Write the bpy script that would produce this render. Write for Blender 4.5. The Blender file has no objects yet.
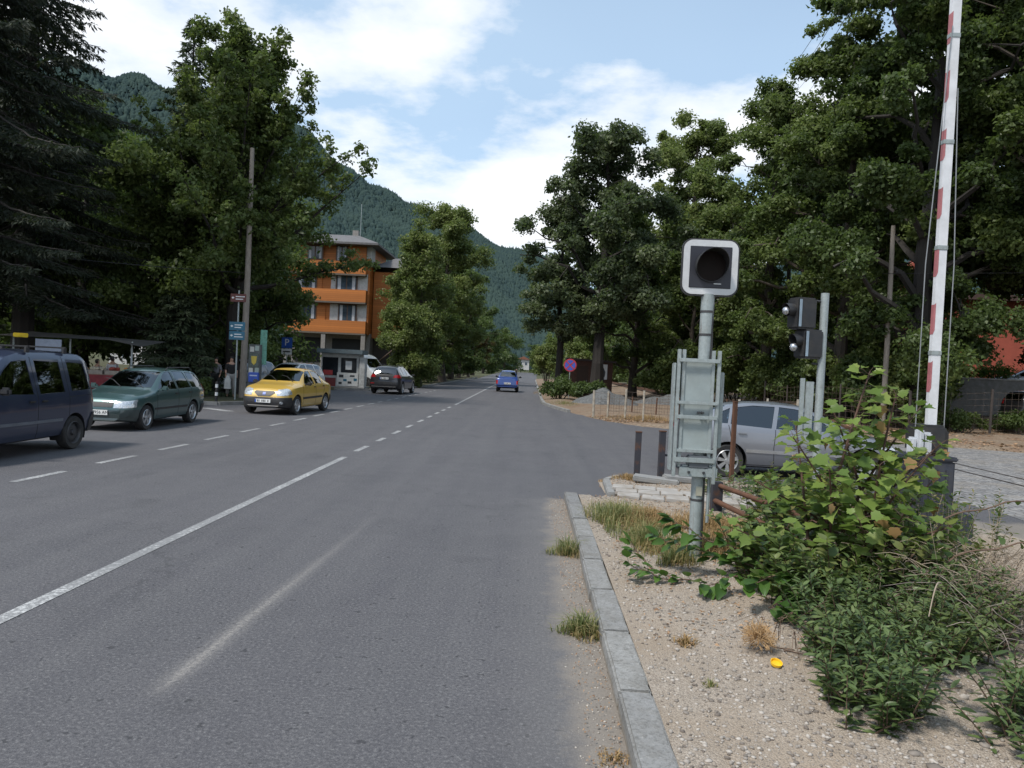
import bpy, bmesh, math, random
import numpy as np
from mathutils import Vector, Matrix, noise

SC = bpy.context.scene
COL = SC.collection
R = math.radians
rnd = random.Random(7)

# ------------------------------------------------------------------ helpers
def link(o, parent=None):
    COL.objects.link(o)
    if parent is not None:
        o.parent = parent
    return o

def tag(o, label=None, cat=None, group=None, kind=None):
    if label: o['label'] = label
    if cat: o['category'] = cat
    if group: o['group'] = group
    if kind: o['kind'] = kind
    return o

def empty(name, loc, rz=0.0, label=None, cat=None, group=None):
    o = bpy.data.objects.new(name, None)
    o.location = loc; o.rotation_euler = (0, 0, rz); o.empty_display_size = .2
    link(o)
    return tag(o, label, cat, group)

def mesh_obj(name, me, mats=None, parent=None, smooth=False):
    o = bpy.data.objects.new(name, me)
    if mats is not None:
        if not isinstance(mats, (list, tuple)): mats = [mats]
        me.materials.clear()
        for m in mats: me.materials.append(m)
    if smooth and len(me.polygons):
        me.polygons.foreach_set('use_smooth', [True]*len(me.polygons))
    return link(o, parent)

class MB:
    """collects primitives in one mesh"""
    def __init__(s): s.v = []; s.f = []; s.mi = []
    def add(s, vs, fs, mi=0):
        b = len(s.v); s.v += [tuple(v) for v in vs]
        for f in fs: s.f.append([b+i for i in f]); s.mi.append(mi)
        return s
    def box(s, c, d, rz=0, bev=0.0, mi=0, M=None):
        x, y, z = d[0]/2, d[1]/2, d[2]/2
        m = Matrix.Translation(c) @ Matrix.Rotation(rz, 4, 'Z')
        if M is not None: m = M @ m
        if bev <= 0:
            vs = [m @ Vector((sx*x, sy*y, sz*z)) for sz in (-1, 1) for sy in (-1, 1) for sx in (-1, 1)]
            s.add(vs, [(0, 2, 3, 1), (4, 5, 7, 6), (0, 1, 5, 4), (2, 6, 7, 3), (0, 4, 6, 2), (1, 3, 7, 5)], mi)
        else:
            bm = bmesh.new(); bmesh.ops.create_cube(bm, size=1)
            bmesh.ops.scale(bm, vec=d, verts=bm.verts)
            bmesh.ops.bevel(bm, geom=bm.edges[:], offset=bev, segments=2, affect='EDGES')
            bm.verts.index_update()
            s.add([m @ v.co for v in bm.verts], [[v.index for v in f.verts] for f in bm.faces], mi); bm.free()
        return s
    def tube(s, pts, rad, n=8, cap=True, mi=0):
        pts = [Vector(p) for p in pts]
        if not isinstance(rad, (list, tuple)): rad = [rad]*len(pts)
        b = len(s.v); up = Vector((0, 0, 1))
        t0 = (pts[1]-pts[0]).normalized()
        a = t0.cross(up) if abs(t0.z) < .95 else t0.cross(Vector((1, 0, 0)))
        a.normalize()
        for i, p in enumerate(pts):
            t = (pts[min(i+1, len(pts)-1)]-pts[max(i-1, 0)]).normalized()
            a = (a - t*a.dot(t)).normalized(); c = t.cross(a)
            for k in range(n):
                w = 2*math.pi*k/n
                s.v.append(tuple(p + (a*math.cos(w)+c*math.sin(w))*rad[i]))
        for i in range(len(pts)-1):
            for k in range(n):
                s.f.append([b+i*n+k, b+i*n+(k+1) % n, b+(i+1)*n+(k+1) % n, b+(i+1)*n+k]); s.mi.append(mi)
        if cap:
            s.f.append([b+k for k in range(n)][::-1]); s.mi.append(mi)
            e = b+(len(pts)-1)*n; s.f.append([e+k for k in range(n)]); s.mi.append(mi)
        return s
    def prism(s, poly, y0, y1, axis='y', mi=0):
        """poly: 2D polygon; axis y -> (x,z), x -> (y,z), z -> (x,y)"""
        n = len(poly)
        def P(p, t):
            return {'y': (p[0], t, p[1]), 'x': (t, p[0], p[1]), 'z': (p[0], p[1], t)}[axis]
        vs = [P(p, y0) for p in poly]+[P(p, y1) for p in poly]
        area = sum(poly[i][0]*poly[(i+1) % n][1]-poly[(i+1) % n][0]*poly[i][1] for i in range(n))
        flip = (area > 0) ^ (axis == 'y') ^ (y1 < y0)
        fs = [list(range(n)), list(range(n, 2*n))[::-1]]
        fs += [[i, n+i, n+(i+1) % n, (i+1) % n] for i in range(n)]
        if flip: fs = [f[::-1] for f in fs]
        s.add(vs, fs, mi); return s
    def mesh(s, name='m'):
        me = bpy.data.meshes.new(name); me.from_pydata(s.v, [], s.f)
        if any(s.mi): me.polygons.foreach_set('material_index', s.mi)
        me.update(); return me
    def build(s, name, mats, parent=None, smooth=False, fix=True):
        me = s.mesh(name)
        if fix:
            bm = bmesh.new(); bm.from_mesh(me); bmesh.ops.recalc_face_normals(bm, faces=bm.faces); bm.to_mesh(me); bm.free()
        o = mesh_obj(name, me, mats, parent, False)
        if smooth: autosmooth(me)
        return o

def autosmooth(me, ang=40):
    me.polygons.foreach_set('use_smooth', [True]*len(me.polygons))
    bm = bmesh.new(); bm.from_mesh(me); a = R(ang)
    for e in bm.edges:
        if len(e.link_faces) == 2 and e.calc_face_angle(0) > a: e.smooth = False
    bm.to_mesh(me); bm.free()

def np_mesh(name, V, F, mats, parent=None, tint=None, smooth=False):
    """V (n,3), F (m,k) arrays; tint per-face float attribute"""
    V = np.asarray(V, dtype=np.float32); F = np.asarray(F, dtype=np.int32)
    me = bpy.data.meshes.new(name); k = F.shape[1]
    me.vertices.add(len(V)); me.vertices.foreach_set('co', V.ravel())
    me.loops.add(F.size); me.loops.foreach_set('vertex_index', F.ravel())
    me.polygons.add(len(F)); me.polygons.foreach_set('loop_start', np.arange(0, F.size, k, dtype=np.int32))
    me.update(calc_edges=True)
    if tint is not None:
        a = me.attributes.new('tint', 'FLOAT', 'FACE'); a.data.foreach_set('value', np.asarray(tint, dtype=np.float32))
    me.validate()
    return mesh_obj(name, me, mats, parent, smooth)

def eval_mesh(o):
    dg = bpy.context.evaluated_depsgraph_get()
    return bpy.data.meshes.new_from_object(o.evaluated_get(dg))

def boolean(me_a, me_b, op, self_=False, solver='EXACT'):
    a = bpy.data.objects.new('tmpa', me_a); b = bpy.data.objects.new('tmpb', me_b)
    COL.objects.link(a); COL.objects.link(b)
    m = a.modifiers.new('b', 'BOOLEAN'); m.operation = op; m.object = b; m.solver = solver
    if solver == 'EXACT': m.use_self = self_
    r = eval_mesh(a)
    bpy.data.objects.remove(a); bpy.data.objects.remove(b)
    return r

def text_mesh(s, size, depth=0.002):
    c = bpy.data.curves.new('txt', 'FONT'); c.body = s; c.size = size; c.extrude = depth
    c.align_x = 'CENTER'; c.align_y = 'CENTER'; c.resolution_u = 3
    o = bpy.data.objects.new('tmpt', c); COL.objects.link(o)
    me = eval_mesh(o); bpy.data.objects.remove(o); return me

def text_obj(name, s, size, mat, parent, M, depth=0.002):
    me = text_mesh(s, size, depth); me.transform(M)
    return mesh_obj(name, me, mat, parent)

# ------------------------------------------------------------------ materials
MATS = {}
def newmat(name):
    m = bpy.data.materials.new(name); m.use_nodes = True
    nt = m.node_tree; nt.nodes.clear()
    out = nt.nodes.new('ShaderNodeOutputMaterial')
    return m, nt, out

class NB:
    def __init__(s, nt): s.nt = nt
    def n(s, t, **kw):
        x = s.nt.nodes.new(t)
        for k, v in kw.items():
            if k.startswith('i_'):
                x.inputs[k[2:].replace('_', ' ')].default_value = v
            else: setattr(x, k, v)
        return x
    def l(s, a, b): s.nt.links.new(a, b)
    def coord(s, kind='Object'): return s.n('ShaderNodeTexCoord').outputs[kind]
    def noise(s, vec, scale, detail=4, rough=.55):
        x = s.n('ShaderNodeTexNoise'); x.inputs['Scale'].default_value = scale
        x.inputs['Detail'].default_value = detail; x.inputs['Roughness'].default_value = rough
        if vec is not None: s.l(vec, x.inputs['Vector'])
        return x.outputs['Fac']
    def ramp(s, fac, stops):
        x = s.n('ShaderNodeValToRGB'); el = x.color_ramp.elements
        while len(el) < len(stops): el.new(.5)
        for e, (p, c) in zip(el, stops):
            e.position = p; e.color = (c, c, c, 1) if isinstance(c, (int, float)) else (*c, 1)
        s.l(fac, x.inputs['Fac']); return x.outputs['Color']
    def mix(s, fac, a, b, mode='MIX'):
        x = s.n('ShaderNodeMix', data_type='RGBA', blend_type=mode)
        for sock, val in ((x.inputs[0], fac), (x.inputs[6], a), (x.inputs[7], b)):
            if isinstance(val, bpy.types.NodeSocket): s.l(val, sock)
            elif isinstance(val, (int, float)): sock.default_value = val if sock == x.inputs[0] else (val, val, val, 1)
            else: sock.default_value = (*val, 1)
        return x.outputs[2]
    def math(s, op, a, b=0.0, c=None):
        x = s.n('ShaderNodeMath', operation=op)
        for i, val in enumerate((a, b) if c is None else (a, b, c)):
            if isinstance(val, bpy.types.NodeSocket): s.l(val, x.inputs[i])
            else: x.inputs[i].default_value = val
        return x.outputs[0]
    def bump(s, h, strength=.3, dist=.01):
        x = s.n('ShaderNodeBump'); x.inputs['Strength'].default_value = strength; x.inputs['Distance'].default_value = dist
        s.l(h, x.inputs['Height']); return x.outputs['Normal']
    def bsdf(s, out, col, rough=.7, metal=0, normal=None, spec=.5, coat=0):
        p = s.n('ShaderNodeBsdfPrincipled')
        if isinstance(col, bpy.types.NodeSocket): s.l(col, p.inputs['Base Color'])
        else: p.inputs['Base Color'].default_value = (*col, 1)
        if isinstance(rough, bpy.types.NodeSocket): s.l(rough, p.inputs['Roughness'])
        else: p.inputs['Roughness'].default_value = rough
        p.inputs['Metallic'].default_value = metal; p.inputs['Specular IOR Level'].default_value = spec
        p.inputs['Coat Weight'].default_value = coat; p.inputs['Coat Roughness'].default_value = .05
        if normal is not None: s.l(normal, p.inputs['Normal'])
        s.l(p.outputs[0], out.inputs['Surface']); return p

def M_(name, col, rough=.6, metal=0, var=.15, scale=6, bump=.1, bscale=60, spec=.5, coat=0, dirt=0.0, dirtcol=(.10, .085, .065)):
    """general painted / plain surface with tonal variation, dirt and a little bump"""
    if name in MATS: return MATS[name]
    m, nt, out = newmat(name); b = NB(nt); co = b.coord()
    n1 = b.noise(co, scale, 5)
    c = b.mix(b.ramp(n1, [(.3, 0.), (.7, 1.)]), tuple(x*(1-var) for x in col), tuple(min(1, x*(1+var)) for x in col))
    if dirt > 0:
        n2 = b.noise(co, scale*.6+1.3, 6, .7)
        c = b.mix(b.math('MULTIPLY', b.ramp(n2, [(.42, 0.), (.68, 1.)]), dirt), c, dirtcol)
    nb = b.noise(co, bscale, 3)
    b.bsdf(out, c, b.math('MULTIPLY_ADD', n1, .12, rough-.06), metal, b.bump(nb, bump, .004) if bump else None, spec, coat)
    MATS[name] = m; return m

def leafmat(name, col, col2, dry=None, dryamt=0.0, gloss=.45, trans=.5, zfade=None):
    if name in MATS: return MATS[name]
    m, nt, out = newmat(name); b = NB(nt)
    at = b.n('ShaderNodeAttribute', attribute_name='tint').outputs['Fac']
    c = b.mix(at, col, col2)
    if dry:
        n = b.noise(b.coord(), 1.2, 3)
        f = b.math('MULTIPLY', b.ramp(b.math('ADD', n, b.math('MULTIPLY', at, .25)), [(.62, 0.), (.75, 1.)]), dryamt)
        c = b.mix(f, c, dry)
    geo = b.n('ShaderNodeNewGeometry')
    p = b.n('ShaderNodeBsdfPrincipled'); b.l(c, p.inputs['Base Color'])
    p.inputs['Roughness'].default_value = gloss; p.inputs['Specular IOR Level'].default_value = .35
    t = b.n('ShaderNodeBsdfTranslucent')
    c2 = b.mix(.5, c, (.10, .16, .02)); b.l(c2, t.inputs['Color'])
    mx = b.n('ShaderNodeMixShader'); mx.inputs[0].default_value = trans
    b.l(p.outputs[0], mx.inputs[1]); b.l(t.outputs[0], mx.inputs[2]); b.l(mx.outputs[0], out.inputs['Surface'])
    MATS[name] = m; return m

def barkmat(name, col):
    if name in MATS: return MATS[name]
    m, nt, out = newmat(name); b = NB(nt); co = b.coord()
    mp = b.n('ShaderNodeMapping'); mp.inputs['Scale'].default_value = (1, 1, .25); b.l(co, mp.inputs['Vector'])
    n = b.noise(mp.outputs[0], 14, 6, .7)
    c = b.mix(n, tuple(x*.5 for x in col), tuple(x*1.5 for x in col))
    b.bsdf(out, c, .9, 0, b.bump(n, .8, .04)); MATS[name] = m; return m

def glassmat(name, tint=(.04, .05, .055), alpha=.55):
    if name in MATS: return MATS[name]
    m, nt, out = newmat(name); b = NB(nt)
    g = b.n('ShaderNodeBsdfGlossy'); g.inputs['Roughness'].default_value = .02; g.inputs['Color'].default_value = (.9, .95, 1, 1)
    t = b.n('ShaderNodeBsdfTransparent'); t.inputs['Color'].default_value = (*tint, 1)
    fr = b.n('ShaderNodeFresnel'); fr.inputs['IOR'].default_value = 1.85
    mx = b.n('ShaderNodeMixShader'); b.l(b.math('MULTIPLY_ADD', fr.outputs[0], 1.0, .03), mx.inputs[0])
    b.l(t.outputs[0], mx.inputs[1]); b.l(g.outputs[0], mx.inputs[2]); b.l(mx.outputs[0], out.inputs['Surface'])
    MATS[name] = m; return m

def galvmat():
    m, nt, out = newmat('galvanised'); b = NB(nt); co = b.coord()
    v = b.n('ShaderNodeTexVoronoi'); v.inputs['Scale'].default_value = 45; b.l(co, v.inputs['Vector'])
    n = b.noise(co, 3, 5, .6)
    c = b.mix(b.mix(.5, v.outputs['Color'], n), (.25, .29, .29), (.40, .44, .44))
    c = b.mix(b.math('MULTIPLY', b.ramp(b.noise(co, 7, 6, .7), [(.5, 0.), (.75, 1.)]), .45), c, (.17, .165, .14))
    mp = b.n('ShaderNodeMapping'); mp.inputs['Scale'].default_value = (9, 9, .7); b.l(co, mp.inputs['Vector'])
    c = b.mix(b.math('MULTIPLY', b.ramp(b.noise(mp.outputs[0], 3.5, 5, .7), [(.58, 0.), (.7, 1.)]), .5), c, (.15, .10, .065))
    b.bsdf(out, c, .55, .35, None); MATS['galvanised'] = m; return m
GALV = galvmat()

def rustmat(name='rusty_iron', paint=None):
    if name in MATS: return MATS[name]
    m, nt, out = newmat(name); b = NB(nt); co = b.coord()
    n = b.noise(co, 9, 8, .7); n2 = b.noise(co, 2.6, 5, .65)
    c = b.mix(n, (.035, .02, .014), (.17, .075, .04))
    if paint is not None: c = b.mix(b.ramp(n2, [(.36, 0.), (.46, 1.)]), c, paint)
    b.bsdf(out, c, .85, .1, b.bump(n, .5, .008)); MATS[name] = m; return m

BLACKPL = M_('black_plastic', (.018, .019, .022), .5, var=.3, bump=.15, dirt=.25)
RUBBER = M_('tyre_rubber', (.02, .02, .021), .85, var=.2, dirt=.3)
DARKIN = M_('dark_interior', (.015, .015, .016), .9)
CHROME = M_('alloy', (.5, .51, .52), .32, .75, var=.1, dirt=.25)
STEELW = M_('steel_wheel', (.06, .06, .065), .5, .4, dirt=.3)
WHITE = M_('white_paint', (.72, .73, .73), .45, var=.05, dirt=.25)
PLATEW = M_('plate_white', (.7, .7, .68), .5, var=.04)
BLUE = M_('sign_blue', (.03, .10, .42), .4, var=.1)
REDP = M_('red_paint', (.5, .05, .05), .5, var=.12, dirt=.2)
HEADL = M_('headlamp', (.55, .58, .6), .12, .5, var=.35, scale=30, bump=0)
TAILR = M_('tail_lamp', (.35, .012, .015), .15, 0, var=.3, scale=20, bump=0, coat=.5)
AMBER = M_('amber_lamp', (.7, .25, .03), .2, bump=0)
GLASS = glassmat('car_glass')
GLASSL = glassmat('car_glass_clear', (.5, .54, .52))
BARK = barkmat('bark_brown', (.075, .06, .048))
BARKD = barkmat('bark_dark', (.028, .024, .021))
WOODP = barkmat('pole_wood', (.27, .235, .20))
CONC = M_('concrete', (.235, .235, .23), .9, var=.22, scale=4, bump=.6, bscale=70, dirt=.5, dirtcol=(.16, .145, .12))
SKIN = M_('skin', (.42, .25, .18), .55, var=.06)
HAIRD = M_('hair_dark', (.02, .016, .013), .6)
# ------------------------------------------------------------------ terrain heights
def sstep(a, b, x):
    t = min(1, max(0, (x-a)/(b-a))); return t*t*(3-2*t)

def inpoly(x, y, P):
    c = False; n = len(P)
    for i in range(n):
        x0, y0 = P[i]; x1, y1 = P[(i+1) % n]
        if (y0 > y) != (y1 > y) and x < (x1-x0)*(y-y0)/(y1-y0)+x0: c = not c
    return c

def sdist(x, y, P):
    d = 1e9; n = len(P)
    for i in range(n):
        x0, y0 = P[i]; x1, y1 = P[(i+1) % n]
        dx, dy = x1-x0, y1-y0; L = dx*dx+dy*dy
        t = min(1, max(0, ((x-x0)*dx+(y-y0)*dy)/L))
        d = min(d, math.hypot(x-x0-t*dx, y-y0-t*dy))
    return d if inpoly(x, y, P) else -d

VERGE = [(.765, -3), (.765, 11.3), (1.2, 11.35), (1.22, 13.3), (1.6, 13.85), (3.2, 14.0), (4.6, 13.6), (5.6, 12.4), (6.1, 10.8), (6.5, 9.2), (8.5, 7.2), (14, 5.5), (14, -3)]
def h_verge(x, y):
    s = sdist(x, y, VERGE)
    if s < -.02: return -.2
    base = .10*sstep(-.02, .28, s) if (x > .95 or y > 11.25) else .10
    n = noise.noise(Vector((x*1.3, y*1.3, 0)))*.035+noise.noise(Vector((x*6, y*6, 3)))*.012
    m = .16*math.exp(-(((x-2.9)/1.3)**2+((y-6.6)/2.2)**2))
    return base + n*sstep(0, .5, s) + m + .05*sstep(3, 8, x)*sstep(8, 4, y)

FARR = [(.74, 47.0), (.74, 44), (.9, 40.5), (1.35, 37.6), (2.1, 33.5), (2.85, 30.3), (4.0, 27.9), (6, 26.6), (9, 26.0), (13.3, 25.4), (16, 24.2), (22, 20.5), (40, 18), (75, 18), (75, 330), (2, 330), (.9, 200), (.74, 120)]
def h_farr(x, y):
    s = sdist(x, y, FARR)
    if s < -.05: return -.2
    b = .10*sstep(-.05, .5, s)
    b += .42*sstep(15.5, 24, x)*sstep(20, 30, y)           # bank on the right
    b += .9*sstep(24, 40, x)
    t = abs(x-track_x(y)); b += .10*sstep(1.6, .9, t)
    n = noise.noise(Vector((x*.35, y*.35, 5)))*.12+noise.noise(Vector((x*1.5, y*1.5, 1)))*.05
    return b+n*sstep(0, 1.5, s)*(.25+.75*sstep(.8, 2, t))

def track_x(y): return 10.45+(y-18)*.02

LEFTP = [(-11.3, 28.0), (-10.9, 29.2), (-11.0, 33), (-12.2, 34.5), (-12.6, 43), (-12.2, 47.2), (-10.2, 48.5), (-9.3, 52), (-8.7, 60), (-8.6, 120), (-9.5, 200), (-11, 330), (-90, 330), (-90, 27.6), (-16, 27.7)]
def h_left(x, y):
    s = sdist(x, y, LEFTP)
    if s < -.02: return -.2
    return .10*sstep(-.02, .06, s)+noise.noise(Vector((x*.5, y*.5, 9)))*.05*sstep(0, 2, s)

def grid_surface(name, hf, x0, x1, y0, y1, dx, dy, mat, kind='structure', minz=-.15):
    nx = int((x1-x0)/dx)+1; ny = int((y1-y0)/dy)+1
    V = []; ok = []
    for j in range(ny):
        for i in range(nx):
            x = x0+i*dx; y = y0+j*dy; z = hf(x, y); V.append((x, y, max(z, -.06))); ok.append(z > minz)
    F = []
    for j in range(ny-1):
        for i in range(nx-1):
            a = j*nx+i; q = (a, a+1, a+nx+1, a+nx)
            if any(ok[k] for k in q): F.append(q)
    o = np_mesh(name, V, F, mat, smooth=True); tag(o, kind=kind); return o

# ------------------------------------------------------------------ ground materials
def asphalt():
    m, nt, out = newmat('asphalt'); b = NB(nt); co = b.coord()
    sep = b.n('ShaderNodeSeparateXYZ'); b.l(co, sep.inputs[0]); X, Y = sep.outputs[0], sep.outputs[1]
    big = b.noise(co, .35, 5, .6); mid = b.noise(co, 2.2, 6, .65); fine = b.noise(co, 140, 2, .7)
    st = b.n('ShaderNodeMapping'); st.inputs['Scale'].default_value = (1.4, .06, 1); b.l(co, st.inputs['Vector'])
    streak = b.noise(st.outputs[0], 1.6, 5, .6)
    vor = b.n('ShaderNodeTexVoronoi'); vor.inputs['Scale'].default_value = 95; b.l(co, vor.inputs['Vector'])
    c = b.mix(big, (.080, .076, .083), (.120, .115, .119))
    m3 = b.noise(co, 5.5, 6, .7)
    c = b.mix(b.math('MULTIPLY', b.ramp(m3, [(.42, 0.), (.62, 1.)]), .3), c, (.145, .140, .140))
    pt = b.noise(co, .45, 2, .4); c = b.mix(b.math('MULTIPLY', b.ramp(pt, [(.555, 0.), (.565, 1.)]), .25), c, (.065, .063, .068))
    tw = b.math('ABSOLUTE', b.math('SUBTRACT', b.math('PINGPONG', b.math('ADD', X, 3.55), 1.85), 1.0))
    c = b.mix(b.math('MULTIPLY', b.ramp(tw, [(0., 1.), (.38, 0.)]), .22), c, (.075, .075, .08))
    c = b.mix(b.math('MULTIPLY', b.ramp(mid, [(.35, 0.), (.7, 1.)]), .35), c, (.088, .088, .096))
    c = b.mix(b.math('MULTIPLY', b.ramp(streak, [(.4, 0.), (.65, 1.)]), .4), c, (.145, .14, .14))
    c = b.mix(b.math('MULTIPLY', b.ramp(fine, [(.35, 0.), (.7, 1.)]), .6), c, (.05, .05, .057))
    f2 = b.noise(co, 44, 4, .8)
    oil = b.noise(co, .9, 3, .5)
    c = b.mix(b.math('MULTIPLY', b.ramp(oil, [(.64, 0.), (.72, 1.)]), .45), c, (.055, .054, .058))
    c = b.mix(b.math('MULTIPLY', b.ramp(f2, [(.5, 0.), (.60, 1.)]), .62), c, (.045, .045, .05))
    c = b.mix(b.math('MULTIPLY', b.ramp(f2, [(.36, 1.), (.45, 0.)]), .55), c, (.23, .225, .22))
    c = b.mix(b.math('MULTIPLY', b.ramp(vor.outputs['Distance'], [(.0, 1.), (.25, 0.)]), .5), c, (.24, .235, .23))
    # dark old-asphalt spots
    sp = b.noise(co, 11, 2, .6)
    c = b.mix(b.math('MULTIPLY', b.ramp(sp, [(.66, 0.), (.70, 1.)]), .7), c, (.035, .035, .038))
    # dark patch of fresher asphalt towards the junction
    wob = b.math('MULTIPLY_ADD', b.noise(co, .9, 4), 1.2, -.6)
    px = b.math('ADD', X, wob)
    patch = b.math('MULTIPLY', b.math('GREATER_THAN', px, -.2), b.math('MULTIPLY', b.math('GREATER_THAN', b.math('ADD', Y, wob), 8.0), b.math('LESS_THAN', b.math('ADD', Y, wob), 15.0)))
    c = b.mix(b.math('MULTIPLY', patch, .22), c, (.085, .085, .09))
    # cracks
    v2 = b.n('ShaderNodeTexVoronoi', feature='DISTANCE_TO_EDGE'); v2.inputs['Scale'].default_value = .28
    vv = b.n('ShaderNodeVectorMath', operation='ADD'); b.l(co, vv.inputs[0])
    nz = b.n('ShaderNodeTexNoise'); nz.inputs['Scale'].default_value = 1.7; nz.inputs['Detail'].default_value = 6; b.l(co, nz.inputs['Vector'])
    b.l(nz.outputs['Color'], vv.inputs[1]); b.l(vv.outputs[0], v2.inputs['Vector'])
    cr = b.math('MULTIPLY', b.ramp(v2.outputs['Distance'], [(.0, 1.), (.008, 0.)]), b.ramp(big, [(.45, 0.), (.62, .5)]))
    c = b.mix(cr, c, (.04, .04, .042))
    # pale dragged scuff: dusty score running along the lane
    t = b.math('DIVIDE', b.math('SUBTRACT', Y, 4.1), 6.0)
    cx = b.math('MULTIPLY_ADD', t, .2, -2.0)
    d = b.math('ABSOLUTE', b.math('SUBTRACT', b.math('MULTIPLY_ADD', b.noise(co, 1.1, 3), .06, X), b.math('ADD', cx, .03)))
    w = b.math('MULTIPLY', b.ramp(d, [(.0, 1.), (.045, .35), (.11, 0.)]), b.ramp(t, [(0., 0.), (.06, .8), (.3, .6), (.7, .12), (1., 0.)]))
    w = b.math('MULTIPLY', w, b.ramp(b.noise(co, 34, 6, .8), [(.38, .1), (.62, 1.)]))
    c = b.mix(b.math('MULTIPLY', w, .85), c, (.40, .37, .33))
    # sand washed along the kerb
    e = b.math('ADD', X, b.math('MULTIPLY', b.noise(co, 2.4, 6, .7), .5))
    near = b.ramp(b.math('MULTIPLY', b.math('ADD', Y, b.math('MULTIPLY', b.noise(co, 1.7, 5, .7), 1.2)), .05), [(.585, 1.), (.60, 0.)])
    s = b.math('MULTIPLY', b.ramp(b.math('MULTIPLY', e, .5), [(.24, 0.), (.285, .55), (.33, 1.)]), near)
    c = b.mix(b.math('MULTIPLY', s, .85), c, b.mix(b.noise(co, 60, 4, .7), (.12, .10, .08), (.34, .29, .23)))
    dust = b.ramp(b.math('MULTIPLY', e, .5), [(0., 0.), (.28, .3)])
    c = b.mix(b.math('MULTIPLY', dust, near), c, (.19, .18, .17))
    hgt = b.math('ADD', fine, b.math('MULTIPLY', vor.outputs['Distance'], .8))
    b.bsdf(out, c, b.math('MULTIPLY_ADD', mid, .2, .68), 0, b.bump(hgt, .45, .006), .35)
    return m

def gravelmat(name, c1, c2, c3, scale=1.0):
    m, nt, out = newmat(name); b = NB(nt); co = b.coord()
    v = b.n('ShaderNodeTexVoronoi'); v.inputs['Scale'].default_value = 48*scale; b.l(co, v.inputs['Vector'])
    v2 = b.n('ShaderNodeTexVoronoi'); v2.inputs['Scale'].default_value = 130*scale; b.l(co, v2.inputs['Vector'])
    n = b.noise(co, 1.1, 6, .65); n2 = b.noise(co, 7, 5, .7)
    hue = b.n('ShaderNodeSeparateColor'); b.l(v.outputs['Color'], hue.inputs[0])
    c = b.mix(hue.outputs[0], c1, c2)
    hue2 = b.n('ShaderNodeSeparateColor'); b.l(v2.outputs['Color'], hue2.inputs[0])
    c = b.mix(.5, c, b.mix(hue2.outputs[1], c1, c2))
    c = b.mix(b.ramp(n, [(.42, 0.), (.62, .85)]), c, c3)
    c = b.mix(b.math('MULTIPLY', b.ramp(v.outputs['Distance'], [(.35, 0.), (.75, 1.)]), .3), c, tuple(x*.35 for x in c1))
    c = b.mix(b.math('MULTIPLY', b.ramp(n2, [(.5, 0.), (.7, 1.)]), .3), c, tuple(x*.6 for x in c3))
    h = b.math('SUBTRACT', n2, v.outputs['Distance'])
    b.bsdf(out, c, .95, 0, b.bump(h, .6, .012), .2); return m

def cobblemat():
    m, nt, out = newmat('cobblestones'); b = NB(nt); co = b.coord()
    mp = b.n('ShaderNodeMapping'); mp.inputs['Scale'].default_value = (6.5, 8.5, 1); b.l(co, mp.inputs['Vector'])
    v = b.n('ShaderNodeTexVoronoi', feature='DISTANCE_TO_EDGE'); v.inputs['Scale'].default_value = 1; v.inputs['Randomness'].default_value = .45; b.l(mp.outputs[0], v.inputs['Vector'])
    vc = b.n('ShaderNodeTexVoronoi'); vc.inputs['Scale'].default_value = 1; vc.inputs['Randomness'].default_value = .45; b.l(mp.outputs[0], vc.inputs['Vector'])
    hue = b.n('ShaderNodeSeparateColor'); b.l(vc.outputs['Color'], hue.inputs[0])
    c = b.mix(hue.outputs[0], (.15, .15, .155), (.30, .29, .28))
    c = b.mix(b.ramp(v.outputs['Distance'], [(.02, 1.), (.10, 0.)]), c, (.09, .08, .068))
    c = b.mix(b.ramp(b.noise(co, .8, 5, .6), [(.5, 0.), (.7, .5)]), c, (.27, .23, .18))
    b.bsdf(out, c, .7, 0, b.bump(b.ramp(v.outputs['Distance'], [(0., 0.), (.2, 1.)]), .8, .02)); return m

ASPH = asphalt()
GRAV = gravelmat('gravel_dirt', (.205, .165, .13), (.47, .41, .34), (.33, .265, .20), 1.9)
DIRTR = gravelmat('dry_dirt', (.13, .095, .065), (.34, .27, .20), (.20, .13, .085), .3)
GRASSG = gravelmat('park_ground', (.05, .05, .03), (.12, .10, .06), (.06, .07, .03), .3)
COBB = cobblemat()

def sheet(name, poly, z, mat, kind='structure'):
    me = bpy.data.meshes.new(name); me.from_pydata([(x, y, z) for x, y in poly], [], [list(range(len(poly)))])
    bm = bmesh.new(); bm.from_mesh(me); bmesh.ops.triangulate(bm, faces=bm.faces); bmesh.ops.recalc_face_normals(bm, faces=bm.faces)
    if bm.faces and sum(f.normal.z for f in bm.faces) < 0: bmesh.ops.reverse_faces(bm, faces=bm.faces)
    bm.to_mesh(me); bm.free()
    return tag(mesh_obj(name, me, mat), kind=kind)

sheet('ground', [(-3000, -300), (3000, -300), (3000, 5000), (-3000, 5000)], -.06, gravelmat('far_ground', (.07, .075, .04), (.12, .11, .06), (.06, .075, .03), .05))
sheet('road', [(-90, -12), (60, -12), (60, 40), (12, 40), (1.5, 48), (.9, 110), (1.2, 200), (3, 330), (-12, 330), (-10, 200), (-8, 110), (-11, 50), (-14, 40), (-90, 40)], 0.0, ASPH)
cob = sheet('cobbled_crossing', [(7.2, 8), (7.4, 12), (7.0, 15), (7.3, 19), (7.1, 27), (30, 27), (30, 2), (14, 2)], .005, COBB)
grid_surface('gravel_verge', h_verge, .7651, 14, -1.5, 14.2, .06, .06, GRAV)
grid_surface('dirt_bank', h_farr, .45, 60, 17, 140, .55, .5, DIRTR)
grid_surface('park_ground', h_left, -70, -8.4, 26.5, 140, .5, .5, GRASSG)

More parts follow.
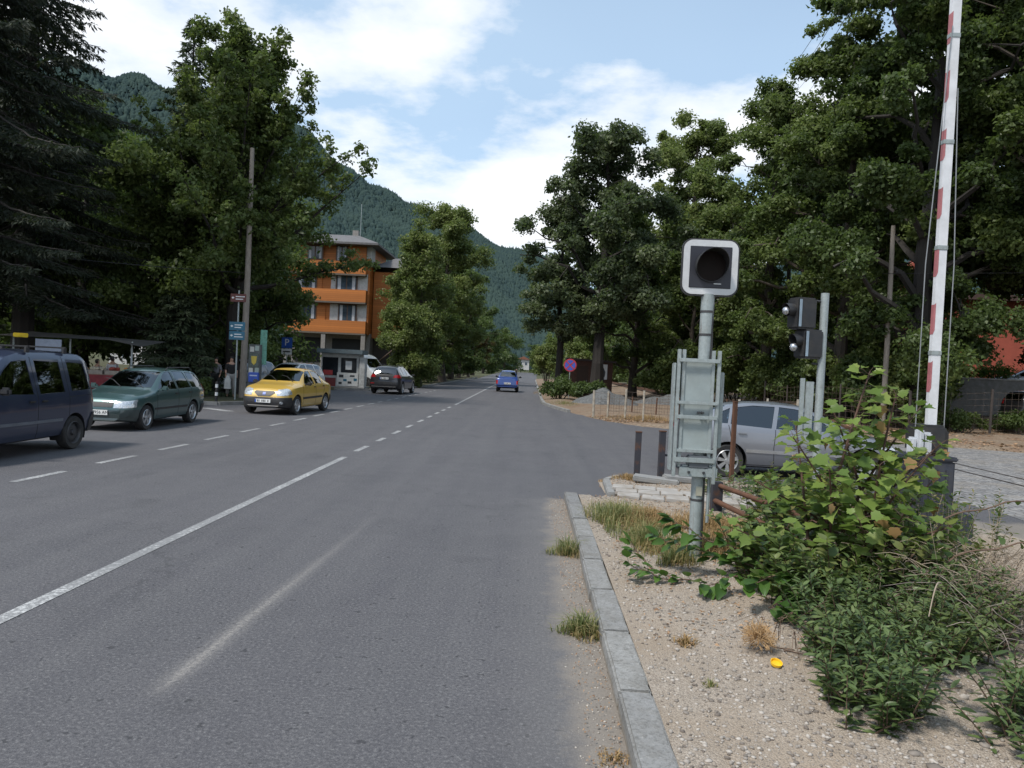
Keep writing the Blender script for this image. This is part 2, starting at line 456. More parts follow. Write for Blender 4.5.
def kerbmat():
    m, nt, out = newmat('kerb_stone'); b = NB(nt); co = b.coord(); sep = b.n('ShaderNodeSeparateXYZ'); b.l(co, sep.inputs[0])
    w = b.n('ShaderNodeTexWhiteNoise', noise_dimensions='1D'); b.l(b.math('FLOOR', b.math('ADD', sep.outputs[1], 1.7)), w.inputs['W'])
    c = b.mix(w.outputs['Value'], (.19, .19, .19), (.30, .297, .285)); n = b.noise(co, 5, 6, .7); n2 = b.noise(co, 45, 5, .75)
    c = b.mix(b.math('MULTIPLY', b.ramp(n, [(.42, 0.), (.66, 1.)]), .55), c, (.13, .12, .10))
    c = b.mix(b.math('MULTIPLY', b.ramp(n2, [(.5, 0.), (.62, 1.)]), .55), c, (.10, .098, .09))
    c = b.mix(b.math('MULTIPLY', b.ramp(n2, [(.34, 1.), (.42, 0.)]), .4), c, (.40, .39, .37))
    lo = b.ramp(b.math('ADD', sep.outputs[2], b.math('MULTIPLY', n, .06)), [(.03, 1.), (.085, 0.)]); c = b.mix(b.math('MULTIPLY', lo, .8), c, (.22, .18, .135))
    b.bsdf(out, c, .92, 0, b.bump(b.math('ADD', n2, n), .7, .012), .25); return m
KERBM = kerbmat()
# kerb: separate stones along the verge
def kerb(name, path, w=.19, h=.12, L=1.0, mat=CONC, jit=.006):
    mb = MB(); r = random.Random(3)
    for (a, b_) in zip(path[:-1], path[1:]):
        a = Vector(a); b_ = Vector(b_); d = b_-a; n = max(1, round(d.length/L)); u = d/n
        for k in range(n):
            c = a+u*(k+.5); ang = math.atan2(u.y, u.x)+r.uniform(-.008, .008)
            mb.box((c.x+r.uniform(-jit, jit), c.y, h/2-.03+r.uniform(-jit, jit)*.7), (u.length-.014, w, h+.06), ang, .014)
    return tag(mb.build(name, mat, smooth=True), kind='structure')
kb = kerb('kerb', [(.665, -1.7), (.665, 11.3)], mat=KERBM)
bm = bmesh.new(); bm.from_mesh(kb.data); bmesh.ops.subdivide_edges(bm, edges=[e for e in bm.edges if e.calc_length() > .15], cuts=9, use_grid_fill=True)
for v in bm.verts:
    q = noise.noise(v.co*9)*.006+max(0, noise.noise(v.co*3.1+Vector((5, 0, 0)))-.32)*-.06*(v.co.z > .09)
    v.co += v.normal*q
bm.to_mesh(kb.data); bm.free()
kerb('kerb_far', [(.62, 120), (.66, 46), (.75, 41), (1.25, 37.4), (1.75, 34.7)], w=.16, h=.13)
kerb('kerb_left', [(-16, 27.6), (-11.4, 27.85), (-10.85, 29.2), (-10.95, 33)], w=.15, h=.13)
kerb('kerb_street', [(-12.15, 47.2), (-10.2, 48.4), (-9.2, 52), (-8.6, 60), (-8.5, 120)], w=.15, h=.13)
# low paved strip inside the junction corner
mbp = MB(); rp = random.Random(5)
for i in range(9):
    for j in range(3):
        x = 1.5+i*.34; y = 12.0-j*.40-i*.05
        mbp.box((x+rp.uniform(-.01, .01), y, h_verge(x, y)+.012+rp.uniform(-.006, .006)), (.32, .37, .05), rp.uniform(-.02, .02)-.15, .008)
tag(mbp.build('paving', M_('paving_slab', (.33, .31, .285), .9, var=.2, bump=.5, dirt=.7, dirtcol=(.22, .18, .135)), smooth=True), kind='structure')
kerb('kerb_corner', [(1.28, 11.5), (1.34, 13.0), (1.6, 13.55)], w=.12, h=.11, L=.7)

# painted markings, worn
def paintmat():
    m, nt, out = newmat('road_paint'); b = NB(nt); co = b.coord()
    n = b.noise(co, 26, 6, .75); n2 = b.noise(co, 1.5, 4)
    f = b.ramp(b.math('ADD', n, b.math('MULTIPLY', n2, .35)), [(.52, 0.), (.68, 1.)])
    c = b.mix(f, (.50, .50, .49), (.20, .20, .20)); b.bsdf(out, c, .7, 0, b.bump(b.noise(co, 120, 2), .3, .004)); return m
PAINT = paintmat()
def strip(mb, x0, y0, x1, y1, w, z=.004):
    a = Vector((x0, y0)); c = Vector((x1, y1)); d = (c-a).normalized(); n = Vector((-d.y, d.x))*w/2
    mb.add([(*(a+n), z), (*(a-n), z), (*(c-n), z), (*(c+n), z)], [(0, 1, 2, 3)])
mb = MB(); strip(mb, -3.56, -6, -3.56, 14.9, .12)
for a, c in [(15.9, 17.0), (18.15, 19.0), (20.2, 21.2), (22.4, 23.4), (24.7, 25.7), (26.9, 27.9), (29.1, 30.1), (31.3, 32.3), (33.5, 34.5)]:
    strip(mb, -3.58, a, -3.57, c, .12)
strip(mb, -3.55, 36.5, -3.7, 60, .12); strip(mb, -3.7, 60, -4.1, 120, .12); strip(mb, -4.1, 120, -4.6, 200, .12)
o = mb.build('centre_line', PAINT); tag(o, kind='structure')
mb = MB()
for k in range(-3, 12):
    y = 10.35+k*2.08; strip(mb, -7.04, y, -7.0, y+1.12, .12)
for k in range(12, 22):
    y = 10.35+k*2.08; strip(mb, -7.04+.02*(k-11), y, -7.02+.02*(k-11), y+1.0, .11)
for x in (-9.6,):
    strip(mb, -11.2, 26.2, -9.9, 25.2, .35)
tag(mb.build('parking_line', PAINT), kind='structure')

# rails: groove in the cobbles, then open track beyond
mb = MB()
for s in (-.38, .38):
    pts = [(track_x(y)+s, y, 0) for y in (-5, 5, 12, 18, 24, 26.5)]
    for a, c in zip(pts[:-1], pts[1:]):
        strip(mb, a[0]-.0, a[1], c[0]-.0, c[1], .07, .012)
tag(mb.build('rail_groove', M_('rail_steel', (.05, .04, .038), .4, .6, var=.3)), kind='structure')
tr = empty('railway_track', (track_x(60), 60, .2), 0, 'narrow gauge railway track running straight away over brown dirt', 'railway track')
mb = MB(); sl = MB()
ys = [26.5, 40, 60, 80, 100, 130]
for s in (-.38, .38):
    mb = MB()
    for a, c in zip(ys[:-1], ys[1:]):
        pa = Vector((track_x(a)+s-track_x(60), a-60, .16)); pc = Vector((track_x(c)+s-track_x(60), c-60, .16))
        d = pc-pa; mb.box((pa+pc)/2, (.06, d.length, .13), math.atan2(-d.x, d.y))
    mb.build('rail', rustmat(), tr)
for k in range(150):
    y = 26.8+k*.65; sl.box((track_x(y)-track_x(60), y-60, .05), (1.5, .2, .12), rnd.uniform(-.03, .03))
o = sl.build('sleepers', M_('sleeper_wood', (.07, .05, .038), .9, var=.3), tr); o['kind'] = 'stuff'
# ------------------------------------------------------------------ hills
def hillmat(name, c1, c2, c3):
    m, nt, out = newmat(name); b = NB(nt); co = b.coord()
    n = b.noise(co, .012, 5, .6); n2 = b.noise(co, .12, 4, .7)
    at = b.n('ShaderNodeAttribute', attribute_name='tint').outputs['Fac']
    c = b.mix(b.ramp(n, [(.4, 0.), (.62, 1.)]), c1, c2)
    c = b.mix(b.math('MULTIPLY', at, .6), c, c3); c = b.mix(b.math('MULTIPLY', n2, .5), c, tuple(x*.5 for x in c1))
    b.bsdf(out, c, 1, spec=.05); return m

def hill(name, crest, foot, mat, ntree, tr, th, seed):
    """crest: list of (X,Y,Z); foot: list of (X,Y) at ground; wooded slope"""
    rs = np.random.RandomState(seed)
    cr = np.array(crest, float); ft = np.array([(a, b_, -.1) for a, b_ in foot], float)
    n = len(cr)
    def P(u, v):
        u = np.clip(u, 0, .9999)*(n-1); i = u.astype(int); f = (u-i)[:, None]
        C = cr[i]*(1-f)+cr[np.minimum(i+1, n-1)]*f; Fo = ft[i]*(1-f)+ft[np.minimum(i+1, n-1)]*f
        vv = v[:, None]; Q = Fo*(1-vv)+C*vv
        z = Fo[:, 2]+(C[:, 2]-Fo[:, 2])*np.where(v <= 1, np.sin(np.clip(v, 0, 1)*np.pi/2)**1.0*.35+.65*v, 1-(v-1)*.8)
        amp = C[:, 2]*.045*np.clip(v*2, 0, 1)
        z = z+amp*(np.sin(Q[:, 0]*.013+Q[:, 1]*.006)+.6*np.sin(Q[:, 0]*.031-Q[:, 1]*.017+1)+.4*np.sin(Q[:, 0]*.07+Q[:, 1]*.05))
        Q = Q.copy(); Q[:, 2] = z; return Q
    nu, nv = 160, 50
    U, Vv = np.meshgrid(np.linspace(0, 1, nu), np.linspace(0, 1.5, nv)); Q = P(U.ravel(), Vv.ravel())
    idx = np.arange(nu*nv).reshape(nv, nu)
    F = np.stack([idx[:-1, :-1].ravel(), idx[:-1, 1:].ravel(), idx[1:, 1:].ravel(), idx[1:, :-1].ravel()], 1)
    tag(np_mesh(name, Q, F, mat, smooth=True), kind='structure')
    # wood covering it
    u = rs.rand(ntree); v = rs.rand(ntree)*1.08; B = P(u, v)
    k = 6; a = np.arange(k)*2*np.pi/k
    hh = th*(.6+.7*rs.rand(ntree)); rr = tr*(.6+.7*rs.rand(ntree)); ph = rs.rand(ntree)*6
    con = rs.rand(ntree) < .55
    lowr = rr[:, None]*(.8+.4*rs.rand(ntree, k))
    V = np.zeros((ntree, 2*k+1, 3), np.float32)
    for j in range(k):
        ca, sa = np.cos(a[j]+ph), np.sin(a[j]+ph)
        V[:, j, 0] = B[:, 0]+ca*lowr[:, j]; V[:, j, 1] = B[:, 1]+sa*lowr[:, j]; V[:, j, 2] = B[:, 2]+hh*.05
        mr = np.where(con, .55, .95)
        V[:, k+j, 0] = B[:, 0]+ca*lowr[:, j]*mr; V[:, k+j, 1] = B[:, 1]+sa*lowr[:, j]*mr; V[:, k+j, 2] = B[:, 2]+hh*.6
    V[:, 2*k, 0] = B[:, 0]; V[:, 2*k, 1] = B[:, 1]; V[:, 2*k, 2] = B[:, 2]+np.where(con, hh*1.15, hh*.9)
    base = (np.arange(ntree)*(2*k+1))[:, None]
    Fs = []
    for j in range(k):
        j2 = (j+1) % k
        Fs.append(np.concatenate([base+j, base+j2, base+k+j2], 1)); Fs.append(np.concatenate([base+j, base+k+j2, base+k+j], 1))
        Fs.append(np.concatenate([base+k+j, base+k+j2, base+2*k], 1))
    F = np.concatenate(Fs, 0)
    t = np.tile(rs.rand(ntree), 3*k)
    o = np_mesh('distant_wood', V.reshape(-1, 3), F, mat, tint=t); tag(o, kind='stuff')
    return o

HM1 = hillmat('wooded_slope_haze_tint', (.032, .054, .056), (.046, .072, .064), (.058, .088, .070))  # bluish greens: mild aerial haze painted into the wood's base colour
HM2 = hillmat('wooded_slope_far_haze_tint', (.032, .056, .064), (.042, .072, .075), (.052, .088, .086))  # distance haze put into the colour as blue; no haze volume in scene
o = hill('hill', [(-1500, 700, 420), (-980, 1100, 435), (-640, 1150, 420), (-420, 1150, 345), (-270, 1170, 275), (-150, 1180, 226), (-60, 1190, 188), (20, 1200, 160), (90, 1210, 112), (190, 1220, 40)],
     [(-500, 200), (-420, 330), (-350, 380), (-260, 420), (-180, 450), (-120, 500), (-75, 560), (-40, 640), (10, 720), (60, 800)], HM1, 75000, 3.6, 7.0, 1)
tag(o, 'dense dark wood covering the steep hillside left of the road', 'wood')
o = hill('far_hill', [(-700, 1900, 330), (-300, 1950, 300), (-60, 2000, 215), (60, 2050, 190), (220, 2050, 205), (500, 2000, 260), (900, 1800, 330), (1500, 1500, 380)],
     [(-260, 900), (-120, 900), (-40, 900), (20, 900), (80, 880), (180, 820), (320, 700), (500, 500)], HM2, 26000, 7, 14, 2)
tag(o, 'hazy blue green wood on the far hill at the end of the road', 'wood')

# ------------------------------------------------------------------ trees
def leaves_at(C, rad, counts, size, rs, aspect=.6, up=.35, flat=.65, shell=.3, droop=0.0, clumptint=None):
    """leaf diamonds scattered round clump centres"""
    idx = np.repeat(np.arange(len(C)), counts); n = len(idx)
    d = rs.normal(size=(n, 3)); d /= np.linalg.norm(d, axis=1)[:, None]
    r = rs.rand(n)**.6*rs.uniform(.8, 1.45, n)
    off = d*r[:, None]*rad[idx][:, None]; off[:, 2] *= flat
    P = C[idx]+off
    P[:, 2] -= droop*np.hypot(off[:, 0], off[:, 1])
    nrm = d*.6+rs.normal(size=(n, 3))*.6; nrm[:, 2] += up; nrm /= np.linalg.norm(nrm, axis=1)[:, None]
    t = np.cross(nrm, rs.normal(size=(n, 3))); t /= np.linalg.norm(t, axis=1)[:, None]
    s = np.cross(nrm, t); sz = size*rs.uniform(.6, 1.35, n)
    a = t*sz[:, None]*.5; b_ = s*sz[:, None]*.5*aspect; k = nrm*sz[:, None]*.12
    V = np.stack([P-a, P-b_*1.0+k-a*.1, P+a-k, P+b_+k-a*.1], 1).reshape(-1, 3)
    F = np.arange(n*4).reshape(-1, 4)
    ct = clumptint if clumptint is not None else rs.rand(len(C))
    tint = np.clip(ct[idx]*.6+rs.rand(n)*.4, 0, 1)
    return V, F, tint

def limb_path(p, d, L, rs, seg=5, curve=.25, rise=.1):
    pts = [Vector(p)]; d = Vector(d).normalized()
    for i in range(seg):
        d = (d+Vector(rs.normal(size=3))*curve*.4+Vector((0, 0, rise))).normalized()
        pts.append(pts[-1]+d*L/seg)
    return pts

def tree(name, label, x, y, z0, h, cr, base, n_leaves, leaf, mat, seed, bark=None, group=None, tr=.22, shape='round', nclump=70, clump=None, lean=(0, 0), cat='tree', flat=.7, offs=(0, 0)):
    rs = np.random.RandomState(seed); bark = bark or BARK
    root = empty(name, (x, y, z0), 0, label, cat, group)
    top = h*.93
    tp = []; wob = rs.normal(size=(8, 2))*h*.008
    for i in range(8):
        f = i/7; tp.append(Vector((lean[0]*f*h+wob[i, 0]*(i > 0)+offs[0]*f*.5, lean[1]*f*h+wob[i, 1]*(i > 0)+offs[1]*f*.5, f*top-.3*(i == 0))))
    mb = MB(); mb.tube(tp, [tr*(1.35 if i == 0 else 1)*(1-.88*i/7)+.015 for i in range(8)], 9)
    C = []; RR = []
    def env(f):   # crown radius by height fraction inside the crown
        if shape == 'round': return math.sqrt(max(0, 1-((f-.42)/.62)**2))
        if shape == 'cone': return max(.05, (1-f)**.75)*min(1, .55+f*3)
        if shape == 'airy': return (1 if f < .32 else 1-(f-.32)/.68*.86)*min(1, .75+f)
        if shape == 'tall': return min(1, (f*3+.35))*(1-max(0, f-.55)/.45*.8)**.9
        return 1
    nl = max(8, nclump//4); ga = rs.rand()*6
    for i in range(nl):
        f = (i+.5)/nl; z = base+(h-base)*f; ga += 2.4+rs.normal()*.3
        e = env(f)*cr*rs.uniform(.72, 1.12)
        zs = max(base*.7, z-e*rs.uniform(.35, .7)); ft = min(1, zs/top)
        k = ft*7; k0 = int(min(6, k)); p0 = tp[k0].lerp(tp[k0+1], min(1, k-k0))
        end = Vector((tp[min(7, int(k0+1))].x+math.cos(ga)*e+offs[0]*f, tp[min(7, int(k0+1))].y+math.sin(ga)*e+offs[1]*f, z))
        pts = [p0]
        for q in range(1, 6):
            g = q/5; w = p0.lerp(end, g)+Vector(rs.normal(size=3))*e*.05
            w.z += math.sin(g*math.pi)*e*.08; pts.append(w)
        lr = max(.02, tr*(1-ft)*.5+.02); mb.tube(pts, [lr*(1-.8*q/5) for q in range(6)], 5, cap=False)
        for q in (5, 4, 3, 2):
            if q < 5 and rs.rand() < .25: continue
            cc = pts[q]+Vector(rs.normal(size=3))*cr*.11
            C.append(cc); RR.append((clump or cr*.27)*rs.uniform(.6, 1.25)*(1 if q > 3 else .9))
            # twigs to the clump
            mb.tube([pts[q], (pts[q]+cc)/2+Vector(rs.normal(size=3))*.05, cc], [lr*.3, lr*.2, .008], 4, cap=False)
    C.append(Vector((tp[-1].x+offs[0], tp[-1].y+offs[1], h-(clump or cr*.25)*.5))); RR.append((clump or cr*.25)*.8)
    C = np.array([tuple(c) for c in C]); RR = np.array(RR)
    k3 = 3; off = rs.normal(size=(len(C)*k3, 3)); off /= np.linalg.norm(off, axis=1)[:, None]
    C = np.repeat(C, k3, 0)+off*np.repeat(RR, k3)[:, None]*rs.uniform(.35, 1.0, (len(C)*k3, 1))*[1, 1, .75]; RR = np.repeat(RR, k3)*rs.uniform(.45, .75, len(C))
    n_leaves = int(n_leaves*2.1); leaf = leaf*.80
    w = RR**2; cnt = np.maximum(3, (w/w.sum()*n_leaves)).astype(int)
    V, F, t = leaves_at(C, RR, cnt, leaf, rs, flat=flat, droop=.15)
    np_mesh('crown', V, F, mat, root, t)
    mb.build('trunk', bark, root, smooth=False, fix=False)
    return root

def conifer(name, label, x, y, z0, h, cr, base, mat, seed, bark=None, group=None, tr=.3, density=1.0, droop=.25, needle=.28):
    rs = np.random.RandomState(seed); root = empty(name, (x, y, z0), 0, label, 'tree', group)
    mb = MB(); mb.tube([(0, 0, -.3), (0, 0, h*.3), (0.05, 0, h*.65), (0, 0, h)], [tr*1.2, tr*.8, tr*.45, .02], 9)
    Ps = []; Ds = []; Ts = []
    z = base
    while z < h*.985:
        f = (z-base)/(h-base); L = cr*(1-f)**.8*rs.uniform(.85, 1.1)+.15
        nb = int(rs.randint(5, 8)*(1 if f < .8 else .8))
        a0 = rs.rand()*6
        for i in range(nb):
            a = a0+i*2*math.pi/nb+rs.normal()*.15; l = L*rs.uniform(.6, 1.12); d = droop*rs.uniform(.6, 1.3)
            m = max(4, int(l/.35)); pts = []; zz = z+rs.normal()*.08
            for q in range(m+1):
                g = q/m; pts.append(Vector((math.cos(a)*l*g, math.sin(a)*l*g, zz-d*l*g*(1.25-.55*g)+rs.normal()*.02)))
            mb.tube(pts, [max(.008, tr*.16*(1-f)*(1-q/m)+.008) for q in range(m+1)], 4, cap=False)
            side = Vector((-math.sin(a), math.cos(a), 0))
            ns = int((27*l*density)+4)
            for q in range(ns):
                g = rs.uniform(.12, 1.0); k = g*m; k0 = min(m-1, int(k)); p = pts[k0].lerp(pts[k0+1], k-k0)
                sl = l*.30*(1.05-g)*rs.uniform(.4, 1.0)+.1; sg = rs.choice([-1, 1])
                dirv = (side*sg*rs.uniform(.5, 1)+Vector((math.cos(a), math.sin(a), 0))*.6+Vector((0, 0, -.35-droop*.6))).normalized()
                nn = max(2, int(sl/.10))
                for w in range(nn):
                    Ps.append(tuple(p+dirv*sl*(w+rs.rand())/nn)); Ds.append(tuple(dirv)); Ts.append(rs.rand()*.4+g*.6)
        z += (.28+.25*(1-f))*h/16*rs.uniform(.8, 1.2)
    P = np.array(Ps); D = np.array(Ds); n = len(P)
    D = D+rs.normal(size=(n, 3))*.35; D /= np.linalg.norm(D, axis=1)[:, None]
    S = np.cross(D, rs.normal(size=(n, 3))); S /= np.linalg.norm(S, axis=1)[:, None]
    ln = needle*rs.uniform(.7, 1.4, n)[:, None]; w = ln*.12
    V = np.stack([P-S*w*.3, P+D*ln*.5-S*w, P+D*ln, P+D*ln*.5+S*w], 1).reshape(-1, 3)
    np_mesh('foliage', V, np.arange(n*4).reshape(-1, 4), mat, root, np.clip(np.array(Ts), 0, 1))
    mb.build('trunk', bark or BARKD, root, fix=False)
    return root

def spray_tree(name, label, x, y, z0, h, cr, base, n_leaves, leaf, mat, seed, bark, group, tr=.3, nl=30):
    # open crown: ascending limbs that fork into thin branches carrying small sprays of leaves
    rs = np.random.RandomState(seed); root = empty(name, (x, y, z0), 0, label, 'tree', group); mb = MB(); C = []; RR = []
    tp = [Vector((rs.normal()*.06*i, rs.normal()*.06*i, -.3+i*(h*.86+.3)/7)) for i in range(8)]
    mb.tube(tp, [tr*(1.3 if i == 0 else 1)*(1-.9*i/7)+.015 for i in range(8)], 9); ga = 0
    for i in range(nl):
        f = i/(nl-1); zs = base+(h*.80-base)*f; k = min(6.99, (zs+.3)/(h*.86+.3)*7); p0 = tp[int(k)].lerp(tp[int(k)+1], k-int(k)); ga += 2.4+rs.normal()*.35
        L = cr*(1.12-.62*f)*rs.uniform(.7, 1.12); el = R(8+55*f+rs.uniform(-8, 14)); d = Vector((math.cos(ga)*math.cos(el), math.sin(ga)*math.cos(el), math.sin(el)))
        pts = limb_path(p0, d, L, rs, 7, .28, .07); lr = max(.02, tr*.42*(1-f*.7)); mb.tube(pts, [lr*(1-.85*q/7) for q in range(8)], 5, cap=False)
        for q in range(2, 8):
            for w in range(2 if q < 7 else 1):
                t = (pts[q]-pts[q-1]).normalized(); s = Vector(rs.normal(size=3)); s.z *= .5; dd = (t*.8+s.normalized()*.9).normalized() if q < 7 else t
                bl = L*rs.uniform(.12, .26); sp = limb_path(pts[q], dd, bl, rs, 3, .4, .12); mb.tube(sp, [lr*.25, lr*.18, .012, .006], 4, cap=False)
                for e in (1, 2, 3): C.append(sp[e]+Vector(rs.normal(size=3))*.12); RR.append(rs.uniform(.22, .46)*(1 if e > 1 else .8))
    C = np.array([tuple(c) for c in C]); RR = np.array(RR); w = RR**2; cnt = np.maximum(4, w/w.sum()*n_leaves).astype(int)
    V, F, t = leaves_at(C, RR, cnt, leaf, rs, flat=.75, droop=.3); np_mesh('crown', V, F, mat, root, t); mb.build('trunk', bark, root, fix=False); return root

LF_DARK = leafmat('leaves_dark', (.044, .072, .025), (.135, .185, .062))
LF_MID = leafmat('leaves_mid', (.062, .098, .030), (.195, .245, .078))
LF_LIGHT = leafmat('leaves_light', (.095, .135, .042), (.26, .31, .10), (.2, .16, .07), .15)
LF_BLUE = leafmat('leaves_bluish', (.055, .082, .042), (.185, .22, .115))
LF_BROWN = leafmat('leaves_brown', (.05, .035, .014), (.13, .085, .035))
LF_PURP = leafmat('leaves_purple', (.035, .028, .018), (.08, .06, .032))
NEEDLE = leafmat('spruce_needles', (.009, .015, .010), (.030, .038, .022), trans=.12, gloss=.7)
NEEDLE2 = leafmat('fir_needles', (.024, .040, .022), (.06, .082, .042), trans=.15, gloss=.7)
G_R = 'tall trees growing behind the crossing on the right'
G_L = 'trees on the left side of the street'
# right of the road
tree('linden_tree', 'tall dark green tree with rounded top beside the brown hut', 4.35, 51, .1, 17.6, 4.9, 5.2, 34000, .30, LF_BLUE, 11, BARKD, tr=.42, shape='tall', nclump=110, clump=1.15, group=G_R)
tree('ivy_clad_tree', 'slim tree with ivy covered trunk left of the brown hut', 1.9, 54, .1, 13.2, 2.9, 4.6, 14000, .28, LF_BLUE, 12, BARKD, tr=.28, shape='round', nclump=60, clump=.95, group=G_R, lean=(-.02, 0))
tree('tree', 'dark low crowned tree behind the dark round topped tree', 7.6, 58, .1, 13.5, 4.2, 2.5, 20000, .3, LF_MID, 13, tr=.3, nclump=80, clump=1.15, group=G_R)
tree('tree', 'pale green tree with airy top right of the tall round topped tree', 13.2, 66, .2, 23.2, 5.2, 5, 30000, .34, LF_LIGHT, 14, tr=.38, shape='tall', nclump=110, clump=1.25, group=G_R)
tree('tree', 'yellowish green tree in front of the pale airy tree', 12.6, 56, .2, 15.5, 3.7, 2.5, 22000, .28, LF_LIGHT, 15, tr=.26, shape='tall', nclump=90, clump=.95, group=G_R)
tree('tree', 'deep green pointed tree directly behind the square signal lamp', 13.9, 46, .2, 18.2, 4.3, 2.8, 34000, .26, LF_MID, 16, tr=.36, shape='tall', nclump=120, clump=1.05, group=G_R)
tree('tree', 'lower bushy tree left of the square signal lamp', 10.2, 50, .2, 9.5, 3.4, .8, 20000, .26, LF_MID, 17, tr=.2, nclump=70, clump=.95, group=G_R)
tree('tree', 'broad green tree between the signal lamp and the raised barrier arm', 15.6, 39.5, .4, 19.8, 4.8, 1.4, 50000, .25, LF_MID, 18, tr=.36, shape='tall', nclump=130, clump=1.05, group=G_R)
tree('tree', 'huge dark tree rising out of the top of the photo left of the barrier arm', 16.6, 33.5, .45, 27, 5.8, 2.6, 70000, .24, LF_DARK, 19, BARKD, tr=.42, shape='tall', nclump=150, clump=1.1, group=G_R)
tree('tree', 'tall tree with brighter leaves right of the barrier arm', 21.6, 33, .5, 27, 5.8, 7.4, 64000, .26, LF_MID, 20, tr=.4, shape='tall', nclump=140, clump=1.1, group=G_R)
tree('tree', 'darkest tree against the right edge of the photo', 24.9, 30.5, .5, 26, 5.8, 6.6, 60000, .25, LF_DARK, 21, BARKD, tr=.4, shape='tall', nclump=130, clump=1.15, group=G_R)
tree('plum_tree', 'purple brown leaved tree hanging before the red building', 25.4, 36, .5, 9.8, 3.2, 2.2, 22000, .22, LF_PURP, 22, BARKD, tr=.2, nclump=80, clump=.9)
G_B = 'tall trees filling the gaps far behind the crossing'
for i, (x, y, h, cr) in enumerate([(20, 62, 18, 5.5), (22, 54, 19, 5), (39, 50, 19, 5), (18.5, 84, 18, 6), (13, 98, 16, 6), (34, 42, 18, 5), (29.5, 72, 18, 5), (46, 62, 19, 6), (54, 58, 20, 7), (42, 78, 20, 7), (60, 75, 20, 8), (33.5, 46, 14, 3.5), (20.5, 41, 27, 6.5), (26, 40, 27, 6)]):
    tree('background_tree', ['dark tree in the gap behind the square signal lamp', 'tree in the gap behind the two black signal heads', 'tree in the gap behind the raised barrier arm', 'dark tree deep beyond the end of the railway track', 'farthest tree where the railway track disappears', 'tree in the gap at the right edge above the parked dark car', 'tree standing behind the red building', 'tree right of the red building beyond the pale car', 'tree at the far right edge beyond the pale car', 'tree rising behind the roof of the red building', 'farthest tree at the right edge', 'tree shading the right end of the concrete wall', 'very tall tree rising directly behind the raised barrier arm', 'very tall tree behind the trees at the right edge of the photo'][i], x, y, .3, h, cr, 1.0 if i < 5 or 6 < i < 11 else (5 if i < 12 else 8), 15000 if i < 12 else 30000, .4, LF_DARK if i % 2 == 0 else LF_MID, 40+i, BARKD, tr=.3, shape='tall', nclump=80, clump=1.6, group=G_B)
G_F = 'small far trees closing the end of the road'
for i, (x, y, h, cr, mt) in enumerate([(-9, 250, 13, 6, 0), (4.5, 225, 9, 4.5, 1), (10, 190, 12, 5.5, 0), (17, 170, 13, 6, 1), (2.5, 330, 12, 6, 0), (-20, 300, 14, 7, 0), (26, 200, 15, 7, 0), (12, 280, 15, 8, 0), (12, 130, 10, 4.5, 1), (19, 125, 14, 5.5, 0)]):
    tree('far_tree', ['dark tree left of the far white house', 'light bush like tree just right of the road end', 'dark tree right of the road end behind the light one', 'light tree above the brown hut roof far away', 'tree directly behind the far white house', 'farthest dark tree left of the road end', 'dark far tree beyond the railway track', 'tall far tree closing the valley right of the road end', 'light tree seen between the trunks by the brown hut', 'dark tree beyond the gravel heaps'][i], x, y, 0, h, cr, 1.0, 5000, .6, [LF_DARK, LF_LIGHT][mt], 140+i, tr=.25, shape='round', nclump=50, clump=cr*.34, group=G_F)
# understorey
def bush(name, label, x, y, z0, h, cr, n, leaf, mat, seed, group=None, nstem=7):
    rs = np.random.RandomState(seed); root = empty(name, (x, y, z0), 0, label, 'bush', group)
    mb = MB(); C = []; RR = []
    for i in range(nstem*3):
        a = rs.rand()*6.28; r = cr*math.sqrt(rs.rand())*.8; hh = h*(1-.5*(r/cr)**2)*rs.uniform(.45, .9)
        C.append((math.cos(a)*r, math.sin(a)*r, hh)); RR.append(min(cr, h)*rs.uniform(.22, .36))
        if i < nstem*2: mb.tube([(math.cos(a)*r*.2, math.sin(a)*r*.2, -.1), (math.cos(a)*r*.6, math.sin(a)*r*.6, hh*.5), C[-1]], [.035, .025, .01], 5, cap=False)
    C = np.array(C); RR = np.array(RR); w = RR**2; cnt = np.maximum(3, w/w.sum()*n).astype(int)
    V, F, t = leaves_at(C, RR, cnt, leaf, rs, flat=.8, shell=.3)
    V[:, 2] = np.maximum(V[:, 2], 0.0)
    np_mesh('foliage', V, F, mat, root, t); mb.build('stems', BARK, root, fix=False); return root
G_U = 'wild bushes under the trees on the right'
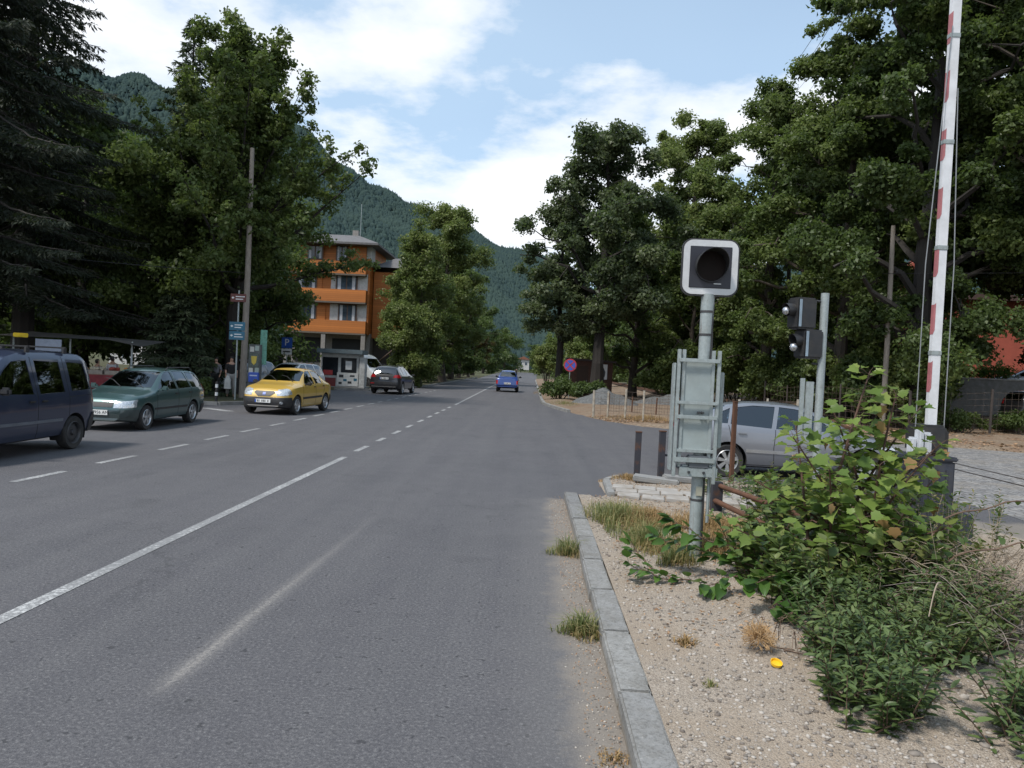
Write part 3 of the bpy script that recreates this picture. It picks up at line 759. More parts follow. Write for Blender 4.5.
for i, (x, y, h, cr, mt, lab) in enumerate([
    (11.2, 66, 3.4, 2.4, LF_DARK, 'dark bush beyond the gravel heaps right of the brown hut'), (13.0, 60, 3.6, 2.6, LF_DARK, 'dark bush left of the panelled signal mast beside the railway'),
    (13.9, 52, 3.6, 2.5, LF_MID, 'bush directly behind the steel panel of the signal mast'), (13.6, 44.5, 3.0, 1.9, LF_MID, 'leafy bush behind the roof of the silver car'),
    (14.3, 39.5, 3.2, 2.0, LF_DARK, 'shaded bush left of the black signal heads'), (14.9, 35, 3.4, 1.9, LF_DARK, 'shaded bush below the black signal heads'),
    (16.6, 33.5, 3.9, 1.8, LF_LIGHT, 'yellow green bush left of the bare leaning pole'), (15.6, 36.5, 4.2, 1.8, LF_LIGHT, 'yellow green bush between the bare pole and the barrier arm'),
    (15.8, 31.6, 1.3, 1.0, LF_MID, 'low bush at the foot of the wire fence behind the bare pole'), (17.4, 31.5, .95, 1.0, LF_MID, 'low bush against the wire fence right of the barrier arm'),
    (19.6, 31.2, .9, 1.1, LF_DARK, 'brambly bush against the wire fence before the concrete wall'), (21.2, 31.8, 1.2, 1.0, LF_DARK, 'brambly bush against the fence left of the parked dark car'),
    (16.9, 41, 3.5, 2.0, LF_DARK, 'dark bush at the left end of the concrete wall'), (16.9, 66, 4.5, 3.2, LF_DARK, 'large dark bush behind the square signal lamp mast'),
    (18.5, 50, 4.5, 3.2, LF_DARK, 'large dark bush behind the silver car'), (22.5, 44, 3.4, 2.0, LF_MID, 'bush above the concrete wall next to the flagpoles')]):
    bush('bush', lab, x, y, max(.05, h_farr(x, y)-.03) if x < 28 else .5, h, cr, 7000 if h > 2 else 3500, .19 if h > 2 else .12, mt, 60+i, G_U)
bush('laurel_bush', 'round glossy dark bush left of the blue no stopping sign', 1.75, 47.5, .08, 1.35, 1.25, 6000, .15, LF_DARK, 90)
bush('laurel_bush', 'round glossy dark bush right of the no stopping sign by the gravel heap', 3.45, 45.4, .08, 1.25, 1.1, 5500, .15, LF_DARK, 91)
bush('willow_bush', 'light green willowy bush on the right kerb far down the road', 1.95, 92, .05, 6.0, 2.0, 11000, .24, LF_LIGHT, 92)
bush('willow_bush', 'pale round bush seen between the two dark trunks', 5.6, 84, .05, 6.2, 2.3, 9000, .24, LF_LIGHT, 93)

# left of the road
conifer('spruce_tree', 'enormous almost black spruce cut off by the left edge of the photo', -18.9, 25.5, 0, 29, 5.6, 5.2, NEEDLE, 31, tr=.45, density=1.5, droop=.42, needle=.21)
conifer('spruce_tree', 'second almost black spruce right behind the giant one on the left', -21.2, 31.5, 0, 25, 5.4, 4.6, NEEDLE, 32, tr=.4, density=1.4, droop=.45, needle=.21)
conifer('spruce_tree', 'dark spruce behind the market stall', -26, 33, 0, 26, 6, 4.4, NEEDLE, 33, tr=.4, density=1.0, droop=.4, needle=.26)
conifer('fir_tree', 'narrow pointed fir standing above the broad maple on the left', -19.8, 43, 0, 20.8, 3.2, 4, NEEDLE2, 34, tr=.28, density=1.1, droop=.2, needle=.3)
spray_tree('maple_tree', 'broad airy mid green maple with radiating thin branches behind the direction signs', -13.7, 35, .1, 16.6, 6.6, 4.4, 88000, .19, LF_MID, 35, BARKD, G_L, tr=.32, nl=46)
tree('chestnut_tree', 'dense low tree filling the gap between the black spruces and the maple', -17.0, 36.5, .1, 10.8, 4.6, 2.5, 42000, .26, LF_MID, 36, BARKD, tr=.3, nclump=110, clump=1.15, group=G_L)
tree('chestnut_tree', 'dark shaded tree behind the green estate car', -17.8, 41.5, .1, 11.5, 4.8, 1.2, 34000, .28, LF_MID, 37, BARKD, tr=.3, nclump=90, clump=1.3, group=G_L)
conifer('yew_tree', 'low dark drooping conifer behind the green estate car', -15.4, 33.4, .05, 5.6, 2.2, .6, NEEDLE2, 38, tr=.16, density=1.3, droop=.35, needle=.24)
tree('street_tree', 'light leafed tree covering the right half of the orange building', -9.2, 62, .1, 12.4, 2.3, 3.4, 13000, .26, LF_LIGHT, 51, tr=.24, nclump=90, clump=1.0, group=G_L)
tree('street_tree', 'low green tree right behind the dark car by the kiosk', -9.4, 59, .1, 6.2, 2.0, .8, 12000, .24, LF_LIGHT, 52, tr=.15, nclump=50, clump=.8, group=G_L)
tree('street_tree', 'tall round crowned tree by the lamp post on the left kerb', -9.0, 78, .1, 17.6, 3.5, 3, 34000, .3, LF_LIGHT, 53, tr=.34, shape='tall', nclump=110, clump=1.25, group=G_L)
tree('street_tree', 'tree between the lamp post and the far brown tree', -9.9, 94, .1, 14.5, 3.6, 2, 24000, .34, LF_DARK, 54, tr=.3, shape='round', nclump=80, clump=1.3, group=G_L)
tree('street_tree', 'small reddish brown tree far down the left kerb', -9.7, 118, .1, 8.2, 2.9, 1.2, 9000, .32, LF_BROWN, 55, tr=.2, nclump=50, clump=1.0, group=G_L)
tree('street_tree', 'dark tree on the left kerb in front of the brown one', -10.1, 106, .1, 12.5, 3.4, 2, 15000, .34, LF_DARK, 56, tr=.24, nclump=60, clump=1.2, group=G_L)
tree('street_tree', 'tree standing between the light tree and the tall round crowned one', -10.6, 71, .1, 10.6, 3.0, 1.5, 20000, .3, LF_MID, 57, tr=.24, nclump=70, clump=1.2, group=G_L)
tree('street_tree', 'dark tree beyond the brown tree on the left kerb', -11.5, 150, .1, 15, 4.6, 1.5, 10000, .45, LF_DARK, 58, tr=.3, nclump=60, clump=1.6, group=G_L)
tree('street_tree', 'farthest tree at the vanishing end of the left kerb', -13, 205, .1, 16, 5.5, 1.5, 8000, .6, LF_DARK, 59, tr=.3, nclump=60, clump=1.9, group=G_L)
tree('street_tree', 'far tree rising behind the willowy bush on the right kerb', 6.8, 140, .1, 9, 3.6, 1.2, 9000, .4, LF_LIGHT, 61, tr=.2, nclump=50, clump=1.3)
tree('street_tree', 'dark background tree left of the orange building', -31, 84, .1, 15, 6, 1.5, 20000, .42, LF_DARK, 62, tr=.3, nclump=70, clump=1.8, group=G_L)
for i, (x, y) in enumerate([(-26, 44), (-34, 52), (-42, 46), (-22, 52), (-50, 40)]):
    tree('park_tree', ['shaded park tree behind the market stall', 'shaded park tree deep behind the stall people', 'shaded park tree at the left edge behind the stall', 'shaded park tree left of the orange building', 'farthest shaded park tree at the left edge'][i], x, y, 0, 15, 6, 2.2, 16000, .42, LF_DARK, 70+i, BARKD, tr=.35, nclump=70, clump=1.9, group='shaded trees in the park')
for i, (x, y, lab) in enumerate([(-13.9, 30.6, 'low green bush behind the green car next to the stall'), (-14.9, 29.0, 'low green bush just right of the blue van'), (-9.9, 63, 'low bush at the kerb beyond the dark car')]):
    bush('bush', lab, x, y, .05, 1.0, 1.1, 3000, .12, LF_MID, 110+i)
for i, (x, y) in enumerate([(-9.6, 70), (-9.7, 84), (-9.8, 98), (-10, 112), (-10.6, 128)]):
    bush('hedge_bush', ['street hedge bush nearest the dark car', 'second street hedge bush from the dark car', 'middle street hedge bush', 'street hedge bush near the brown tree', 'street hedge bush behind the brown tree'][i], x-1.2, y, .05, 3.0, 2.2, 6000, .2, LF_DARK, 120+i, 'hedge bushes along the left kerb')
# ------------------------------------------------------------------ vehicles
def interp(tab, x):
    if x <= tab[0][0]: return tab[0][1]
    for (a, va), (c, vc) in zip(tab[:-1], tab[1:]):
        if x <= c:
            t = (x-a)/(c-a) if c > a else 0; return va+(vc-va)*t
    return tab[-1][1]

def smooth_tab(tab, x, w=.035):
    return (interp(tab, x-w)+2*interp(tab, x)+interp(tab, x+w))/4

class Shell:
    """car body lofted from side profile tables; x forward, y left, z up"""
    def __init__(s, sp):
        s.sp = sp; x0, x1 = sp['x0'], sp['x1']
        N = 64; xs = [x0+(x1-x0)*(.5-.5*math.cos(math.pi*i/(N-1)))*.35+(x1-x0)*i/(N-1)*.65 for i in range(N)]
        rings = []
        for x in xs:
            t = smooth_tab(sp['top'], x); bl = min(smooth_tab(sp['belt'], x), t-.03); bo = smooth_tab(sp['bot'], x, .08)
            w = smooth_tab(sp['hw'], x, .05); rw = sp['rw']; H = sp['H']
            h = t-bl; hf = max(0, min(1, h/(H-bl)))
            tw = (w-.04)-(w-.04-min(rw, w-.05))*hf
            mid = bo+(bl-bo)*.45; cr = .02+.02*hf
            pts = [(0, t), (.35*tw, t-cr*.15), (.7*tw, t-cr*.6), (.9*tw, t-min(.045, .3*h)), (tw, t-min(.10, .62*h)),
                   (tw+(w-.025-tw)*.5, (t-min(.10, .62*h)+bl)/2), (w-.025, bl), (w-.004, bl-.05), (w, mid+.06), (w-.008, mid-.06), (w-.02, bo+.14), (w-.05, bo+.03), (w-.12, bo), (w*.5, bo), (0, bo)]
            # one Chaikin-like smoothing
            q = [pts[0]]
            for i in range(1, len(pts)-1):
                a, b_, c = pts[i-1], pts[i], pts[i+1]
                q.append((.12*a[0]+.76*b_[0]+.12*c[0], .12*a[1]+.76*b_[1]+.12*c[1]))
            q.append(pts[-1]); rings.append([(x, p[0], p[1]) for p in q])
        n = len(rings[0]); V = []
        for r_ in rings:
            V += r_ + [(p[0], -p[1], p[2]) for p in r_[1:-1][::-1]]
        m = 2*n-2; F = []
        for i in range(N-1):
            for k in range(m): F.append([i*m+k, i*m+(k+1) % m, (i+1)*m+(k+1) % m, (i+1)*m+k])
        for end in (0, N-1):   # cap with quads across
            b0 = end*m
            for k in range(n-1):
                a, c = b0+k, b0+k+1; a2, c2 = b0+(m-k) % m, b0+(m-k-1) % m
                f = [a, c, c2, a2]; f = [v for i, v in enumerate(f) if v not in f[:i]]
                if len(f) >= 3: F.append(f if end == 0 else f[::-1])
        me = bpy.data.meshes.new('sh'); me.from_pydata(V, [], F)
        bm = bmesh.new(); bm.from_mesh(me); bmesh.ops.recalc_face_normals(bm, faces=bm.faces); bm.to_mesh(me); bm.free()
        me.update(); s.V = np.array(V); s.F = [list(p.vertices) for p in me.polygons]
        s.Nn = np.array([tuple(v.normal) for v in me.vertices]); bpy.data.meshes.remove(me)
    def layer(s, out, inn):
        A = s.V+s.Nn*out; B = s.V+s.Nn*inn; n = len(A)
        me = bpy.data.meshes.new('layer')
        me.from_pydata([tuple(v) for v in A]+[tuple(v) for v in B], [], s.F+[[n+i for i in f[::-1]] for f in s.F]); me.update(); return me
    def solid(s, off=0):
        me = bpy.data.meshes.new('solid'); me.from_pydata([tuple(v) for v in s.V+s.Nn*off], [], s.F); me.update(); return me

def cut_prisms(lst):
    mb = MB()
    for poly, a, c, ax in lst: mb.prism(poly, a, c, ax)
    me = mb.mesh('cut'); bm = bmesh.new(); bm.from_mesh(me); bmesh.ops.recalc_face_normals(bm, faces=bm.faces); bm.to_mesh(me); bm.free(); return me

def circ(cx, cz, r, n=28): return [(cx+r*math.cos(2*math.pi*i/n), cz+r*math.sin(2*math.pi*i/n)) for i in range(n)]

def shrink(poly, d):
    c = Vector((sum(p[0] for p in poly)/len(poly), sum(p[1] for p in poly)/len(poly)))
    return [tuple(c+(Vector(p)-c)*(1+d/max(.05, (Vector(p)-c).length))) for p in poly]

def wheel(parent, x, y, r, w, side, style='spoke'):
    mb = MB(); prof = [(r*.66, -w/2+.01), (r*.93, -w/2), (r*.985, -w/2+.025), (r, -w/2+.05), (r, w/2-.05), (r*.985, w/2-.025), (r*.93, w/2), (r*.66, w/2-.01)]
    n = 32; V = []; F = []
    for i in range(n):
        a = 2*math.pi*i/n
        for (rr, yy) in prof: V.append((rr*math.cos(a), yy, rr*math.sin(a)))
    k = len(prof)
    for i in range(n):
        for j in range(k): F.append([i*k+j, i*k+(j+1) % k, ((i+1) % n)*k+(j+1) % k, ((i+1) % n)*k+j])
    mb.add(V, F); o = mb.build('wheel', RUBBER, parent, smooth=True); o.location = (x, y, r)
    mb = MB(); R0 = r*.665; s = side
    def lathe(pr, nn=32):
        V = []; F = []
        for i in range(nn):
            a = 2*math.pi*i/nn
            for rr, yy in pr: V.append((rr*math.cos(a), s*yy, rr*math.sin(a)))
        kk = len(pr)
        for i in range(nn):
            for j in range(kk-1): F.append([i*kk+j, i*kk+j+1, ((i+1) % nn)*kk+j+1, ((i+1) % nn)*kk+j])
        mb.add(V, F)
    lathe([(R0+.004, w/2-.012), (R0*.97, w/2-.002), (R0*.9, w/2-.02), (R0*.88, 0)])
    lathe([(.001, w/2-.01), (r*.13, w/2-.012), (r*.16, w/2-.03), (r*.17, w/2-.07)])
    ns = {'spoke': 7, 'steel': 0, 'five': 5}[style]
    if ns:
        for i in range(ns):
            a = 2*math.pi*(i+.3)/ns; wd = r*(.085 if ns == 7 else .11)
            M = Matrix.Rotation(-a, 4, 'Y')
            V = [M @ Vector(p) for p in [(r*.12, s*(w/2-.02), -wd*.8), (r*.12, s*(w/2-.02), wd*.8), (R0*.93, s*(w/2-.02), wd*1.5), (R0*.93, s*(w/2-.02), -wd*1.5), (r*.12, s*(w/2-.07), -wd*.8), (r*.12, s*(w/2-.07), wd*.8), (R0*.93, s*(w/2-.06), wd*1.5), (R0*.93, s*(w/2-.06), -wd*1.5)]]
            mb.add(V, [(0, 1, 2, 3), (4, 5, 6, 7), (0, 4, 5, 1), (1, 5, 6, 2), (2, 6, 7, 3), (3, 7, 4, 0)])
    else:
        lathe([(r*.16, w/2-.05), (R0*.55, w/2-.035), (R0*.75, w/2-.05), (R0*.9, w/2-.07)])
    ri = mb.build('rim', STEELW if style == 'steel' else CHROME, o, smooth=True)
    mb = MB(); mb.prism(circ(0, 0, R0*.97), s*(w/2-.085), s*(w/2-.09), 'y'); mb.build('brake_disc', DARKIN, o)
    return o

def person_seated(parent, x, y, z, shirt, seed=0):
    """upper body of an occupant, seen through the glass"""
    verts = [(0, 0, 0), (0, 0, .25), (0, 0, .45), (0, 0, .56), (.02, 0, .68), (0, .19, .44), (.08, .25, .2), (.3, .2, .22), (0, -.19, .44), (.08, -.25, .2), (.3, -.2, .22), (.42, .1, 0), (.42, -.1, 0)]
    edges = [(0, 1), (1, 2), (2, 3), (3, 4), (2, 5), (5, 6), (6, 7), (2, 8), (8, 9), (9, 10), (0, 11), (0, 12)]
    rad = [.14, .14, .15, .055, .10, .07, .045, .035, .07, .045, .035, .08, .08]
    return verts, edges, rad

def skin_mesh(verts, edges, rad, sub=2, root=0):
    me = bpy.data.meshes.new('sk'); me.from_pydata(verts, edges, [])
    o = bpy.data.objects.new('tmps', me); COL.objects.link(o)
    m = o.modifiers.new('s', 'SKIN'); m.use_smooth_shade = True
    for i, r_ in enumerate(rad):
        rr = r_ if isinstance(r_, tuple) else (r_, r_)
        me.skin_vertices[0].data[i].radius = rr; me.skin_vertices[0].data[i].use_root = (i == root)
    o.modifiers.new('d', 'SUBSURF').levels = sub
    r = eval_mesh(o); bpy.data.objects.remove(o); return r

def car(name, label, cat, loc, rz, sp, group=None):
    root = empty(name, loc, rz, label, cat, group)
    S = Shell(sp); paint = sp['paint']; W = max(v for _, v in sp['hw'])
    wr = sp['wr']; ax = sp['axles']
    # body with window and wheel-arch holes
    cuts = []
    for poly in sp['side_windows']: cuts.append((poly, -1.3, 1.3, 'y'))
    for poly, xa, xb in sp['end_windows']: cuts.append((poly, xa, xb, 'x'))
    arch = [(circ(a, wr+.005, wr*1.17), sg*(W-.27), sg*1.3, 'y') for a in ax for sg in (-1, 1)]
    body = S.layer(0, -.028)
    if cuts:
        # side and end windows do not overlap each other
        body = boolean(body, cut_prisms(cuts), 'DIFFERENCE')
    body = boolean(body, cut_prisms(arch), 'DIFFERENCE')
    if sp.get('bed'):
        xa, xb, zb = sp['bed']; cabx = xb
        body = boolean(body, cut_prisms([([(xa, zb), (xb, zb), (xb, 1.2), (xa, 1.2)], -W+.09, W-.09, 'y')]), 'DIFFERENCE')
        mb = MB(); y_ = W-.085
        mb.add([(xa-.01, -y_, zb), (xb+.01, -y_, zb), (xb+.01, y_, zb), (xa-.01, y_, zb)], [(0, 1, 2, 3)])
        for sg in (-1, 1): mb.add([(xa-.01, sg*y_, zb), (xb+.01, sg*y_, zb), (xb+.01, sg*y_, .9), (xa-.01, sg*y_, .9)], [(0, 1, 2, 3)])
        mb.add([(xb+.012, -y_, zb), (xb+.012, y_, zb), (xb+.012, y_, .98), (xb+.012, -y_, .98)], [(0, 1, 2, 3)])
        mb.add([(xa-.012, -y_, zb), (xa-.012, y_, zb), (xa-.012, y_, .9), (xa-.012, -y_, .9)], [(0, 1, 2, 3)])
        mb.build('load_bed', paint, root, fix=False)
    o = mesh_obj('body', body, paint, root); autosmooth(body, 32)
    # wheel wells
    mb = MB()
    for a in ax:
        for sg in (-1, 1):
            n = 24; V = []; F = []
            for i in range(n+1):
                t = math.pi*(-.12+1.24*i/n); V += [(a+wr*1.165*math.cos(t), sg*(W-.035), wr+.005+wr*1.165*math.sin(t)), (a+wr*1.165*math.cos(t), sg*(W-.27), wr+.005+wr*1.165*math.sin(t))]
            F = [[2*i, 2*i+1, 2*i+3, 2*i+2] for i in range(n)]; F.append([2*i+1 for i in range(n+1)])
            mb.add(V, F)
    mb.box(((sp['x0']+sp['x1'])/2, 0, interp(sp['bot'], 0)+.04), (sp['x1']-sp['x0']-.35, 2*W-.6, .06))
    mb.build('underbody', DARKIN, root, fix=False)
    GL = sp.get('glass', GLASS)
    def decal(name_, poly, a, c, axis, mat, out=.004, inn=-.012, parent=None):
        pr = [(poly, a, c, axis)]
        if out < .003: me = boolean(S.layer(out, inn), cut_prisms(pr), 'INTERSECT')
        else: me = boolean(S.solid(out), cut_prisms(pr), 'INTERSECT')
        if not len(me.polygons): return None
        lim = (max(abs(sp['x0']), sp['x1'])+.1, W+.1)
        def bad(m_): return not len(m_.vertices) or any(max(abs(v.co[i]) for v in m_.vertices) > lim[i] for i in (0, 1))
        src = (lambda: S.layer(out, inn)) if out < .003 else (lambda: S.solid(out))
        for kw in (dict(self_=True), dict(solver='FAST')):
            if not bad(me): break
            me = boolean(src(), cut_prisms(pr), 'INTERSECT', **kw)
        if bad(me): print('BOOLFAIL', name, name_); return None
        o = mesh_obj(name_, me, mat, parent or root); autosmooth(me, 32); return o
    for poly in sp['side_windows']:
        for sg in (-1, 1): decal('window', poly, sg*.2, sg*1.3, 'y', GL, -.008, -.013)
    for i, (poly, xa, xb) in enumerate(sp['end_windows']):
        decal('windscreen' if xb > 0 else 'rear_window', poly, xa, xb, 'x', GL, -.006, -.012)
    for d in sp.get('decals', []): decal(*d)
    # black window surrounds + door seams as thin strips just proud of the paint
    for poly in sp.get('trims', []):
        for sg in (-1, 1): decal('window_trim', poly, sg*.2, sg*1.3, 'y', BLACKPL, .003, -.01)
    for xs in sp.get('seams', []):
        for sg in (-1, 1):
            pts = xs; poly = []
            w = .006
            L_ = [Vector(p) for p in pts]
            left = []; right = []
            for i, p in enumerate(L_):
                t = (L_[min(i+1, len(L_)-1)]-L_[max(i-1, 0)]).normalized(); nn = Vector((-t.y, t.x))*w
                left.append(tuple(p+nn)); right.append(tuple(p-nn))
            decal('door_seam', left+right[::-1], sg*.3, sg*1.3, 'y', DARKIN, .0015, -.01)
    for a in ax:
        for sg in (-1, 1): wheel(root, a, sg*(W-.115), wr, .19, sg, sp.get('rim', 'spoke'))
    # mirrors
    mx, mz = sp['mirror']
    for sg in (-1, 1):
        mb = MB(); mb.box((mx, sg*(W+.09), mz), (.10, .18, .13), sg*-.12, .035); mb.box((mx+.02, sg*(W-.01), mz-.03), (.06, .1, .05), 0, .012)
        mb.build('side_mirror', sp.get('mirrormat', BLACKPL), root, smooth=True)
    # seats
    SEATM = M_('seat_fabric', (.045, .045, .05), .9)
    for (sx, nsy) in sp.get('seats', []):
        for sy in ((-.36, .36) if nsy == 2 else (-.42, 0, .42)):
            mb = MB(); mb.box((sx, sy, .52), (.5, .46, .16), 0, .05); mb.box((sx-.26, sy, .84), (.14, .46, .6), 0, .05); mb.box((sx-.27, sy, 1.15), (.08, .24, .16), 0, .03)
            mb.build('seat', SEATM, root, smooth=True)
    if sp.get('dash'):
        mb = MB(); mb.box((sp['dash'], 0, .84), (.35, 2*W-.3, .2), 0, .05); mb.build('dashboard', SEATM, root, smooth=True)
    for (x, y, z, mat) in sp.get('people', []):
        v, e, rd = person_seated(None, x, y, z, mat)
        me = skin_mesh([(a+x, b_+y, c+z) for a, b_, c in v], e, rd)
        p = mesh_obj('occupant_tmp', me, None)
        pr = empty('person', (0, 0, 0)); 
        sp.setdefault('_people', []).append((pr, p, mat, (x, y, z)))
    for (s_, size, x, y, z, ang) in sp.get('plates', []):
        mb = MB(); M = Matrix.Translation((x, y, z)) @ Matrix.Rotation(ang, 4, 'Z')
        mb.box((0, 0, 0), (.014, .52, .115), 0, .004, M=M); pl = mb.build('number_plate', PLATEW, root)
        mb = MB(); mb.box((.0085, -.237, 0), (.003, .042, .105), 0, 0, M=M); mb.build('plate_band', BLUE, pl)
        T = M @ Matrix.Translation((.009, .02, 0)) @ Matrix.Rotation(math.pi/2, 4, 'Z') @ Matrix.Rotation(math.pi/2, 4, 'X')
        if s_: text_obj('plate_lettering', s_, .10, BLACKPL, pl, T, .001)
        else:   # not legible in the photo: plain dark strokes
            mb = MB()
            for i in range(8):
                if i not in (2, 6): mb.box((.0085, -.17+i*.05, 0), (.002, .028, .07), M=M)
            mb.build('plate_marks', BLACKPL, pl)
    for h_ in sp.get('handles', []):
        for sg in (-1, 1):
            w_ = interp(sp['hw'], h_[0]); mb = MB(); mb.box((h_[0], sg*(w_+.008), h_[1]), (.16, .03, .032), 0, .01); mb.build('door_handle', sp.get('handlemat', BLACKPL), root, smooth=True)
    if sp.get('rails'):
        xa, xb, zr = sp['rails']
        for sg in (-1, 1):
            yy = sg*(sp['rw']-.06); mb = MB(); mb.tube([(xa, yy, zr-.05), (xa+.08, yy, zr+.02), (xb-.1, yy, zr+.02), (xb, yy, zr-.05)], .016, 6); mb.build('roof_rail', BLACKPL, root, smooth=True)
    if sp.get('crossbars'):
        for xx in sp['crossbars']:
            mb = MB(); zz = sp['H']+.06; mb.box((xx, 0, zz), (.05, 2*sp['rw']+.0, .03), 0, .01)
            for sg in (-1, 1): mb.box((xx, sg*(sp['rw']-.04), zz-.05), (.08, .06, .11), 0, .012)
            mb.build('roof_bar', BLACKPL, root, smooth=True)
    if sp.get('wipers'):
        x, z, sl = sp['wipers']; mb = MB()
        for yy in (-.05, .5): mb.tube([(x, yy, z), (x-.16, yy-.28, z+.16*sl), (x-.2, yy-.48, z+.2*sl)], .009, 5)
        mb.build('wiper', BLACKPL, root)
    if sp.get('exhaust'):
        mb = MB(); mb.tube([(sp['x0']-.03, -.4, .28), (sp['x0']+.3, -.4, .28)], .025, 10); mb.build('exhaust_pipe', STEELW, root)
    return root

def carpaint(name, col, metal=.5, rough=.32, dirt=.25):
    m, nt, out = newmat(name); b = NB(nt); co = b.coord()
    n = b.noise(co, 3, 5, .6); sep = b.n('ShaderNodeSeparateXYZ'); b.l(co, sep.inputs[0])
    low = b.ramp(b.math('ADD', sep.outputs[2], b.math('MULTIPLY', n, .25)), [(.25, 1.), (.62, 0.)])
    c = b.mix(b.math('MULTIPLY', low, dirt), col, (.12, .105, .085))
    c = b.mix(b.math('MULTIPLY', n, .12), c, (.2, .19, .17))
    b.bsdf(out, c, b.math('MULTIPLY_ADD', n, .15, rough-.05), metal, None, .5, .8); return m

P_VAN = carpaint('paint_navy', (.010, .020, .055), .25, .3, .15)
P_GREEN = carpaint('paint_green', (.035, .085, .085), .4)
P_YELL = carpaint('paint_yellow', (.52, .33, .05), .1, .35)
P_SUV = carpaint('paint_black_blue', (.022, .024, .03), .3)
P_BLUE = carpaint('paint_blue', (.012, .06, .28), .1)
P_SILV = carpaint('paint_silver', (.23, .24, .265), .55, .35)
P_WHITE = carpaint('paint_white', (.65, .66, .66), .0)
P_DSILV = carpaint('paint_dull_silver', (.30, .33, .37), .4)
P_DARK = carpaint('paint_dark', (.03, .03, .035), .2)

# ---- silver hatchback waiting at the crossing (x0 rear, x1 front)
SILVER = dict(paint=P_SILV, x0=-2.12, x1=2.13, H=1.46, rw=.55, wr=.315, axles=(-1.24, 1.37), rim='spoke', mirror=(.78, .98), mirrormat=P_SILV,
    top=[(-2.12, .52), (-2.10, .74), (-2.04, .96), (-1.86, 1.08), (-1.55, 1.28), (-1.2, 1.40), (-.75, 1.455), (-.2, 1.47), (.25, 1.43), (.6, 1.31), (1.0, 1.10), (1.22, .99), (1.7, .89), (2.0, .78), (2.1, .62), (2.13, .5)],
    belt=[(-2.12, .5), (-2.05, .86), (-1.8, .95), (-1, .94), (.3, .90), (1.2, .86), (1.7, .80), (2.05, .64), (2.13, .46)],
    bot=[(-2.12, .36), (-1.9, .24), (-1.5, .2), (1.6, .2), (2.0, .22), (2.13, .3)],
    hw=[(-2.12, .62), (-2.05, .74), (-1.8, .83), (-1.2, .865), (.8, .87), (1.5, .85), (1.9, .76), (2.07, .62), (2.13, .48)],
    side_windows=[[(-.42, .97), (-.30, 1.38), (-.72, 1.385), (-1.12, 1.33), (-1.2, 1.02)], [(.82, .955), (.36, 1.29), (.08, 1.355), (-.22, 1.38), (-.34, .965)], [(-1.25, 1.03), (-1.17, 1.32), (-1.36, 1.24), (-1.52, 1.08), (-1.5, 1.03)]],
    end_windows=[([(-.62, 1.03), (.62, 1.03), (.5, 1.38), (-.5, 1.38)], .35, 1.6), ([(-.56, 1.09), (.56, 1.09), (.46, 1.36), (-.46, 1.36)], -2.0, -1.25)],
    seams=[[(-.36, .3), (-.38, .6), (-.35, .95)], [(.9, .3), (.93, .6), (.86, .93)], [(-1.02, .52), (-1.2, .78), (-1.24, 1.0)], [(-1.0, .26), (.9, .26)]],
    handles=[(-.98, .85), (.0, .83)], handlemat=P_SILV, seats=[(.2, 2), (-.75, 3)], dash=.95, exhaust=True,
    decals=[('side_moulding', [(-.9, .5), (.95, .47), (.95, .53), (-.9, .56)], -1.3, 1.3, 'y', CHROME, .014, -.01),
            ('front_bumper', [(-.9, .2), (.9, .2), (.9, .50), (-.9, .50)], 1.85, 2.3, 'x', P_SILV, .02, -.01),
            ('headlight', [(1.62, .66), (2.1, .60), (2.1, .74), (1.72, .82)], .38, 1.0, 'y', HEADL, .005, -.01), ('headlight', [(1.62, .66), (2.1, .60), (2.1, .74), (1.72, .82)], -.38, -1.0, 'y', HEADL, .005, -.01),
            ('tail_light', [(-2.2, .78), (-1.82, .80), (-1.84, 1.0), (-2.2, 1.0)], .45, 1.0, 'y', TAILR, .005, -.01), ('tail_light', [(-2.2, .78), (-1.82, .80), (-1.84, 1.0), (-2.2, 1.0)], -.45, -1.0, 'y', TAILR, .005, -.01),
            ('rear_bumper', [(-.9, .26), (.9, .26), (.9, .58), (-.9, .58)], -2.3, -1.85, 'x', P_SILV, .025, -.01)],
    people=[(.3, .36, .55, 'c')], glass=GLASSL)

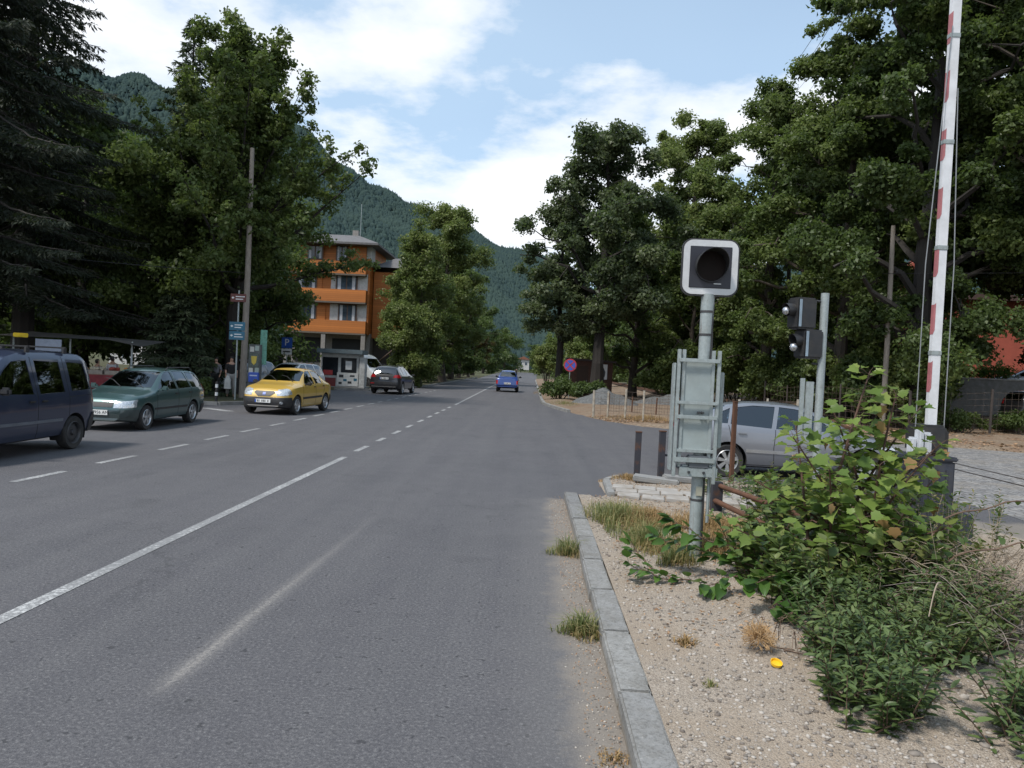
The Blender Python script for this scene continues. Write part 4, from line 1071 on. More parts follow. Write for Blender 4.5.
# ---- navy van
VAN = dict(paint=P_VAN, x0=-2.0, x1=2.0, H=1.80, rw=.62, wr=.31, axles=(-1.28, 1.32), rim='steel', mirror=(.78, 1.13),
    top=[(-2.0, .5), (-1.99, 1.0), (-1.96, 1.5), (-1.88, 1.74), (-1.7, 1.79), (-.8, 1.81), (.0, 1.80), (.35, 1.72), (.62, 1.55), (1.08, 1.18), (1.3, 1.06), (1.75, .95), (1.93, .78), (2.0, .5)],
    belt=[(-2.0, .48), (-1.97, .9), (-1.8, 1.06), (.6, 1.02), (1.3, .95), (1.8, .8), (2.0, .45)],
    bot=[(-2.0, .36), (-1.8, .26), (1.7, .24), (2.0, .3)],
    hw=[(-2.0, .70), (-1.95, .78), (-1.7, .82), (1.2, .835), (1.7, .78), (1.93, .66), (2.0, .5)],
    side_windows=[[(-1.0, 1.07), (-.98, 1.60), (-.30, 1.62), (-.28, 1.05)], [(-1.80, 1.10), (-1.72, 1.58), (-1.22, 1.60), (-1.2, 1.08)], [(-.12, 1.05), (-.10, 1.62), (.28, 1.60), (.5, 1.46), (.92, 1.08)]],
    end_windows=[([(-.62, 1.2), (.62, 1.2), (.52, 1.66), (-.52, 1.66)], .4, 1.6), ([(-.55, 1.12), (.55, 1.12), (.5, 1.6), (-.5, 1.6)], -2.3, -1.9)],
    trims=[], seams=[[(-.2, .3), (-.2, 1.68)], [(.98, .35), (1.0, 1.0)], [(-1.1, .62), (-1.1, 1.7)], [(-1.1, .98), (-1.85, 1.0)]],
    handles=[(-.02, .93), (-.36, .93)], seats=[(.2, 2), (-.8, 3)], dash=.95, crossbars=(-1.25, -.2),
    decals=[('side_moulding', [(-.9, .55), (.95, .55), (.95, .60), (-.9, .60)], -1.3, 1.3, 'y', M_('grey_moulding', (.11, .12, .14), .5), .012, -.01),
            ('rear_bumper', [(-2.3, .3), (-1.72, .3), (-1.72, .50), (-1.85, .66), (-2.3, .66)], -1.3, 1.3, 'y', BLACKPL, .02, -.01),
            ('front_bumper', [(1.72, .25), (2.3, .25), (2.3, .60), (1.8, .60)], -1.3, 1.3, 'y', BLACKPL, .02, -.01),
            ('headlight', [(1.6, .70), (2.05, .64), (2.05, .80), (1.7, .86)], .4, 1.0, 'y', HEADL, .005, -.01), ('headlight', [(1.6, .70), (2.05, .64), (2.05, .80), (1.7, .86)], -.4, -1.0, 'y', HEADL, .005, -.01),
            ('tail_light', [(-2.2, .85), (-1.9, .85), (-1.9, 1.25), (-2.2, 1.25)], .6, 1.0, 'y', TAILR, .005, -.01), ('tail_light', [(-2.2, .85), (-1.9, .85), (-1.9, 1.25), (-2.2, 1.25)], -.6, -1.0, 'y', TAILR, .005, -.01)])

# ---- green estate
EST = dict(paint=P_GREEN, x0=-2.1, x1=2.0, H=1.44, rw=.55, wr=.295, axles=(-1.22, 1.24), rim='five', mirror=(.62, .97), mirrormat=P_GREEN,
    top=[(-2.1, .5), (-2.07, .85), (-1.98, 1.15), (-1.8, 1.38), (-1.5, 1.43), (-.6, 1.455), (-.05, 1.43), (.25, 1.33), (.75, 1.05), (.98, .95), (1.6, .85), (1.88, .74), (1.97, .6), (2.0, .46)],
    belt=[(-2.1, .48), (-2.0, .88), (-1.5, .93), (.3, .89), (1.0, .84), (1.6, .76), (1.9, .62), (2.0, .44)],
    bot=[(-2.1, .36), (-1.8, .22), (1.6, .19), (2.0, .25)],
    hw=[(-2.1, .64), (-2.0, .75), (-1.6, .80), (.8, .805), (1.4, .79), (1.8, .72), (1.95, .6), (2.0, .5)],
    side_windows=[[(-1.1, .96), (-1.02, 1.36), (-.42, 1.375), (-.38, .94)], [(-1.18, .96), (-1.12, 1.35), (-1.62, 1.32), (-1.88, 1.02), (-1.84, .97)], [(-.28, .935), (-.30, 1.37), (-.04, 1.355), (.18, 1.26), (.62, .96)]],
    end_windows=[([(-.62, .99), (.62, .99), (.5, 1.36), (-.5, 1.36)], .05, 1.2), ([(-.55, .98), (.55, .98), (.5, 1.32), (-.5, 1.32)], -2.3, -1.8)],
    seams=[[(-.34, .3), (-.34, 1.38)], [(.78, .3), (.8, .88)], [(-.9, .5), (-1.1, .8), (-1.14, 1.34)]],
    handles=[(-.2, .83), (-.98, .84)], seats=[(.1, 2), (-.8, 3)], dash=.8, rails=(-1.6, -.2, 1.45), wipers=(.93, .98, 1.0),
    plates=[('PA 7956 AM', .1, 2.035, 0, .43, 0)],
    decals=[('side_moulding', [(-.85, .46), (.9, .46), (.9, .51), (-.85, .51)], -1.3, 1.3, 'y', BLACKPL, .010, -.01),
            ('front_bumper', [(1.6, .22), (2.3, .22), (2.3, .50), (1.6, .50)], -1.3, 1.3, 'y', carpaint('paint_green_dark', (.018, .04, .042), .2), .02, -.01),
            ('grille', [(-.32, .55), (.32, .55), (.34, .66), (-.34, .66)], 1.8, 2.2, 'x', BLACKPL, .006, -.01),
            ('air_intake', [(-.5, .27), (.5, .27), (.5, .35), (-.5, .35)], 1.8, 2.2, 'x', DARKIN, .024, -.0),
            ('headlight', [(1.5, .57), (2.1, .53), (2.1, .67), (1.62, .73)], .36, .74, 'y', HEADL, .008, -.01), ('headlight', [(1.5, .57), (2.1, .53), (2.1, .67), (1.62, .73)], -.36, -.74, 'y', HEADL, .008, -.01),
            ('tail_light', [(-2.2, .8), (-1.95, .8), (-1.9, 1.02), (-2.2, 1.1)], .5, 1.0, 'y', TAILR, .005, -.01),
            ('rear_bumper', [(-2.3, .25), (-1.7, .25), (-1.7, .5), (-2.3, .5)], -1.3, 1.3, 'y', BLACKPL, .02, -.01)],
    people=[(.2, .36, .50, 'g')], glass=GLASS)

# ---- yellow saloon
SAL = dict(paint=P_YELL, x0=-2.12, x1=2.08, H=1.52, rw=.56, wr=.31, axles=(-1.3, 1.32), rim='spoke', mirror=(.62, 1.02),
    top=[(-2.12, .55), (-2.1, .85), (-2.0, 1.06), (-1.6, 1.12), (-1.3, 1.27), (-.95, 1.46), (-.5, 1.52), (0, 1.52), (.3, 1.42), (.85, 1.1), (1.0, 1.04), (1.5, .96), (1.9, .84), (2.03, .66), (2.08, .5)],
    belt=[(-2.12, .5), (-2.0, .93), (-1.5, .98), (.3, .95), (1.0, .92), (1.6, .86), (1.95, .7), (2.08, .46)],
    bot=[(-2.12, .36), (-1.8, .22), (1.6, .2), (2.08, .26)],
    hw=[(-2.12, .66), (-2.0, .78), (-1.6, .85), (.8, .87), (1.5, .85), (1.85, .76), (2.03, .64), (2.08, .52)],
    side_windows=[[(-1.02, 1.02), (-1.12, 1.26), (-.85, 1.41), (-.38, 1.435), (-.34, 1.0)], [(-.24, .995), (-.26, 1.43), (.06, 1.42), (.24, 1.34), (.66, 1.01)]],
    end_windows=[([(-.66, 1.09), (.66, 1.09), (.54, 1.44), (-.54, 1.44)], .15, 1.3), ([(-.6, 1.16), (.6, 1.16), (.5, 1.42), (-.5, 1.42)], -1.7, -.98)],
    seams=[[(-.29, .3), (-.29, 1.44)], [(.84, .3), (.88, .95)], [(-.95, .5), (-1.12, .8), (-1.1, 1.1)]],
    handles=[(-.16, .9), (-1.0, .92)], seats=[(.1, 2), (-.8, 3)], dash=.8, wipers=(.93, 1.07, 1.0),
    plates=[('', .1, 2.12, 0, .45, 0)],
    decals=[('side_moulding', [(-.9, .52), (.9, .50), (.9, .57), (-.9, .59)], -1.3, 1.3, 'y', BLACKPL, .012, -.01),
            ('front_bumper', [(1.62, .22), (2.3, .22), (2.3, .57), (1.72, .57)], -1.3, 1.3, 'y', BLACKPL, .03, -.01),
            ('grille', [(-.36, .72), (-.2, .60), (.2, .60), (.36, .72), (.3, .77), (-.3, .77)], 1.8, 2.3, 'x', BLACKPL, .012, -.01),
            ('badge', [(-.05, .65), (.05, .65), (.05, .73), (-.05, .73)], 1.8, 2.3, 'x', BLUE, .02, -.01),
            ('headlight', [(1.68, .68), (2.2, .60), (2.2, .74), (1.75, .86)], .42, .9, 'y', HEADL, .008, -.01), ('headlight', [(1.68, .68), (2.2, .60), (2.2, .74), (1.75, .86)], -.42, -.9, 'y', HEADL, .008, -.01),
            ('fog_light', circ(.6, .40, .045, 12), 1.8, 2.3, 'x', HEADL, .034, -.01),
            ('tail_light', [(-2.2, .75), (-1.95, .75), (-1.95, 1.0), (-2.2, 1.0)], .5, 1.0, 'y', TAILR, .005, -.01),
            ('rear_bumper', [(-2.3, .25), (-1.75, .25), (-1.75, .58), (-2.3, .58)], -1.3, 1.3, 'y', BLACKPL, .02, -.01)])

# ---- dark SUV, seen from behind
SUV = dict(paint=P_SUV, x0=-2.3, x1=2.3, H=1.68, rw=.6, wr=.36, axles=(-1.38, 1.36), rim='five', mirror=(.72, 1.14), mirrormat=P_SUV,
    top=[(-2.3, .6), (-2.27, .95), (-2.15, 1.2), (-1.95, 1.5), (-1.75, 1.62), (-1, 1.69), (0, 1.68), (.3, 1.6), (.95, 1.22), (1.15, 1.14), (1.8, 1.04), (2.15, .9), (2.27, .7), (2.3, .5)],
    belt=[(-2.3, .58), (-2.1, 1.0), (-1.6, 1.08), (.3, 1.04), (1.2, 1.02), (1.9, .94), (2.3, .48)],
    bot=[(-2.3, .42), (-2, .3), (1.9, .28), (2.3, .34)],
    hw=[(-2.3, .74), (-2.2, .84), (-1.9, .91), (1, .93), (1.8, .88), (2.15, .74), (2.3, .55)],
    side_windows=[[(-1.0, 1.12), (-.95, 1.56), (-.25, 1.58), (-.2, 1.1)], [(-1.08, 1.13), (-1.04, 1.55), (-1.6, 1.48), (-1.8, 1.2)], [(-.1, 1.1), (-.12, 1.58), (.1, 1.57), (.3, 1.48), (.8, 1.13)]],
    end_windows=[([(-.68, 1.2), (.68, 1.2), (.56, 1.6), (-.56, 1.6)], .2, 1.4), ([(-.66, 1.16), (.66, 1.16), (.54, 1.52), (-.54, 1.52)], -2.5, -1.7)],
    handles=[(-.1, 1.0), (-.95, 1.02)], seats=[(.2, 2), (-.8, 3)], dash=.9, rails=(-1.5, -.1, 1.7), exhaust=True,
    plates=[('', .1, -2.305, 0, .92, math.pi)],
    decals=[('tail_light', [(.5, .98), (.95, .96), (.95, 1.16), (.60, 1.14)], -2.4, -1.85, 'x', TAILR, .008, -.01), ('tail_light', [(-.5, .98), (-.95, .96), (-.95, 1.16), (-.60, 1.14)], -2.4, -1.85, 'x', TAILR, .008, -.01),
            ('rear_bumper', [(-2.5, .34), (-1.9, .34), (-1.95, .72), (-2.5, .72)], -1.3, 1.3, 'y', BLACKPL, .03, -.01),
            ('reflector', [(.55, .6), (.8, .6), (.8, .65), (.55, .65)], -2.5, -2, 'x', TAILR, .036, -.01),
            ('front_bumper', [(1.9, .3), (2.5, .3), (2.5, .6), (1.95, .6)], -1.3, 1.3, 'y', BLACKPL, .02, -.01)])

# ---- blue pickup, seen from behind
PICK = dict(paint=P_BLUE, x0=-2.05, x1=2.05, H=1.48, rw=.54, wr=.3, axles=(-1.2, 1.3), rim='steel', mirror=(.75, 1.02),
    top=[(-2.05, .5), (-2.04, .92), (-2.0, .96), (-.55, .97), (-.5, 1.3), (-.42, 1.42), (-.1, 1.49), (.35, 1.45), (.6, 1.34), (1.0, 1.02), (1.7, .9), (1.98, .7), (2.05, .5)],
    belt=[(-2.05, .48), (-2.0, .86), (.5, .88), (1.3, .86), (1.8, .74), (2.05, .45)],
    bot=[(-2.05, .36), (-1.8, .3), (1.7, .2), (2.05, .26)],
    hw=[(-2.05, .76), (-1.95, .80), (1.2, .81), (1.7, .76), (1.98, .64), (2.05, .5)],
    side_windows=[[(-.32, .95), (-.32, 1.40), (.2, 1.40), (.42, 1.28), (.78, .96)]],
    end_windows=[([(-.6, 1.04), (.6, 1.04), (.5, 1.4), (-.5, 1.4)], .3, 1.3), ([(-.62, 1.04), (.62, 1.04), (.5, 1.40), (-.5, 1.40)], -.8, -.36)],
    bed=(-1.96, -.64, .5),
    handles=[(-.2, .85)], seats=[(.2, 2)], dash=.9,
    plates=[('', .1, -2.07, 0, .60, math.pi)],
    decals=[('tail_light', [(.66, .55), (.9, .55), (.9, .80), (.66, .80)], -2.3, -1.95, 'x', TAILR, .006, -.01), ('tail_light', [(-.66, .55), (-.9, .55), (-.9, .80), (-.66, .80)], -2.3, -1.95, 'x', TAILR, .006, -.01),
            ('rear_bumper', [(-2.3, .34), (-1.8, .34), (-1.85, .50), (-2.3, .50)], -1.3, 1.3, 'y', BLACKPL, .03, -.01),
            ('front_bumper', [(1.7, .25), (2.3, .25), (2.3, .5), (1.8, .5)], -1.3, 1.3, 'y', BLACKPL, .02, -.01)],
    people=[(.25, .36, .55, 'w'), (.25, -.36, .55, 'g')], glass=GLASSL)

def plain_hatch(paint, H=1.45, plate=None):
    d = dict(EST); d = {k: v for k, v in d.items() if k not in ('people', '_people')}; d['paint'] = paint; d['mirrormat'] = paint; d['rails'] = None
    d['plates'] = [(plate, .1, 2.035, 0, .43, 0)] if plate else []
    d['decals'] = [q if q[0] != 'front_bumper' else (*q[:5], paint, *q[6:]) for q in EST['decals']]
    return d

MINIB = dict(paint=P_WHITE, x0=-2.6, x1=2.6, H=2.35, rw=.82, wr=.34, axles=(-1.6, 1.75), rim='steel', mirror=(1.25, 1.5),
    top=[(-2.6, .6), (-2.58, 1.8), (-2.5, 2.28), (-2.2, 2.36), (.7, 2.36), (1.1, 2.2), (1.85, 1.4), (2.1, 1.22), (2.5, 1.05), (2.6, .6)],
    belt=[(-2.6, .55), (-2.5, 1.15), (1.4, 1.15), (2.1, 1.05), (2.5, .85), (2.6, .5)],
    bot=[(-2.6, .4), (-2.4, .32), (2.3, .3), (2.6, .36)],
    hw=[(-2.6, .88), (-2.5, .94), (1.6, .95), (2.2, .88), (2.5, .75), (2.6, .6)],
    side_windows=[[(.35, 1.2), (.35, 1.85), (.95, 1.85), (1.55, 1.3), (1.5, 1.2)], [(-1.0, 1.25), (-1.0, 1.85), (.15, 1.85), (.15, 1.25)], [(-2.3, 1.25), (-2.3, 1.85), (-1.2, 1.85), (-1.2, 1.25)]],
    end_windows=[([(-.78, 1.42), (.78, 1.42), (.7, 2.05), (-.7, 2.05)], .95, 2.2)], handles=[(.2, 1.05)], dash=1.7, seats=[(.9, 2)],
    decals=[('front_bumper', [(2.2, .3), (2.9, .3), (2.9, .62), (2.3, .62)], -1.3, 1.3, 'y', BLACKPL, .02, -.01),
            ('headlight', [(2.2, .75), (2.7, .7), (2.7, .95), (2.3, 1.0)], .5, 1.1, 'y', HEADL, .006, -.01), ('headlight', [(2.2, .75), (2.7, .7), (2.7, .95), (2.3, 1.0)], -.5, -1.1, 'y', HEADL, .006, -.01)])

TOSOUTH = -math.pi/2; TONORTH = math.pi/2
cars = []
def put(name, label, cat, loc, rz, sp):
    r = car(name, label, cat, loc, rz, sp)
    # occupants are things of their own, seated in the car
    for (pr, mesh, key, (x, y, z)) in sp.pop('_people', []):
        col = {'c': (.55, .55, .55), 'g': (.06, .07, .09), 'w': (.6, .6, .58)}[key]
        who = {'silver_hatchback': 'person in a pale top sitting at the wheel of the silver car', 'estate_car': 'person in dark clothes at the wheel of the green estate car'}
        lab = who.get(name) or ('driver in a pale shirt seen through the rear window of the blue pickup' if key == 'w' else 'passenger in dark clothes seen through the rear window of the blue pickup')
        M = Matrix.Translation(loc) @ Matrix.Rotation(rz, 4, 'Z')
        c = M @ Vector((x, y, z)); pr.location = c; pr.rotation_euler = (0, 0, rz); tag(pr, lab, 'person')
        me = mesh.data; me.transform(Matrix.Translation((-x, -y, -z))); mesh.parent = pr; mesh.name = 'body'
        me.materials.append(SKIN); me.materials.append(M_('cloth_'+key+name, col, .9))
        for p in me.polygons: p.material_index = 1 if p.center.z < .50 and p.center.x < .2 else 0
        mb = MB(); bm = bmesh.new(); bmesh.ops.create_uvsphere(bm, u_segments=14, v_segments=9, radius=.125); 
        hv = [(v.co.x*.95-.02, v.co.y*.9, v.co.z+.70) for v in bm.verts if True]; hf = [[v.index for v in f.verts] for f in bm.faces if f.calc_center_median().z > -.02 or f.calc_center_median().x < -.05]
        mb.add(hv, hf); bm.free(); mb.build('hair', HAIRD, pr, smooth=True, fix=False)
    return r

put('silver_hatchback', 'silver five door car waiting at the crossing behind the sapling', 'car', (5.06, 15.65, .0), R(0), SILVER)
put('van', 'dark blue high roofed van with roof bars cut off by the left edge', 'van', (-9.22, 12.75, 0), TOSOUTH, VAN)
put('estate_car', 'dark green estate car with silver wheels facing the camera beside the blue van', 'car', (-9.86, 19.3, 0), TOSOUTH-R(0), EST)
put('yellow_saloon', 'yellow saloon car with black bumpers and a bright reflecting windscreen', 'car', (-8.40, 26.6, 0), TOSOUTH-R(5), SAL)
put('off_road_car', 'dark high car with red tail lights parked beside the white kiosk', 'car', (-8.35, 46.6, 0), TONORTH-R(4), SUV)
put('pickup_truck', 'small blue pickup truck driving away in the right lane', 'pickup', (-1.85, 60.9, 0), TONORTH, PICK).scale = (1.05, 1.06, 1.12)
put('white_car', 'white car parked behind the yellow saloon next to the kiosk', 'car', (-11.75, 37.2, .0), TOSOUTH-R(12), plain_hatch(P_WHITE)).scale = (1.08, 1.05, 1.13)
put('dull_silver_car', 'dull silver car parked behind the advertising column', 'car', (-14.0, 36.6, .06), TOSOUTH-R(14), plain_hatch(P_DSILV)).scale = (1.05, 1.05, 1.12)
put('minibus', 'white high roofed minibus parked behind the kiosk', 'minibus', (-12.6, 55.2, .0), R(-28), MINIB)
put('parked_dark_car', 'dark car with red tail light half cut off by the right edge of the photo', 'car', (23.2, 34.6, .55), R(4), {**plain_hatch(P_DARK), 'plates': []})
put('pale_parked_car', 'pale car parked up behind the concrete wall at the right edge', 'car', (29.6, 47, 1.9), R(165), plain_hatch(P_DSILV))
# ------------------------------------------------------------------ street furniture and buildings
def T(*a): return Matrix.Translation(a)
def face_south(x, y, z): return T(x, y, z) @ Matrix.Rotation(math.pi/2, 4, 'X')      # text readable from -Y

SIGNTEAL = M_('sign_teal', (.02, .13, .21), .45, var=.1, dirt=.2)
SIGNBROWN = M_('sign_brown', (.11, .025, .02), .45, var=.1, dirt=.2)
DGREY = M_('dark_grey_paint', (.035, .037, .04), .5, var=.2)

# -- level crossing signal mast in the foreground
root = empty('crossing_signal', (1.645, 7.42, .09), 0, 'level crossing signal on galvanised pole with white rimmed square lamp and steel panel', 'signal')
mb = MB(); mb.tube([(0, 0, -.15), (0, 0, 2.60)], .062, 24); mb.build('pole', GALV, root, smooth=True)
mb = MB(); mb.tube([(0, 0, -.02), (0, 0, .03)], .15, 20); mb.build('base_flange', GALV, root, smooth=True)
def rrect(w, h, r, n=6, ch=None):
    P = []
    for cx, cy, a0 in ((w/2-r, h/2-r, 0), (-w/2+r, h/2-r, 90), (-w/2+r, -h/2+r, 180), (w/2-r, -h/2+r, 270)):
        for i in range(n+1):
            a = R(a0+90*i/n); P.append((cx+r*math.cos(a), cy+r*math.sin(a)))
    return P
def ring_prism(outer, inner, y0, y1, cz=0, cx=0):
    mb = MB(); n = len(outer); V = []
    for P, y in ((outer, y0), (inner, y0), (outer, y1), (inner, y1)): V += [(p[0]+cx, y, p[1]+cz) for p in P]
    F = []
    for i in range(n):
        j = (i+1) % n; F += [[i, j, n+j, n+i], [2*n+i, 3*n+i, 3*n+j, 2*n+j], [i, 2*n+i, 2*n+j, j], [n+i, n+j, 3*n+j, 3*n+i]]
    mb.add(V, F); return mb
CZ = 2.92-.09+.02
mb = MB(); mb.prism([(p[0], p[1]+CZ) for p in rrect(.545, .545, .10)], -.035, -.005, 'y'); bp = mb.build('backboard', BLACKPL, root, smooth=True)
ring_prism(rrect(.515, .515, .09), rrect(.395, .395, .004), -.045, -.03, CZ).build('white_rim', M_('rim_white', (.55, .56, .57), .5, var=.08, dirt=.2), bp, smooth=True)
mb = MB(); mb.box((0, .07, CZ), (.40, .16, .40), 0, .03); mb.build('lamp_housing', BLACKPL, root, smooth=True)
mb = MB(); mb.box((0, -.045, CZ), (.395, .016, .395), 0, .006); lp = mb.build('lamp_face', M_('lamp_face', (.02, .021, .03), .5, var=.2), root, smooth=True)
mb = MB(); n = 28; V = []; F = []
for i in range(n):
    a = 2*math.pi*i/n
    for rr, yy in ((.145, -.05), (.15, -.05), (.15, -.05-.03-.19*max(0, .35+.65*math.sin(a))), (.145, -.05-.03-.19*max(0, .35+.65*math.sin(a)))):
        V.append((rr*math.cos(a), yy, CZ+.01+rr*math.sin(a)))
for i in range(n):
    j = (i+1) % n
    for k in range(4): F.append([i*4+k, i*4+(k+1) % 4, j*4+(k+1) % 4, j*4+k])
mb.add(V, F); mb.build('lamp_hood', BLACKPL, lp, smooth=True)
mb = MB(); mb.prism([(p[0], p[1]+CZ+.01) for p in circ(0, 0, .143)], -.056, -.052, 'y'); mb.build('lens', M_('lens_dark_red', (.010, .006, .005), .6, var=.2, bump=0, spec=.15), lp)
mb = MB(); mb.box((.07, -.056, CZ-.155), (.07, .004, .006)); mb.build('maker_mark', WHITE, lp)
for z in (2.42, 2.2, .62):
    mb = MB(); mb.tube([(0, 0, z), (0, 0, z+.022)], .0655, 20, cap=False); mb.build('strap', STEELW, root, smooth=True)
mb = MB(); mb.tube([(.05, -.045, .0), (.052, -.05, .5), (.045, -.052, .95), (.05, -.05, 2.1), (.04, -.03, 2.58)], .009, 6); mb.build('cable', BLACKPL, root, smooth=True)
mb = MB(); mb.box((0, -.066, .72), (.06, .006, .09), 0, .001); mb.build('asset_plate', M_('plate_dull', (.45, .44, .35), .6, dirt=.4), root)
# steel panel frame hung on the mast (x -.20..+.20, z 1.0..2.05)
tl = (-.03, -.10)
fr = empty('panel_frame', (0, 0, 0)); fr.parent = root
PX0, PX1, Z0, Z1 = -.262, .115, .83, 2.03
mb = MB()
for x, za, zb, y in ((PX0, .86, 2.06, -.115), (PX0+.05, .95, 2.06, -.09), (PX1, .80, 2.06, -.115), (PX1-.05, .9, 2.06, -.09)):
    mb.box((x, y, (za+zb)/2), (.032, .035, zb-za), 0, .003)
for z, w in ((1.96, .036), (1.56, .03), (1.425, .036), (1.00+.02, .045), (1.01-.23, .0)):
    if w: mb.box(((PX0+PX1)/2, -.137, z), (.38, .02, w), 0, .003)
mb.box(((PX0+PX1)/2, -.105, 1.105), (.38, .045, .03), 0, .003)
o = mb.build('steel_frame', GALV, root, smooth=True); bpy.data.objects.remove(fr)
mb = MB(); mb.box(((PX0+PX1)/2-.005, -.085, 1.53), (.30, .02, .84), 0, .004); pn = mb.build('blank_panel', M_('galv_sheet', (.30, .345, .345), .6, .15, var=.12, scale=5, bump=.1, dirt=.25, dirtcol=(.22, .22, .19)), root)
for x in (-.055, -.02):
    mb = MB(); mb.prism([(q[0], q[1]) for q in circ(x, 1.47, .012, 10)], -.15, -.09, 'y'); mb.build('bolt', DGREY, pn)
mb = MB(); mb.box((PX0-.033, -.06, 1.42), (.02, .12, 1.02), 0, .006); mb.build('side_plate', GALV, root)
mb = MB(); mb.box((PX1+.045, -.03, 1.50), (.04, .10, .72), 0, .006); mb.build('side_plate', GALV, root)
mb = MB(); mb.box((-.03, -.10, .905), (.36, .05, .09), 0, .005); mb.box((-.03, -.11, 1.0), (.30, .015, .016)); mb.box((-.03, -.11, .965), (.30, .02, .012)); cl = mb.build('mast_clamp', GALV, root, smooth=True)
for x in (-.12, .02):
    mb = MB(); mb.prism(circ(x, .905, .013, 8), -.14, -.12, 'y'); mb.build('bolt', DGREY, cl)
mb = MB(); mb.box((-.03, -.07, 1.0), (.20, .12, .12), 0, .01); mb.build('junction_box', M_('box_grey', (.10, .11, .12), .6), root)
mb = MB(); mb.tube([(.095, -.04, 1.05), (.095, -.04, .42)], .016, 8); mb.build('conduit', GALV, root)

# -- second signal behind the silver car, two black heads seen from the back
root = empty('crossing_signal', (4.60, 12.4, .08), 0, 'galvanised mast carrying two black signal heads seen from behind next to the silver car', 'signal')
mb = MB(); mb.tube([(0, 0, -.1), (0, 0, 3.24)], .062, 20); mb.build('pole', GALV, root, smooth=True)
for hx, hz, hh, dep, nm in ((-.37, 2.90, .50, .34, 0), (-.24, 2.42, .46, .28, 1)):
    hd = MB(); hd.box((hx+.03, .03, hz), (.34, .32, hh), R(18), .03); h_ = hd.build('signal_head', BLACKPL, root, smooth=True)
    M = T(hx+.03, .03, hz) @ Matrix.Rotation(R(18), 4, 'Z')
    mb = MB(); mb.box((-.145, -.165, .0), (.04, .012, hh*.86), M=M); mb.build('light_edge', M_('edge_pale', (.25, .32, .38), .5), h_)
    mb = MB(); n = 18; V = []; F = []
    for i in range(n):
        a = 2*math.pi*i/n
        for rr, xx in ((.10, -.17), (.10, -.30-.03*math.sin(a))): V.append(tuple(M @ Vector((xx, rr*math.cos(a), .05+rr*math.sin(a)))))
    for i in range(n): j = (i+1) % n; F.append([2*i, 2*j, 2*j+1, 2*i+1])
    mb.add(V, F); mb.build('lamp_hood', BLACKPL, h_, smooth=True, fix=False)
    bm = bmesh.new(); bmesh.ops.create_uvsphere(bm, u_segments=14, v_segments=8, radius=.065); mb = MB()
    mb.add([tuple(M @ Vector((-.29 if nm == 0 else -.27, 0, (.03 if nm == 0 else -.06)))+v.co) for v in bm.verts], [[v.index for v in f.verts] for f in bm.faces]); bm.free(); mb.build('lens', M_('lens_silver', (.5, .52, .55), .25, .8), h_, smooth=True)
mb = MB(); mb.tube([(-.2, 0, 3.12), (0, 0, 3.10)], .018, 6); mb.tube([(-.15, 0, 2.12), (0, 0, 2.1)], .018, 6); mb.build('bracket', DGREY, root, fix=False)
mb = MB(); mb.box((-.27, .02, 1.4), (.07, .035, .95), 0, .004); mb.box((-.16, .0, 1.35), (.12, .05, .95), 0, .006); mb.build('panel_frame', GALV, root, smooth=True)

# -- barrier machine with raised arm
root = empty('level_crossing_barrier', (4.50, 8.95, .1), 0, 'raised red and white barrier arm on a dark grey machine housing behind the sapling', 'barrier')
mb = MB(); mb.box((.02, 0, .10), (.66, .60, .36), 0, .02); mb.box((.38, -.02, .18), (.30, .42, .42), 0, .02); mb.build('plinth', M_('machine_dark', (.035, .042, .06), .5, .2, var=.25, dirt=.35), root, smooth=True)
mb = MB(); mb.box((0, 0, .58), (.56, .5, .82), 0, .025); hs = mb.build('housing', M_('machine_dark', (.03, .03, .03)), root, smooth=True)
mb = MB(); mb.box((0, 0, 1.01), (.60, .54, .05), 0, .015); mb.build('lid', MATS['machine_dark'], hs, smooth=True)
for x in (-.18, -.09, .0, .09, .18):
    mb = MB(); mb.box((x, -.257, .56), (.02, .016, .66), 0, .004); mb.build('door_rib', MATS['machine_dark'], hs)
mb = MB(); mb.box((.05, 0, 1.22), (.34, .30, .32), 0, .03); mb.box((.2, .05, 1.15), (.14, .3, .36), 0, .02); mb.build('arm_bracket', BLACKPL, root, smooth=True)
mb = MB()
for x, h_ in ((-.12, .30), (-.03, .26), (-.2, .2)): mb.box((x, -.2, 1.04+h_/2), (.075, .1, h_), .2, .02)
mb.build('cable_cover', M_('pale_plastic', (.5, .52, .55), .5), root, smooth=True)
ARM0, ARM1 = 1.38, 7.6
mb = MB(); n = 12; V = []; F = []
mb.prism([(-.052, -.032), (.052, -.032), (.052, .032), (-.052, .032)], ARM0, ARM1, 'z')
o = mb.build('arm', M_('arm_white', (.66, .67, .69), .45, var=.06, dirt=.2), root); o.location = (.10, 0, 0)
for k in range(9):
    mb = MB(); z0 = 1.75+k*.66; mb.add([(-.0545, -.0345, z0), (-.036, -.0345, z0+.05), (-.036, -.0345, z0+.36), (-.0545, -.0345, z0+.34)], [(0, 1, 2, 3)])
    mb.add([(-.0545, -.0345, z0), (-.0545, .032, z0), (-.0545, .032, z0+.34), (-.0545, -.0345, z0+.34)], [(0, 3, 2, 1)])
    mb.build('red_band', M_('arm_red', (.38, .13, .14), .5, dirt=.2), o)
for z in (2.2, 3.4, 4.6, 5.8):
    mb = MB(); mb.box((0, 0, z), (.118, .078, .05), 0, .004); mb.build('arm_clamp', GALV, o)
for sx, tp in ((-.10, 5.9), (.22, 5.2)):
    mb = MB(); mb.tube([(sx, -.06, 1.0), (sx+.01, -.05, 3.2), (.06 if sx < 0 else .16, -.04, tp)], .006, 5); mb.build('tension_wire', M_('wire_pale', (.28, .29, .3), .5, .4), root)

